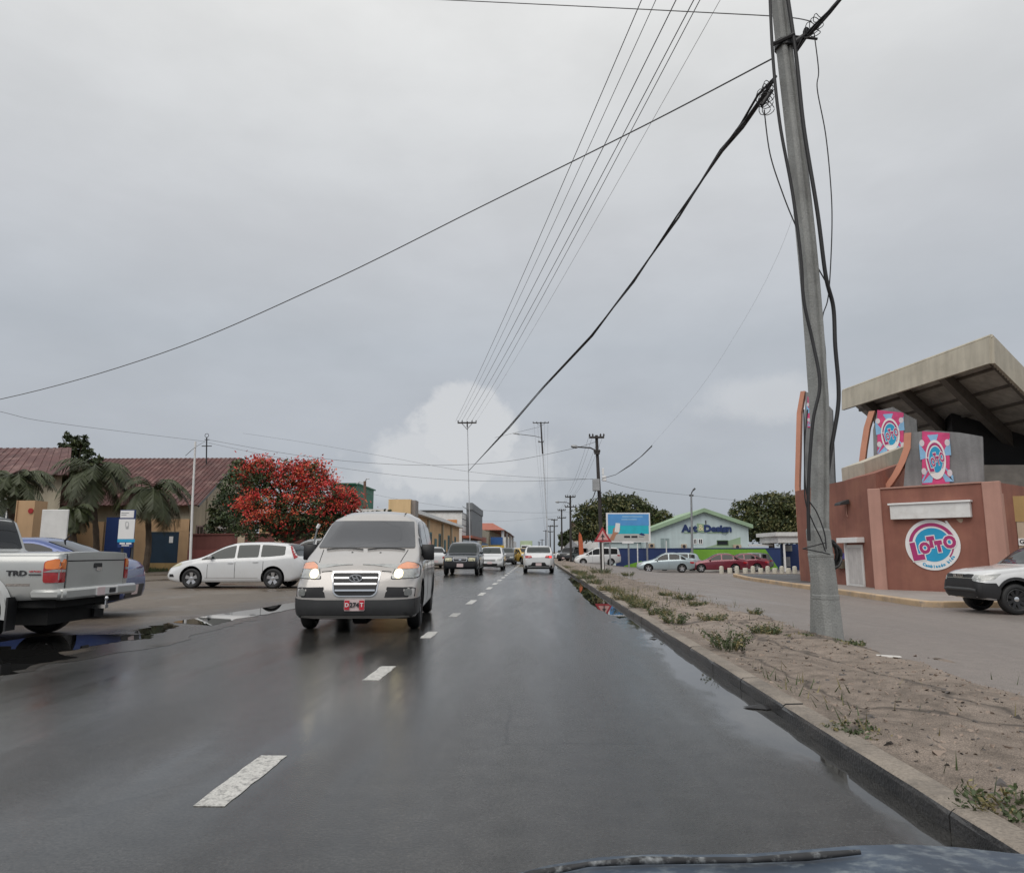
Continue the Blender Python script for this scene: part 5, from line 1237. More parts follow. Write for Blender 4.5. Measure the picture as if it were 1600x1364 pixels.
b = MB(); b.tube([(0, -.41, 0), (0, -.44, 0)], .11, 16); k = b.build('number_plate', mat('red enamel', (.35, .02, .02), .4), pt_); k.location = (.25, 0, W(48, 799, 30).z + .02)
b = MB(); b.box((PX(59, 28.5), 28.5, -.02), (PX(101, 28.5), 28.58, W(80, 796, 28.5).z)); solo(b, 'panel_wall', mat('white crumpled sheet', (.68, .68, .67), .6, var=.1, vs=1.5, bump=.8, bs=2), 'white sheet covered panel behind the blue sedan', 'panel', bevel=.02)
# ---- red roofed houses
def rib_roof(t, P, n, name='roof', m=M_roofred, th=.06):      # P: eave0, eave1, ridge1, ridge0
    b = MB(); nrm = (P[1] - P[0]).cross(P[3] - P[0]).normalized()
    if nrm.z < 0: nrm = -nrm
    b.prism(P, -nrm * th)
    for i in range(n):
        t0, t1 = (i + .3) / n, (i + .62) / n
        b.prism([x + nrm * .003 for x in (P[0].lerp(P[1], t0), P[0].lerp(P[1], t1), P[3].lerp(P[2], t1), P[3].lerp(P[2], t0))], nrm * .03)
    return b.build(name, m, t, world=True)
h1 = thing('house', 'house with rusty red roof cut off at the left edge', 'house', (PX(30, 43), 43, 0))
xl = PX(-160, 46); ze, zr_ = W(50, 742, 40).z, W(50, 700, 45).z; xr, xm, xb = PX(96, 40), PX(96, 45), PX(96, 50)
rib_roof(h1, [Vector((xl, 40, ze)), Vector((xr, 40, ze)), Vector((xm, 45, zr_)), Vector((xl, 45, zr_))], 26)
rib_roof(h1, [Vector((xb, 50, ze)), Vector((xl, 50, ze)), Vector((xl, 45, zr_)), Vector((xm, 45, zr_))], 26)
b = MB(); b.add([(xl, 40.8, 0), (xr - .9, 40.8, 0), (xb - .9, 49.3, 0), (xl, 49.3, 0), (xl, 40.8, ze), (xr - .9, 40.8, ze), (xb - .9, 49.3, ze), (xl, 49.3, ze), (xl, 45, zr_ - .1), (xm - .9, 45, zr_ - .1)], [(0, 1, 5, 4), (1, 2, 6, 9, 5), (2, 3, 7, 6), (3, 0, 4, 8, 7), (4, 5, 9, 8), (6, 7, 8, 9), (3, 2, 1, 0)]); b.build('wall', M_cream, h1, world=True)
H0, H1 = (xl, 40.8), (xr - .9, 40.8)
for c in ((2, 12),): window(h1, H0, H1, (*rect(H0, H1, -12, 770, 24, 810)[:2], 2.2, 4.2), M_whitec, M_slate, .1, 2)
h2 = thing('house', 'larger house with rusty red ridge roof and cream gable beside the flame tree', 'house', (PX(230, 50), 50, 0))
xl, xr = PX(100, 50), PX(298, 47); YE, YR = 46.5, 52; ze, zr_ = W(280, 782, YE).z, W(280, 716, YR).z
rib_roof(h2, [Vector((xl, YE - .8, ze - .35)), Vector((xr + .9, YE - .8, ze - .35)), Vector((xr + .9, YR, zr_)), Vector((xl, YR, zr_))], 34)
rib_roof(h2, [Vector((xr + .9, 2 * YR - YE, ze)), Vector((xl, 2 * YR - YE, ze)), Vector((xl, YR, zr_)), Vector((xr + .9, YR, zr_))], 34)
b = MB(); b.prism([(xr, YE, 0), (xr, 2 * YR - YE, 0), (xr, 2 * YR - YE, ze), (xr, YR, zr_ - .12), (xr, YE, ze - .1)], (xl - xr, 0, 0)); b.build('wall', M_cream, h2, world=True)
q0, q1 = (xr, YE), (xr, 2 * YR - YE)
window(h2, q0, q1, (1.0, 2.5, 1.3, 2.9), mat('pinkish frame', (.34, .26, .24), .7), M_slate, .1, 2); window(h2, q0, q1, (4.2, 5.6, 1.3, 2.9), M_whitec, M_slate, .1, 2)
b = MB()
for i in range(6): b.tube([Vector((xr + .02, YE + .4 + i * 1.9, 0)), Vector((xr + .02, YE + .4 + i * 1.9, ze - .1 if i in (0, 5) else ze + 1.0))], .035, 4)
b.build('cladding_batten', M_cream, h2, world=True)
b = MB(); b.tube([Vector((xr + .92, YE - .8, ze - .42)), Vector((xr + .92, YR, zr_ - .08)), Vector((xr + .92, 2 * YR - YE, ze - .08))], .09, 4); b.build('barge_board', M_dkgrey, h2, world=True)
b = MB(); x0, x1 = PX(515, 75), PX(554, 75); b.box((x0, 75, 0), (x1, 83, W(530, 757, 75).z)); b.box((x0 - .2, 74.7, W(530, 757, 75).z + .002), (x1 + .2, 83.2, W(530, 755, 75).z)); solo(b, 'building', M_green2, 'dark green sheet building rising behind the flame tree', 'building')
# ---- left street front
XS = -9.0
def street(label, Y0, Y1, px_h, m, depth=11, name='building', cat='building', par=.0):
    z = W(838, px_h, Y0).z; t = thing(name, label, cat, (XS, (Y0 + Y1) / 2, 0))
    b = MB(); b.box((XS - depth, Y0, -.02), (XS, Y1, z)); b.build('wall', m, t, world=True)
    return t, z, (XS, Y0), (XS, Y1)
t, z, a_, c_ = street('peach street building with teal windows behind the dark suv', 52, 85, 802, M_peach)
b = MB(); b.hexa([(XS - 11.4, 51.6, z + .003), (XS + .5, 51.6, z + .003), (XS + .5, 85.4, z + .003), (XS - 11.4, 85.4, z + .003), (XS - 11.4, 51.6, z + .3), (XS + .45, 51.6, z + .3), (XS + .45, 85.4, z + .3), (XS - 11.4, 85.4, z + .3)]); b.build('roof', M_white, t, world=True)
for s0 in (3, 9, 15, 22, 28): window(t, a_, c_, (s0, s0 + 1.5, 1.3, 2.8), M_teal, M_slate, .14)
for s0 in (6, 12.3, 19, 25.5): wpart(t, a_, c_, 'door', M_teal, (s0, s0 + 1.3, 0, 2.3), .004, .05)
for s0 in (7.8, 17, 24.2): wpart(t, a_, c_, 'pilaster', M_cream, (s0, s0 + .5, 0, z - .1), .004, .16)
e0, e1 = (XS - 11, 52), (XS, 52)
window(t, e0, e1, (8.2, 9.6, 2.2, 3.5), M_teal, M_slate, .14); wpart(t, e0, e1, 'door', M_teal, (9.9, 10.7, 0, 2.2), .004, .05)
x0, x1 = PX(605, 50), PX(640, 50); zt = W(620, 780, 50).z
t = thing('building', 'tall ochre yellow block at the head of the peach building', 'building', ((x0 + x1) / 2, 50.7, 0))
b = MB(); b.box((x0, 50, -.02), (x1, 51.5, zt)); b.build('wall', M_yellow, t, world=True); b = MB(); b.box((x1 + .003, 50.2, -.02), (x1 + .3, 51.5, zt - .05)); b.build('side_pier', M_grey, t, world=True)
t, z, a_, c_ = street('white and orange building with a grey clad tower front', 88, 116, 800, M_white, 13)
wpart(t, (XS - 13, 88), (XS, 88), 'roof_edge', M_dkgrey, (-.1, 13.1, z + .002, z + .25), -.3, .15)
wpart(t, (XS - 13, 88), (XS, 88), 'orange_band', mat('orange stucco', (.62, .27, .10), .8, var=.1), (8.2, 12.4, 4.2, z - .9), .004, .04)
wpart(t, a_, c_, 'cladding', M_gbox, (5.5, 24, 3.2, z + .6), .004, .7); wpart(t, a_, c_, 'cladding_cap', M_gbox, (5.3, 24.2, z + .6, z + 1.5), .002, .8)
b = MB()
for i in range(5): b.box((XS + .004, 88.3, 3.6 + i * .75), (XS + .03, 93.2, 3.66 + i * .75))
b.build('wall_groove', M_dkgrey, t, world=True)
wpart(t, a_, c_, 'shopfront', M_slate, (1, 22, .3, 2.7), .004, .05); wpart(t, a_, c_, 'awning', mat('rust red awning', (.35, .10, .06), .7), (.3, 23, 2.8, 3.1), .004, 1.2)
t, z, a_, c_ = street('cream shop with flat front beyond the grey tower', 118, 138, 826, M_cream, 9)
wpart(t, a_, c_, 'shopfront', M_slate, (2, 17, .3, 2.6), .004, .05); wpart(t, a_, c_, 'sign_band', mat('rust sign', (.32, .10, .07), .6), (2, 12, 2.8, 3.6), .004, .12)
t, z, a_, c_ = street('corner shop under a coral red hipped roof', 140, 205, 828, M_cream, 12)
b = MB(); b.hexa([(XS - 12.5, 139.5, z + .003), (XS + 3.0, 139.5, z + .003), (XS + 3.0, 206, z + .003), (XS - 12.5, 206, z + .003), (XS - 10, 142, z + 1.4), (XS + .5, 142, z + 1.4), (XS + .5, 200, z + 1.4), (XS - 10, 200, z + 1.4)]); b.build('roof', M_redroof, t, world=True)
for y in (140.5, 160, 180, 200): b = MB(); b.box((XS + 2.3, y, -.02), (XS + 2.8, y + .5, z)); b.build('post', M_whitec, t, world=True)
b = MB(); b.box((XS + .3, 139.2, 2.5), (XS + 2.6, 139.6, 3.9)); b.build('sign_panel', mat('deep sky blue sign', (.03, .10, .30), .5), t, world=True)
b = MB(); b.box((XS - 2.6, 139.2, 3.2), (XS - .1, 139.6, z - .5)); b.build('sign_panel', M_whitec, t, world=True)
b = MB(); b.box((XS - .2, 138.6, -.02), (XS + 2.9, 139.1, 2.3)); b.build('shop_front', M_yellows, t, world=True)
t, z, a_, c_ = street('low white buildings where the street runs out', 215, 330, 839, M_white, 10)
for i in range(6): wpart(t, a_, c_, 'door', M_slate, (6 + i * 18, 12 + i * 18, 0, 2.6), .004, .05)
wpart(t, a_, c_, 'upper_storey', M_cream, (30, 60, z, z + 2.2), -8, -.2)
# ---- far right roadside
b = MB(); x0, x1 = PX(896, 150), PX(907, 150); b.box((x0, 150, -.5), (x1, 156, W(900, 815, 150).z)); t = solo(b, 'tower_block', M_beige, 'narrow beige building left of the big round tree', 'building')
b = MB(); b.box((x0 - .5, 149.5, -.5), (PX(897.5, 150), 149.99, W(900, 816, 150).z)); b.v = [p - t.location for p in b.v]; b.build('side_strip', mat('brown cladding', (.10, .06, .045), .7), t)
b = MB(); x0, x1 = PX(878, 130), PX(935, 130); b.box((x0, 130, -.5), (x1, 138, W(900, 846, 130).z)); solo(b, 'building', M_white, 'low white building behind the tent at the far right roadside', 'building')
tt = thing('tent', 'grey canvas tent on the far right roadside', 'tent', (PX(892, 105), 105, 0))
b = MB(); xa, xb = PX(883, 105), PX(904, 105); zt = W(892, 843, 105).z; zb = W(892, 854, 105).z
b.add([(xa, 103.5, zb), (xb, 103.5, zb), (xb, 107, zb), (xa, 107, zb), ((xa + xb) / 2, 105, zt)], [(0, 1, 4), (1, 2, 4), (2, 3, 4), (3, 0, 4), (3, 2, 1, 0)]); b.build('canopy', M_tent, tt, world=True)
for x in (xa + .05, xb - .05):
    for y in (103.6, 106.9): b = MB(); b.tube([(x, y, -.2), (x, y, zb)], .04, 5); b.build('post', M_steel, tt, world=True)
ff = thing('feather_flag', 'orange red feather flag behind the white minivan', 'flag', (PX(907, 82), 82, -.3))
b = MB(); pz = lambda py: W(907, py, 82).z; c = [(905, 868), (912, 868), (911, 848), (909, 836), (905, 830), (904, 840)]
b.prism([(PX(x, 82), 82, pz(y)) for x, y in c], (0, .05, 0)); b.build('flag_cloth', mat('orange red cloth', (.55, .14, .06), .7, var=.2, vs=3), ff, world=True)
b = MB(); b.tube([(PX(904, 82), 82, -.6), (PX(904, 82), 82, pz(836)), (PX(906, 82), 82, pz(829))], .03, 5); b.build('pole', M_black, ff, world=True)
# ------------------------------------------------------------------ vegetation
def leafquad(b, c, s, mi, rnd, flat=.0):
    n = Vector((rnd.gauss(0, 1), rnd.gauss(0, 1), rnd.gauss(0, 1) + flat)).normalized()
    a = n.orthogonal().normalized(); a = Matrix.Rotation(rnd.uniform(0, 6.28), 3, n) @ a; d = n.cross(a)
    l = s * rnd.uniform(.6, 1.3); w = l * rnd.uniform(.35, .6)
    b.add([c - a * l, c + d * w + n * w * .2, c + a * l, c - d * w + n * w * .2], [(0, 1, 2, 3)], mi)
def crown(b, blobs, n, ls, mis, rnd, sprig=.0, hollow=.55, up=.6):
    """leaves in clumps spread over the outer part of uneven lobes"""
    tot = sum(r[0] * r[1] + r[1] * r[2] + r[0] * r[2] for c, r in blobs)
    for c, r in blobs:
        c = Vector(c); k = int(n * (r[0] * r[1] + r[1] * r[2] + r[0] * r[2]) / tot / 14) + 1
        for i in range(k):
            while True:
                d = Vector((rnd.gauss(0, 1), rnd.gauss(0, 1), rnd.gauss(0, 1))).normalized()
                if d.z > -.75: break
            t = (hollow + (1 - hollow) * rnd.random() ** .6) * (1 + (rnd.random() < .12) * rnd.uniform(.05, .22))
            q = c + Vector((d.x * r[0], d.y * r[1], d.z * r[2])) * t
            mi = rnd.choice(mis); cs = min(r) * rnd.uniform(.10, .22)
            for j in range(14):
                leafquad(b, q + Vector((rnd.gauss(0, cs), rnd.gauss(0, cs), rnd.gauss(0, cs * .7))), ls, mi if rnd.random() < .8 else rnd.choice(mis), rnd, up)
def trunk(b, base, tips, r, rnd):
    base = Vector(base); tips = [Vector(t) for t in tips]
    cx = sum(tips, Vector()) / len(tips); fork = base.lerp(cx, .42) + Vector((rnd.uniform(-.1, .1), rnd.uniform(-.1, .1), 0)); fork.x = base.x * .7 + fork.x * .3
    b.tube([base, base.lerp(fork, .5) + Vector((rnd.uniform(-.08, .08), 0, 0)), fork], [r * 1.25, r, r * .85], 9)
    for t in tips:
        m = fork.lerp(t, .5) + Vector((rnd.uniform(-.3, .3), rnd.uniform(-.3, .3), rnd.uniform(0, .4)))
        b.tube([fork, m, t], [r * .6, r * .38, r * .10], 6)
def tree(name, label, base, blobs, n, ls, mats, mis, seed, tr=.2, cat='tree', group=None, flowers=None, hollow=.55):
    rnd = random.Random(seed); t = thing(name, label, cat, base, 0, group)
    b = MB(); trunk(b, base, [Vector(c) + Vector((0, 0, r[2] * .35)) for c, r in blobs], tr, rnd); b.build('trunk', M_bark, t, world=True, smooth=.9)
    b = MB(); crown(b, blobs, n, ls, mis, rnd, hollow=hollow); b.build('crown', mats, t, world=True, norm=False)
    if flowers:
        b = MB()
        for k in range(flowers[0]):
            c, r = rnd.choice(flowers[2]); d = Vector((rnd.gauss(0, 1), rnd.gauss(-.5, 1), rnd.gauss(.25, .8))).normalized(); q = Vector(c) + Vector((d.x * r[0], d.y * r[1], d.z * r[2])) * rnd.uniform(.92, 1.08)
            mi = 1 if rnd.random() < .35 else 0; s = rnd.uniform(.14, .36)
            for j in range(int(190 * s)): leafquad(b, q + Vector((rnd.gauss(0, s), rnd.gauss(0, s), rnd.gauss(0, s * .6))), flowers[1], mi if rnd.random() < .85 else 1 - mi, rnd, .5)
        b.build('blossom', [M_flow, M_flow2], t, world=True, norm=False)
    return t
LM = [M_leafd, M_leafm, M_leafl]
def bl(px, py, Y, rpx, rpy, ry=None):                     # a lobe of a crown given where it is seen
    c = W(px, py, Y); k = Y / F; return (c, (rpx * k, ry or rpx * k * .8, rpy * k))
YT = 37
fl_ = [bl(362, 762, YT - .3, 24, 20), bl(405, 735, YT, 24, 16), bl(488, 738, YT + .3, 26, 18), bl(535, 785, YT, 24, 16), bl(392, 760, YT, 42, 34), bl(430, 748, YT - .5, 46, 30), bl(468, 752, YT, 44, 30), bl(505, 775, YT, 42, 30), bl(420, 800, YT - 1, 46, 34), bl(465, 800, YT - 1, 46, 32), bl(530, 800, YT + .5, 32, 26), bl(385, 815, YT, 34, 22), bl(500, 812, YT, 40, 24), bl(545, 812, YT + 1, 20, 20), bl(368, 790, YT + .6, 26, 34), bl(415, 832, YT, 44, 18), bl(470, 832, YT, 44, 18), bl(520, 830, YT, 34, 18)]
tree('flame_tree', 'flame tree covered in red blossom behind the white station wagon', (W(450, 862, YT).x, YT, 0), fl_, 17000, .085, [mat('deep flame leaf', (.030, .055, .020), .55, var=.3, vs=2.5), mat('fresh flame leaf', (.070, .105, .035), .5, var=.3, vs=2.5)], [0, 0, 1, 1, 1], 4, .22, flowers=(215, .075, fl_[1:3] + fl_[5:11] + fl_[6:9] + [fl_[3]]))
YB = 49
tree('tree', 'dark leafy tree between the two red roofed houses', (PX(118, YB), YB, 0), [bl(114, 712, YB, 22, 30), bl(142, 722, YB, 16, 18), bl(112, 700, YB, 16, 20), bl(125, 745, YB, 30, 34), bl(100, 770, YB, 22, 40), bl(150, 735, YB, 18, 16), bl(128, 692, YB, 12, 11), bl(108, 684, YB, 10, 9), bl(138, 706, YB, 10, 9), bl(150, 790, YB, 40, 30)], 6500, .15, LM, [0, 0, 1], 8, .2)
tree('tree', 'dark shrubby tree by the cream gable left of the flame tree', (PX(360, 45), 45, 0), [bl(352, 800, 45, 24, 30), bl(375, 740, 45, 18, 24), bl(345, 825, 45, 22, 16)], 3500, .12, LM, [0, 0, 1], 9, .12)
YR = 92
big = [bl(920, 815, YR, 24, 28), bl(950, 798, YR, 30, 24), bl(985, 795, YR, 28, 20), bl(1008, 812, YR, 26, 22), bl(1035, 818, YR, 20, 18), bl(940, 828, YR, 34, 20), bl(985, 825, YR, 40, 20), bl(915, 835, YR, 18, 14), bl(965, 785, YR + 1, 14, 12), bl(1050, 828, YR + 3, 16, 14)]
tree('tree', 'big round dark green tree behind the billboard', (PX(958, YR), YR, -.45), big, 26000, .19, LM, [0, 0, 1, 1, 2, 2], 12, .4)
yr = 92
rt_ = [bl(1165, 805, yr, 24, 22), bl(1200, 792, yr, 34, 20), bl(1235, 800, yr, 34, 26), bl(1190, 822, yr, 40, 22), bl(1225, 832, yr, 40, 22), bl(1172, 832, yr, 20, 20), bl(1255, 815, yr, 30, 30)]
tree('tree', 'broad olive green tree between the aqua shop and the terracotta building', (PX(1205, yr), yr, -.45), rt_, 26000, .19, LM, [0, 1, 1, 2, 2], 15, .4)
tree('tree', 'small dark tree far off left of the tent', (PX(884, 125), 125, 0), [bl(882, 845, 125, 9, 11), bl(889, 838, 126, 8, 9), bl(898, 836, 127, 10, 9)], 3500, .3, LM, [0, 1], 21, .2)
tree('tree', 'thin bare twigged bush beside the ochre yellow block', (PX(585, 46), 46, 0), [bl(575, 808, 46, 16, 10), bl(600, 802, 46, 14, 7)], 420, .1, LM, [0, 1], 31, .06)
# palms
def palm(label, px, Y, ytop, seed, spread, leanx=0., drop=1.0):
    drop *= 1.25
    rnd = random.Random(seed); base = Vector((PX(px, Y), Y, -.02)); top = W(px + leanx, ytop, Y)
    t = thing('palm_tree', label, 'palm tree', base, 0, 'palms along the tan wall')
    b = MB(); k = 12; path = [base.lerp(top, i / k) + Vector((.10 * sin(i * .5), 0, 0)) for i in range(k + 1)]
    b.tube(path, [.17 + .02 * (i % 2) - .05 * i / k for i in range(k + 1)], 10); b.build('trunk', M_bark, t, world=True, smooth=.6)
    b = MB()
    for i in range(44):
        az = 2 * pi * i / 44 * 5.1 + rnd.uniform(-.2, .2); el = rnd.uniform(-.35, 1.15); L_ = spread * rnd.uniform(.85, 1.15)
        p = top.copy(); d = Vector((cos(az) * cos(el), sin(az) * cos(el), sin(el))); pts = [p.copy()]
        dry = 1 if el < -.2 and rnd.random() < .5 else 0
        for j in range(12):
            p = p + d * (L_ / 12); d = (d + Vector((0, 0, -.155 * drop))).normalized(); pts.append(p.copy())
        b.tube(pts, [.028 * (1 - j / 13) + .004 for j in range(13)], 4, dry, caps=False)
        for j in range(2, 13):
            q = pts[j]; tv = (pts[j] - pts[j - 1]).normalized(); sd_ = tv.cross(Vector((0, 0, 1)))
            if sd_.length < .05: continue
            sd_.normalize()
            for h in (0, .5):
                q2 = q - tv * h * L_ / 12
                for sg in (-1, 1):
                    ll = spread * .30 * sin(pi * (j + 1) / 15) * rnd.uniform(.8, 1.1); tip = q2 + sd_ * sg * ll * .75 + tv * ll * .5 + Vector((0, 0, -ll * rnd.uniform(.3, .7)))
                    b.add([q2 - tv * .03, q2 + tv * .03, q2.lerp(tip, .6) + tv * .035, tip, q2.lerp(tip, .6) - tv * .02], [(0, 1, 2, 3, 4)], dry)
    b.build('crown', [M_palm, M_palmdry], t, world=True, norm=False)
palm('palm at the left edge behind the pickup cab', 22, 33, 755, 1, 1.9)
palm('tall shaggy palm left of the blue and white dentist sign', 150, 40, 742, 2, 2.6, drop=1.1)
palm('palm leaning before the dark teal gate right of the dentist sign', 228, 40, 768, 3, 2.4, 10, 1.15)
palm('short palm between the white panel and the tall shaggy palm', 120, 38, 800, 5, 1.3, -5, 1.1)
# weeds along the kerb: every clump a plant of its own
def weed(px, py, h, w, seed, label, dry=.3, name='weed'):
    k_ = .55 if px > 1500 else .75 if px > 1300 else (.95 if px > 1160 else 1.1); h *= k_; w *= 1.0 + .25 * (k_ > 1.2)
    rnd = random.Random(seed); b = MB(); c = G(px, py, .075)
    for i in range(int(34 * (w / .3) + 18)):
        az = rnd.uniform(0, 6.28); rr_ = w * sqrt(rnd.random()) * .5; p = c + Vector((cos(az) * rr_, sin(az) * rr_, -.03))
        d = Vector((cos(az) * rnd.uniform(.2, .9), sin(az) * rnd.uniform(.2, .9), 1)).normalized(); hh = h * rnd.uniform(.5, 1.1); mi = 1 if rnd.random() < dry else 0
        q = p + d * hh * .55; e = q + (d + Vector((cos(az) * .5, sin(az) * .5, -.1))).normalized() * hh * .5
        b.tube([p, q, e], [.004, .003, .0015], 3, mi, caps=False)
        for j in range(12):
            t = rnd.uniform(.25, 1); s = p.lerp(q, t / .55) if t < .55 else q.lerp(e, (t - .55) / .45)
            leafquad(b, s + Vector((rnd.gauss(0, .015), rnd.gauss(0, .015), rnd.gauss(0, .012))), .014 + .016 * h, mi, rnd, .4)
    solo(b, name, [M_weed, M_weedy], label, 'weed', 'weeds along the kerb', norm=False)
WD = [(1140, 1014, .26, .30, 'thin airy weed standing alone nearest us on the verge'), (1054, 974, .20, .26, 'dense dark weed at the kerb right of the puddle'), (1030, 962, .2, .3, 'weed clump joined to the dense dark one at the kerb'),
      (1000, 950, .2, .35, 'wide weed clump at the kerb beyond the dense dark one'), (975, 938, .2, .4, 'yellowish weed clump on the kerb edge, middle of the row'), (950, 924, .2, .45, 'low yellowing weed on the kerb behind the middle clump'), (928, 912, .25, .5, 'green weed on the kerb near the warning sign'),
      (940, 896, .35, .9, 'bushy weed at the foot of the warning sign'), (1198, 990, .20, .30, 'dark weed on the verge left of the concrete pole'), (1112, 971, .17, .30, 'yellow green weed in the middle of the verge'), (1068, 937, .20, .35, 'weed tuft at the side road edge, the larger one'), (1040, 930, .12, .25, 'small weed tuft on the inner verge'),
      (1092, 944, .09, .4, 'flat weed patch at the edge of the side road'), (1180, 960, .16, .12, 'tiny upright weed by the side road edge'), (1252, 997, .10, .3, 'low weed at the left foot of the concrete pole'), (1320, 1006, .10, .4, 'dark weed at the right foot of the concrete pole'),
      (915, 905, .25, .6, 'far weed on the kerb left of the warning sign'), (905, 897, .25, .6, 'farthest weed on the kerb beside the puddle'), (982, 899, .2, .5, 'weed tuft beyond the warning sign at the road mouth'), (1330, 1140, .09, .30, 'low spreading weed on the kerb top before the pole'), (1365, 1150, .08, .28, 'thin low weed beside the spreading one on the near kerb'), (1585, 1270, .22, .34, 'large pale weed at the right edge close to us')]
for i, q in enumerate(WD): weed(*q[:4], 100 + i, q[4], dry=.6 if 'yellow' in q[4] else .25)
rnd = random.Random(77); b = MB()                             # short grass nobody could count
for i in range(9000):
    y = rnd.uniform(3, 60) if rnd.random() < .25 else rnd.uniform(13, 50); x = KX + .2 + abs(rnd.gauss(0, .22)) + (rnd.random() < .25) * rnd.uniform(0, 1.8)
    if sin(y * 1.3) + sin(y * .37 + 1) + rnd.gauss(0, .5) < .3: continue
    c = Vector((x, y, .083)); a = rnd.uniform(0, 6.28); h = rnd.uniform(.03, .11) * (1 if y < 12 else 1.6); s = Vector((cos(a), sin(a), 0)) * .006
    l = Vector((rnd.gauss(0, .03), rnd.gauss(0, .03), h)); b.add([c - s, c + s, c + l], [(0, 1, 2)], 1 if rnd.random() < .45 else 0)
setting(b, 'grass', [M_weed, M_weedy], 'stuff', norm=False)
b = MB(); rnd = random.Random(5)                              # pebbles and grit on the verge
for i in range(3200):
    x = rnd.uniform(KX + .22, 4.2); y = 2.2 + 16 * rnd.random() ** 1.8; s = rnd.uniform(.004, .015) * (2 if rnd.random() < .05 else 1); z = .088 + hz(x, y) * sst((x - KX - .15) * 3) - .07 * sst((x - 3.55) / .5)
    v = [Vector((x, y, z)) + Vector((rnd.gauss(0, s), rnd.gauss(0, s), s * q)) for q in (-.3, -.3, -.3, .9, .7)]
    b.add(v, [(0, 1, 3), (1, 2, 3), (2, 0, 4), (0, 3, 4), (2, 4, 1), (1, 4, 3)], 0 if rnd.random() < .7 else 1)
setting(b, 'gravel', [mat('tan pebble', (.28, .22, .18), .8), mat('dark pebble', (.10, .09, .085), .8)], 'stuff')
b = MB()                                                      # grass strip at the foot of the tan wall
for i in range(1500):
    c = Vector((rnd.uniform(PX(150, 43), PX(262, 43)), rnd.uniform(41.2, 43.9), 0)); a = rnd.uniform(0, 6.28); s = Vector((cos(a), sin(a), 0)) * .03; b.add([c - s, c + s, c + Vector((rnd.gauss(0, .05), rnd.gauss(0, .05), rnd.uniform(.1, .3)))], [(0, 1, 2)], 0)
setting(b, 'grass_strip', [M_weed], 'stuff', norm=False)
# ------------------------------------------------------------------ poles, wires, signs
YP = 9.6
pole = thing('utility_pole', 'big grey concrete utility pole with black cables at the right', 'utility pole', G(1282, 997, .05))
mid = [G(1283, 997, .03), W(1282, 860, YP), W(1281.5, 720, YP), W(1279, 620, YP), W(1257, 350, YP), W(1217, 0, YP), W(1190, -260, YP)]
hw = [.112, .095, .090, .102, .104, .088, .082]
def pole_axis(py):                                        # centre of the pole at a photo row
    rows = [997, 860, 720, 620, 350, 0, -260]
    for i in range(6):
        if rows[i] >= py >= rows[i + 1]:
            t = (rows[i] - py) / (rows[i] - rows[i + 1]); p0, p1, p2, p3 = mid[max(i - 1, 0)], mid[i], mid[i + 1], mid[min(i + 2, 6)]; q = p1.lerp(p2, t); q.x = .5 * (2 * p1.x + (p2.x - p0.x) * t + (2 * p0.x - 5 * p1.x + 4 * p2.x - p3.x) * t * t + (3 * p1.x - p0.x - 3 * p2.x + p3.x) * t ** 3) if 0 < i < 5 else q.x; return q, hw[i] * (1 - t) + hw[i + 1] * t
b = MB(); N_ = 40; rings = []
for i in range(N_ + 1):
    c, h = pole_axis(997 - (997 + 260) * i / N_); k = h * .28; ca, sa = cos(.35), sin(.35)
    pr = [(-h, -h + k), (-h + k, -h), (-h * .28, -h), (-h * .2, -h + .03), (h * .2, -h + .03), (h * .28, -h), (h - k, -h), (h, -h + k), (h, h - k), (h - k, h), (-h + k, h), (-h, h - k)]
    rings.append([c + Vector((x * ca - y * sa, x * sa + y * ca, 0)) for x, y in pr])
n = 12
b.add([q for r in rings for q in r], [(i * n + j, i * n + (j + 1) % n, (i + 1) * n + (j + 1) % n, (i + 1) * n + j) for i in range(N_) for j in range(n)] + [list(range(n))[::-1], [N_ * n + j for j in range(n)]])
b.build('shaft', M_conc, pole, world=True)
b = MB(); c, h = pole_axis(996); g0 = Vector((c.x, c.y, 0)); rings = []
for z, s in ((-.03, 1.22), (.55, 1.2), (.56, 1.23), (.60, 1.23), (.61, 1.19), (1.08, 1.17), (1.09, 1.2), (1.12, 1.2), (1.13, 1.15), (1.42, 1.12), (1.45, 1.02)):
    h = .116 * s; k = h * .42; o = Vector((mid[0].x + (mid[1].x - mid[0].x) * z / 1.12, YP, z)); ca, sa = cos(.35), sin(.35)
    rings.append([o + Vector((x * ca - y * sa, x * sa + y * ca, 0)) for x, y in [(-h, -h + k), (-h + k, -h), (h - k, -h), (h, -h + k), (h, h - k), (h - k, h), (-h + k, h), (-h, h - k)]])
n = 8
b.add([q for r in rings for q in r], [(i * n + j, i * n + (j + 1) % n, (i + 1) * n + (j + 1) % n, (i + 1) * n + j) for i in range(len(rings) - 1) for j in range(n)] + [list(range(n))[::-1], [(len(rings) - 1) * n + j for j in range(n)]])
b.build('base_sleeve', M_conc, pole, world=True)
c, h = pole_axis(75); b = MB()
b.tube([c + Vector((0, 0, -.05)), c + Vector((0, 0, .05))], h * 1.5, 12); b.tube([c + Vector((.12, -.12, -.05)), c + Vector((.24, -.16, .02)), c + Vector((.28, -.2, .10))], .05, 8); b.tube([c + Vector((.1, -.15, .03)), c + Vector((.42, -.15, -.02))], .018, 6)
b.tube([c + Vector((-.22, -.1, -.06)), c + Vector((.1, -.16, .06))], .03, 6); b.build('clamp', M_black, pole, world=True)
top = mid[-1]; arm = MB()
A0, A1_ = W(1095, -252, YP), W(1290, -262, YP)
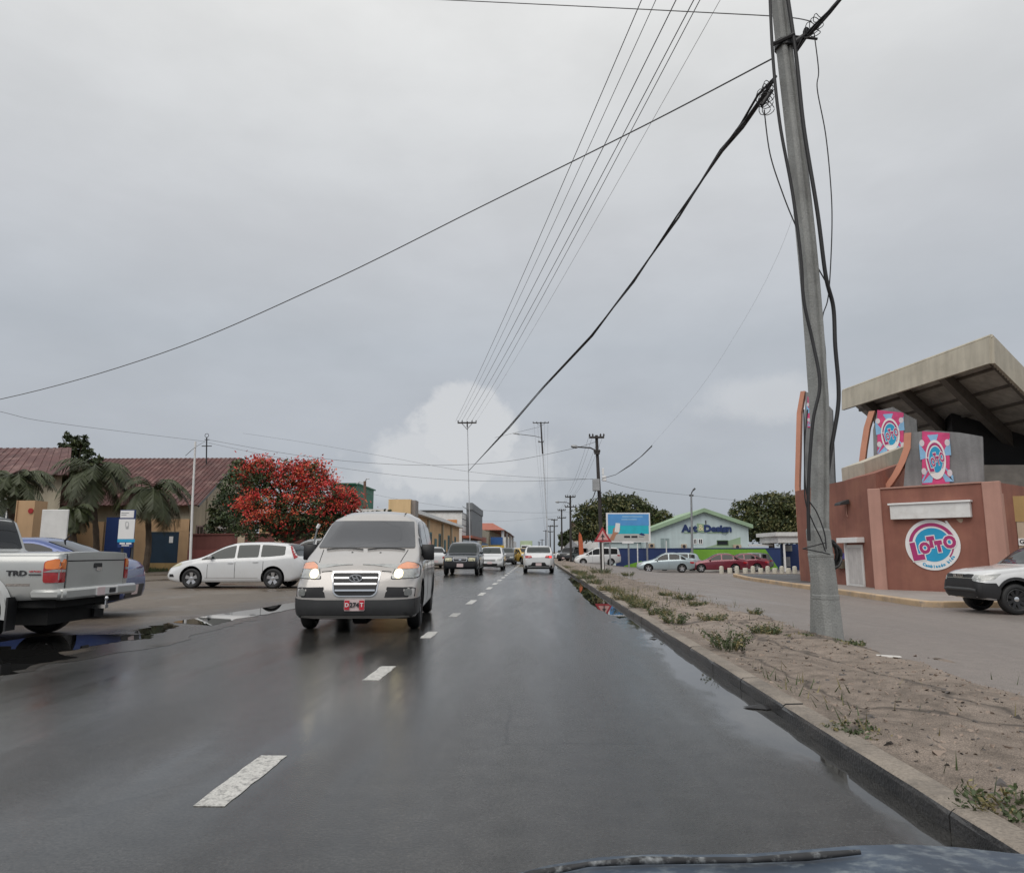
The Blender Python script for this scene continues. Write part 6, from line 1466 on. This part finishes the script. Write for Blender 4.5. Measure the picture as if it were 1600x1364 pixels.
arm.tube([A0, A1_], .06, 6); arm.tube([A0.lerp(A1_, .2), pole_axis(-180)[0]], .03, 6); arm.tube([A0.lerp(A1_, .85), pole_axis(-180)[0]], .03, 6); arm.build('crossarm', M_steel, pole, world=True)
def wire(name, label, pts, r, m=None, sag=0., n=24, cat='cable', group=None, wob=0., seg=6):
    P = [Vector(p) for p in pts]
    if len(P) == 2:
        P = [P[0].lerp(P[1], i / n) - Vector((0, 0, sag * 4 * (i / n) * (1 - i / n))) for i in range(n + 1)]
    else:                                                  # smooth curve through the points
        out = []
        for i in range(len(P) - 1):
            p0, p1, p2, p3 = P[max(i - 1, 0)], P[i], P[i + 1], P[min(i + 2, len(P) - 1)]
            for j in range(8):
                t = j / 8; out.append(.5 * ((2 * p1) + (p2 - p0) * t + (2 * p0 - 5 * p1 + 4 * p2 - p3) * t * t + (3 * p1 - p0 - 3 * p2 + p3) * t ** 3))
        P = out + [P[-1]]
    b = MB(); b.tube(P, r, seg)
    return solo(b, name, m or M_wire, label, cat, group, smooth=1.2)
def near(px, py, d=.0): return W(px, py, YP - d)
# cables that run down the pole
wire('cable', 'thick black cable hanging down the right side of the concrete pole', [near(1222, -60, .15), near(1243, 80, .15), near(1256, 200, .15), near(1277, 330, .15), near(1290, 430, .1), near(1302, 480), near(1305, 540), near(1310, 600), near(1309, 640), near(1299, 700), near(1291, 760), near(1289, 810), near(1294, 850)], .027)
wire('cable', 'black cable running down the left side of the concrete pole', [near(1201, -60, .2), near(1207, 80, .2), near(1218, 190, .2), near(1238, 300, .2), near(1251, 400, .2), near(1256, 470, .2), near(1270, 535, .2), near(1281, 600, .25), near(1270, 660, .25), near(1263, 760, .25), near(1264, 845, .25)], .022)
wire('cable', 'thin wire looping far right of the concrete pole', [near(1272, 52), near(1279, 110), near(1277, 140), near(1290, 210), near(1298, 290), near(1300, 350), near(1297, 430), near(1293, 470), near(1285, 500), near(1290, 560), near(1284, 620)], .008)
wire('cable', 'thin wire looping left of the concrete pole from the cable knot', [near(1194, 172), near(1203, 240), near(1222, 300), near(1242, 350), near(1262, 390), near(1290, 440)], .009)
for lab, q in (('slack wire on the left face of the pole crossing low to the right', [(1256, 640), (1257, 720), (1258, 780), (1270, 815), (1282, 840), (1290, 862)]), ('second slack wire on the low left face of the pole', [(1262, 640), (1257, 700), (1260, 770), (1276, 800), (1288, 832), (1291, 858)])):
    wire('cable', lab, [near(*p, .26) for p in q], .008)
b = MB(); c = near(1296, 868, .05)
for i in range(5):
    a = Vector((random.uniform(-.03, .03), random.uniform(-.05, .05), random.uniform(-.03, .03)))
    b.tube([c + a + Vector((.10 * cos(t * .42) * (1 + .1 * i), .03 * sin(t + i), .17 * sin(t * .42))) for t in range(17)], .016, 6)
solo(b, 'cable_coil', M_black, 'black coil of spare cable strapped to the concrete pole', 'cable coil', smooth=1.)
b = MB(); c0, h0 = pole_axis(858)
b.tube([near(1254, 857, .25), near(1280, 862, .28), near(1297, 866, .2)], .008, 5); b.tube([near(1254, 857, .25), near(1278, 851, .28), near(1290, 848, .2)], .008, 5)
solo(b, 'strap_wire', M_wire, 'tie wire wrapped around the low part of the concrete pole', 'wire')
# cable knots at the clamp
def bundle(pts, label, r=.014, k=3, name='cable_bundle'):
    rnd = random.Random(len(label)); b = MB()
    for i in range(k):
        P = []
        for j, p in enumerate(pts): P.append(Vector(p) + Vector((rnd.gauss(0, r * 1.2), rnd.gauss(0, r), rnd.gauss(0, r * 1.2))))
        out = []
        for a, c in zip(P[:-1], P[1:]): out += [a.lerp(c, t / 4) for t in range(4)]
        b.tube(out + [P[-1]], r, 6)
    return solo(b, name, M_wire, label, 'cable', smooth=1.2)
YL = 60; lp_ = lambda x, y: W(x, y, YL)
c75 = pole_axis(95)[0]
kp_ = [near(1212, 118), near(1190, 150, -.3), near(1160, 195, -1.2), near(1128, 240, -2.5)]
fa = [(1128, 240, 12), (1060, 340, 14.5), (990, 440, 18), (925, 525, 23), (850, 605, 31), (795, 668, 43), (733, 735, 60)]
bundle([near(1214, 116, .1), W(1190, 152, 9.9), W(1160, 198, 10.6), W(1128, 240, 11.6)] + [W(x, y, Y) for x, y, Y in fa[1:]], 'thick black cable bundle sweeping down from the concrete pole towards the street', .020, 3)
knot = MB(); rnd = random.Random(3)
for (px, py) in ((1203, 135), (1196, 150), (1200, 165)):
    for i in range(3):
        c = near(px + rnd.uniform(-6, 6), py + rnd.uniform(-8, 8), .1); r = rnd.uniform(.05, .10); knot.tube([c + Vector((r * cos(t * .5), .03 * sin(t), r * 1.3 * sin(t * .5))) for t in range(13)], .006, 5)
knot.tube([near(1190, 165, .1), near(1206, 142, .1)], .028, 8); knot.tube([near(1150, 205, -.9), near(1164, 190, -.8)], .02, 8)
solo(knot, 'cable_splice', M_black, 'tangled loops and splice where the bundle leaves the left of the pole', 'cable splice', smooth=1.)
bundle([near(1244, 78, .1), near(1258, 60, .2), near(1275, 42, .4), near(1300, 15, .8), near(1330, -20, 1.3), near(1420, -130, 2.4)], 'black cable bundle rising to the right from the pole clamp', .016, 3)
knot = MB()
for i in range(5):
    c = near(1268 + rnd.uniform(-10, 12), 38 + rnd.uniform(-12, 14), .3); r = rnd.uniform(.05, .10); knot.tube([c + Vector((r * cos(t * .5), .03 * sin(t), r * sin(t * .5))) for t in range(13)], .006, 5)
knot.tube([near(1270, 46, .3), near(1284, 32, .4)], .03, 8)
solo(knot, 'cable_splice', M_black, 'tangled loops and splice on the bundle right of the pole clamp', 'cable splice', smooth=1.)
wire('cable', 'thin wire crossing the top of the sky from the left to the pole clamp', [W(560, -6, 13), W(900, 10, 11.5), W(1100, 20, 10.5), W(1225, 27, 9.9), W(1268, 34, 9.5)], .008, M_wireg)
wire('cable', 'long wire sloping from the pole down across the whole sky to the left edge', [W(-260, 668, 26), W(0, 624, 23), W(250, 553, 20), W(500, 447, 17), W(750, 324, 14.5), W(1000, 200, 12), W(1205, 93, 9.7)], .012, M_wireg)
wire('cable', 'short thin wire at the left edge above the houses', [W(-200, 590, 30), W(0, 643, 34), W(95, 662, 38), W(323, 690, 50)], .010, M_wireg)
# wires that leave the top of the concrete pole for the left street pole
for i, (xn, yn, xf, yf, r) in enumerate(((1111, -254, 712, 658, .0075), (1140, -254, 717, 657, .006), (1182, -255, 722, 657, .0085), (1218, -256, 729, 657, .0085), (1228, -256, 737, 658, .0075), (1270, -258, 744, 658, .005))):
    wire('power_line', 'high wires fanning from the top of the sky to the left street pole', [near(xn, yn), lp_(xf, yf)], r * 1.35 if i not in (5,) else .006, M_wireg if i != 5 else mat('light wire', (.35, .35, .36), .5, var=0), .35, group='high wires of the upper right sky')
def street_pole(label, px0, py0, px1, py1, Y, r=.13, arms=((0, 1.25),), lamp=None, base_z=0., m=M_wood, ins=True, group='utility poles along the street', lower=None):
    b0, t0 = W(px0, py0, Y), W(px1, py1, Y); b0.z = base_z
    t = thing('utility_pole', label, 'utility pole', b0, 0, group)
    k0 = lower or 0
    b = MB(); b.tube([b0.lerp(t0, k0) - Vector((0, 0, 0 if lower else .3)), b0.lerp(t0, .5 + k0 / 2), t0 + Vector((0, 0, .15))], [r, r * .85, r * .68] if not lower else [r * .8, r * .74, r * .68], 10); b.build('shaft', m, t, world=True, smooth=.9)
    if lower:
        b = MB(); b.tube([b0 - Vector((0, 0, .3)), b0.lerp(t0, lower) + Vector((0, 0, .4))], [r * .5, r * .5], 10); b.build('lower_shaft', mat('pale galvanised shaft', (.52, .54, .57), .5, var=.05), t, world=True, smooth=.9)
    for dz, hwid in arms:
        b = MB(); c = t0 - Vector((0, 0, dz)); b.box((c.x - hwid, c.y - r - .09, c.z - .055), (c.x + hwid, c.y - r * .6, c.z + .055))
        if ins:
            for k in (-1, -.55, .55, 1):
                b.lathe([(c.z + .055, .025), (c.z + .10, .05), (c.z + .16, .05), (c.z + .20, .03), (c.z + .24, .0)], 8, 'z', (c.x + k * hwid * .95, c.y - r - .04, 0))
            if hwid > .7: b.tube([(c.x - hwid * .55, c.y - r - .04, c.z - .05), (c.x, c.y - r - .04, c.z - .55)], .025, 5); b.tube([(c.x + hwid * .55, c.y - r - .04, c.z - .05), (c.x, c.y - r - .04, c.z - .55)], .025, 5)
        b.build('crossarm', m, t, world=True)
    if lamp:
        lx, ly, ay = lamp; e = W(lx, ly, Y); s = t0 + (b0 - t0) * ((py1 - ay) / (py1 - py0)); s = t0.lerp(b0, (ay - py1) / (py0 - py1))
        b = MB(); b.tube([s - Vector((0, 0, .35)), s + Vector((-.12, 0, -.02)), s.lerp(e, .25) + Vector((0, 0, .06)), e.lerp(s, .25)], .045, 6); la = b.build('lamp_arm', m, t, world=True, smooth=.9)
        b = MB(); d = (e - s).normalized(); L_ = (e - s).length; q = e.lerp(s, .27); b.tube([q, q.lerp(e, .25), q.lerp(e, .8), e], [.05, .11, .10, .04], 8); b.build('lamp_head', M_steel, la, world=True, smooth=.9)
    return t, b0, t0
p2, b2, t2 = street_pole('dark utility pole with transformer box and lamp arm behind the warning sign', 942, 889, 932, 684, 42.5, .13, ((0, .44), (.95, .16)), (892, 697, 703), base_z=.05)
Y2 = 42.5
b = MB(); c0, c1 = W(926, 767, Y2 - .3), W(936.5, 749, Y2 - .3); b.box((c0.x, Y2 - .55, c0.z), (c1.x, Y2 - .16, c1.z)); solo(b, 'junction_box', mat('grey cabinet', (.36, .37, .38), .5, metal=.2), 'grey junction box fixed to the dark utility pole', 'box', bevel=.02)
b = MB(); c = W(941, 748, Y2); b.box((c.x - .02, Y2 - .25, c.z - .15), (c.x + .22, Y2 - .08, c.z + .15)); b.box((c.x - .02, Y2 - .2, c.z + .2), (c.x + .1, Y2 - .08, c.z + .6)); solo(b, 'insulator_box', M_whitec, 'small white fittings on the right of the dark utility pole', 'fitting', bevel=.02)
wire('cable', 'drop cable from the junction box towards the tree', [W(930, 768, Y2 - .3), W(926, 778, 50), W(920, 787, 92)], .03)
pL, bL, tL = street_pole('slim utility pole with crossarm on the left of the street', 735.5, 880, 730, 661, YL, .075, ((0, .80),), m=M_wood, lower=.97)
pF, bF, tF = street_pole('tall far utility pole with lamp arm left of the dark one', 858, 872, 845, 661, 110, .17, ((0, 1.25), (3.0, .42)), (801, 677, 684), lower=.77)
for lab, px0, px1, py1, Y, lamp in (('utility pole with two crossarms second beyond the dark one', 892, 891, 776, 78, (868, 784, 786)), ('utility pole third beyond the dark one in the receding row', 878, 877.5, 797, 102, None), ('pale slim utility pole fourth in the receding row', 866, 866, 812, 122, (856, 811, 812)), ('stout utility pole fifth in the receding row', 860, 859.5, 822, 140, None)):
    street_pole(lab, px0, 874, px1, py1, Y, .14, ((.05, .55), (1.1, .6)), lamp, m=M_wood)
for i, (px, py, Y) in enumerate(((853, 829, 170), (847, 843, 210), (843, 847, 260))): street_pole(['distant small utility pole nearest the fifth pole', 'tiny utility pole at the end of the street', 'tiniest utility pole where the street vanishes'][i], px, 866, px, py, Y, .15, ((.1, .7),), None, ins=False)
# wires across and along the street
WG = 'faint wires along the receding poles'
for i, (dx, tx) in enumerate(((-.42, -.5), (-.2, -.25), (.2, .25), (.42, .5))):
    a = t2 + Vector((dx, 0, .2)); q = W(891 + tx * 12, 774, 78); wire('power_line', 'faint wires dropping from the dark utility pole to the next poles', [a, q], .007, M_wireg, .5, group=WG)
    q2 = W(877.5 + tx * 9, 795, 102); wire('power_line', 'faint wires dropping from the dark utility pole to the next poles', [q, q2], .008, M_wireg, .4, group=WG)
    a = tF + Vector((dx * 2.6, 0, .2)); wire('power_line', 'faint wires falling from the tall far pole', [a, W(853 + tx * 4, 829, 170)], .010, M_wireg, .4, group='wires of the tall far pole')
wire('cable', 'wire crossing the street from the roof mast to the dark utility pole top', [W(325, 687, 50), W(450, 709, 48), W(560, 722, 46.5), W(680, 727, 45), W(790, 721, 44), W(890, 702, 43), W(932, 690, 42.4)], .012, M_wireg)
wire('cable', 'pale upper wire crossing the street to the middle of the dark utility pole', [W(380, 677, 62), W(480, 692, 57), W(600, 713, 52), W(720, 735, 48), W(820, 745, 45), W(936, 749, 42.4)], .009, M_wireg)
wire('cable', 'low wire crossing the street beneath the two others', [W(326, 692, 50), W(440, 716, 49), W(560, 735, 47), W(680, 748, 45), W(800, 752, 43.6), W(936, 748, 42.3)], .010, M_wireg)
wire('cable', 'thin wire from the left street lamp across to the receding poles', [W(572, 770, 68), W(640, 783, 70), W(740, 796, 73), W(830, 801, 76), W(891, 800, 78)], .010, M_wireg)
wire('cable', 'faint wire high over the far end of the street', [W(722, 813, 100), W(790, 814, 103), W(877, 806, 102)], .010, M_wireg)
wire('cable', 'wire linking the tall far pole to the left', [W(773, 684, 112), W(810, 675, 110), W(843, 667, 110)], .022, M_wireg)
wire('cable', 'wire from the dark utility pole past the aqua shop lamp to the right', [W(940, 750, Y2), W(1000, 765, 52), W(1080, 774, 64), W(1160, 782, 78), W(1262, 784, 95)], .012, M_wireg)
bundle([W(941, 748, Y2 - .1), W(962, 742, 36), W(985, 727, 29), W(1002, 712, 24.5), W(1018, 696, 21.5)], 'black cable curving up to the right from the dark utility pole', .012, 2)
wire('cable', 'hair thin lead wire from the curved black cable up to the concrete pole', [W(1018, 696, 21.5), W(1090, 612, 16), W(1160, 505, 12.8), W(1215, 400, 10.8), W(1252, 300, 9.75)], .0016, mat('pale lead wire', (.45, .46, .48), .5, var=0))
# mast, posts and lamps
t = thing('roof_mast', 'thin wire mast on the larger red roof', 'mast', W(323, 716, 50.8)); b = MB(); p = W(323, 716, 50.8); q = W(323, 683, 50.8); b.tube([p - Vector((0, 0, .4)), q], .045, 6); b.tube([q + Vector((.14 * cos(k * .6) - .0, 0, .12 + .14 * sin(k * .6))) for k in range(-2, 8)], .02, 5); b.build('mast_pole', M_black, t, world=True)
b = MB(); m_ = W(323, 697, 50.8); b.tube([m_ - Vector((.36, 0, 0)), m_ + Vector((.36, 0, 0))], .035, 5); b.tube([W(320, 687, 50.8), W(327, 687, 50.8)], .03, 5); b.build('crossarm', M_black, t, world=True)
b = MB(); b.tube([W(297, 884, 32) * 1, W(301, 780, 32), W(305.5, 690, 32)], [.06, .05, .042], 10); b.v = [Vector((p.x, p.y, max(p.z, -.02))) for p in b.v]; solo(b, 'lamp_post', M_white, 'slim white post standing left of the white station wagon', 'post', smooth=.9)
wire('cable', 'short wire from the white post top to the roof mast', [W(290, 712, 32), W(305, 699, 32), W(320, 690, 50.6)], .012, M_wireg)
t = thing('street_lamp', 'rusty street lamp post with short arm behind the flame tree', 'street lamp', (PX(571, 68), 68, 0)); b = MB(); b.tube([(PX(571, 68), 68, -.02), W(570, 752, 68)], [.16, .13], 8); b.build('post', mat('rust brown', (.12, .07, .05), .8), t, world=True, smooth=.9)
b = MB(); b.tube([W(570, 753, 68), W(573, 748, 68), W(577, 748, 68)], .06, 6); b.tube([W(570, 755, 68), W(562, 753, 68), W(557, 756, 68)], .06, 6); b.build('lamp_arm', M_steel, t, world=True)
t = thing('street_lamp', 'grey street lamp post before the aqua gabled shop', 'street lamp', (PX(1081, 72), 72, ZR)); b = MB(); b.tube([(PX(1081, 72), 72, ZR), W(1080, 772, 72)], [.14, .09], 8); b.build('post', M_steel, t, world=True, smooth=.9)
b = MB(); b.tube([W(1077, 774, 72), W(1083.5, 774, 72)], .10, 6); b.tube([W(1080, 773, 72), W(1081, 769, 72), W(1083, 766, 72)], .06, 6); b.tube([W(1083, 766, 72), W(1086, 763, 72)], .10, 6); b.build('lamp_head', M_dkgrey, t, world=True)
b = MB(); b.tube([W(490, 852, 26), W(493.5, 836, 26), W(497, 822, 26)], .03, 6); b.tube([W(496, 825, 26), W(499, 819, 26)], .06, 6, 1); k = b.v[:]; b.tube([Vector((W(490, 852, 26).x - .1, 26, -.01)), W(490, 852, 26)], .03, 6); solo(b, 'post', [M_steel, M_whitec], 'leaning thin post with white cap between station wagon and silver van', 'post')
# signs
t = thing('road_sign', 'triangular red bordered warning sign on a white post at the verge', 'road sign', G(942, 893, .05)); Ys = 41.2
b = MB(); b.tube([(PX(942, Ys), Ys, 0), W(941.2, 829, Ys)], .05, 8); b.build('post', M_white, t, world=True, smooth=.9)
def tri(k, dy):
    c = W(941.5, 838, Ys); h = .48 * k; return [c + Vector((-h, dy, -h * .62)), c + Vector((h, dy, -h * .62)), c + Vector((0, dy, h * 1.05))]
b = MB(); b.prism(tri(1.05, -.06), (0, -.02, 0), 0); pl_ = b.build('sign_plate', M_red, t, world=True)
b = MB(); b.prism(tri(.66, -.083), (0, -.004, 0), 0); b.build('sign_field', mat('sun bleached pink sign', (.62, .36, .34), .5), pl_, world=True)
b = MB(); c = W(941.5, 838, Ys) + Vector((0, -.09, -.02)); b.box((c.x - .03, c.y - .006, c.z - .2), (c.x + .03, c.y, c.z + .16)); b.prism([c + Vector((x, 0, z)) for x, z in ((-.12, -.02), (.12, -.02), (.03, .10), (-.03, .10))], (0, -.005, 0)); b.build('sign_symbol', M_ink, pl_, world=True)
Yb = 71; t = thing('billboard', 'billboard showing a hand with a phone before a turquoise sea', 'billboard', (PX(982, Yb), Yb, ZR))
q = lambda x, y, d=0.: W(x, y, Yb) - Vector((0, d, 0))
def qbox(x0, y0, x1, y1, d0, d1, name, m, par):
    a, c = q(x0, y1), q(x1, y0); b = MB(); b.box((a.x, Yb - d1, a.z), (c.x, Yb - d0, c.z)); return b.build(name, m, par, world=True)
fr_ = qbox(948, 801, 1015.5, 847, -.2, 0, 'frame', M_whitec, t)
ph = qbox(950, 803, 1013.5, 821, .003, .02, 'poster', M_skyblue, fr_); qbox(950, 821.05, 1013.5, 834, .003, .02, 'poster', M_sea, fr_); qbox(950, 834.05, 1013.5, 845, .003, .02, 'poster', M_sand, fr_)
b = MB(); b.prism([q(x, y, .024) for x, y in ((951, 844), (957, 834), (958, 826), (962, 823), (969, 826), (967, 832), (962, 836), (959, 844))], (0, -.01, 0)); b.build('printed_hand', M_skin, fr_, world=True)
b = MB(); b.prism([q(x, y, .036) for x, y in ((960, 831), (962, 817), (969, 817.5), (967.5, 832))], (0, -.008, 0)); b.build('printed_phone', M_whitec, fr_, world=True)
qbox(972, 806, 1004, 808.2, .022, .026, 'printed_line', M_lblue, fr_); qbox(971, 810.5, 995, 812.5, .022, .026, 'printed_line', M_lblue, fr_)
for x0, x1 in ((975, 984.5), (986.5, 996)): qbox(x0, 837, x1, 840.3, .022, .026, 'printed_line', M_ink, fr_)
qbox(998, 838, 1006, 838.8, .022, .026, 'printed_line', M_ink, fr_)
b = MB(); b.prism([q(x, y, .024) for x, y in ((998, 835), (1002, 832.5), (1006, 834), (1008, 837), (1003, 836.5))], (0, -.006, 0)); b.build('printed_emblem', M_navy, fr_, world=True)
qbox(972, 846.5, 990, 849, .03, .08, 'name_board', M_whitec, t)
for x in (953, 982, 1011): b = MB(); p = q(x, 846); b.box((p.x - .07, Yb + .02, ZR), (p.x + .07, Yb + .18, p.z)); b.build('post', M_steel, t, world=True)
for lab, px, y0, Y in (('thin white post before the navy wall right of the minivan', 996, 849, 60), ('short grey post behind the pale blue sedan', 1041, 845, 70)):
    b = MB(); b.tube([(PX(px, Y), Y, ZR), W(px, y0, Y)], .05, 6); solo(b, 'post', M_white, lab, 'post', smooth=.9)
Yd = 24; t = thing('dentist_sign', 'blue and white tooth sign on a dark post behind the blue sedan', 'sign', (PX(200, Yd), Yd, 0))
def dbox(x0, y0, x1, y1, d0, d1, name, m, par): a, c = W(x0, y1, Yd), W(x1, y0, Yd); b = MB(); b.box((a.x, Yd - d1, a.z), (c.x, Yd - d0, c.z)); return b.build(name, m, par, world=True)
bo_ = dbox(183.5, 796.5, 211, 855, -.08, 0, 'sign_board', M_bluewall, t)
dbox(188, 797.5, 210, 809, .003, .012, 'white_panel', M_whitec, bo_); dbox(184, 811, 211.5, 842, .003, .012, 'white_panel', M_whitec, bo_); dbox(183.5, 842.2, 211, 847, .003, .012, 'blue_band', M_cyan, bo_)
b = MB(); tp = [(197, 816), (199, 815), (201, 816), (201.5, 820), (200.5, 826), (199.6, 826), (199, 821.5), (198.4, 826), (197.4, 826), (196.6, 820)]
for (x0, y0), (x1, y1) in zip(tp, tp[1:] + tp[:1]): b.tube([W(x0, y0, Yd) - Vector((0, .016, 0)), W(x1, y1, Yd) - Vector((0, .016, 0))], .006, 4)
b.build('tooth_outline', M_steel, bo_, world=True)
for x0, y0, x1, y1 in ((187, 847.7, 195.5, 850.3), (197, 847.7, 205.5, 850.3), (190, 851.5, 202, 853)): dbox(x0, y0, x1, y1, .004, .008, 'printed_line', M_whitec, bo_)
for y, w_ in ((801, 12), (804, 8)): dbox(190, y, 190 + w_, y + .9, .013, .016, 'small_print', M_steel, bo_)
b = MB(); b.tube([(PX(191, Yd), Yd + .07, -.02), W(191, 798, Yd) + Vector((0, .1, 0))], .04, 6); b.tube([(PX(207, Yd), Yd + .07, -.02), W(207, 798, Yd) + Vector((0, .1, 0))], .04, 6); b.build('post', M_dkgrey, t, world=True)
# bollards
Yk = 55; first = None
xs_ = [1126, 1139, 1150, 1163, 1175, 1187, 1198, 1209, 1220, 1230, 1240]
for i, px in enumerate(xs_):
    tall = i % 2 == 0; h = .56 if tall else .40; x = PX(px, Yk + (0 if tall else .9))
    b = MB(); b.lathe([(0, .165), (h - .10, .16), (h - .04, .14), (h, .06), (h, 0)] if tall else [(0, .18), (h - .02, .175), (h, .16), (h, 0)], 14, 'z')
    o = b.build('bollard', M_bollard, smooth=.7); o.location = (x, Yk + (.0 if tall else .9), ZR)
    setp(o, 'tall round topped white bollard in the row before the lime wall' if tall else 'short flat white bollard between the tall ones before the lime wall', 'bollard', 'tall bollards' if tall else 'short bollards')
b = MB(); c = G(1385, 1026, .06); b.hexa([c + Vector(p) * .7 for p in ((-.16, -.03, 0), (.2, -.05, 0), (.24, .03, 0), (-.14, .05, 0), (-.15, -.02, .02), (.19, -.04, .012), (.22, .03, .012), (-.13, .04, .03))]); solo(b, 'litter', M_debris, 'pale flat scrap of litter on the verge right of the concrete pole', 'litter')
rnd = random.Random(12)
for lab, px, py in (('dark scrap of tarpaulin lying on the road by the kerb', 1190, 1106), ('small dark scrap on the wet road near the kerb', 1022, 997)):
    c = G(px, py, .0); b = MB(); k = 9; s = .13 if py > 1100 else .06
    ring = [c + Vector((s * cos(2 * pi * i / k) * rnd.uniform(.6, 1.3), s * .5 * sin(2 * pi * i / k) * rnd.uniform(.5, 1.3), .006)) for i in range(k)]
    b.add(ring + [c + Vector((0, 0, .03))], [(i, (i + 1) % k, k) for i in range(k)] + [list(range(k))[::-1]]); solo(b, 'litter', M_black, lab, 'litter')
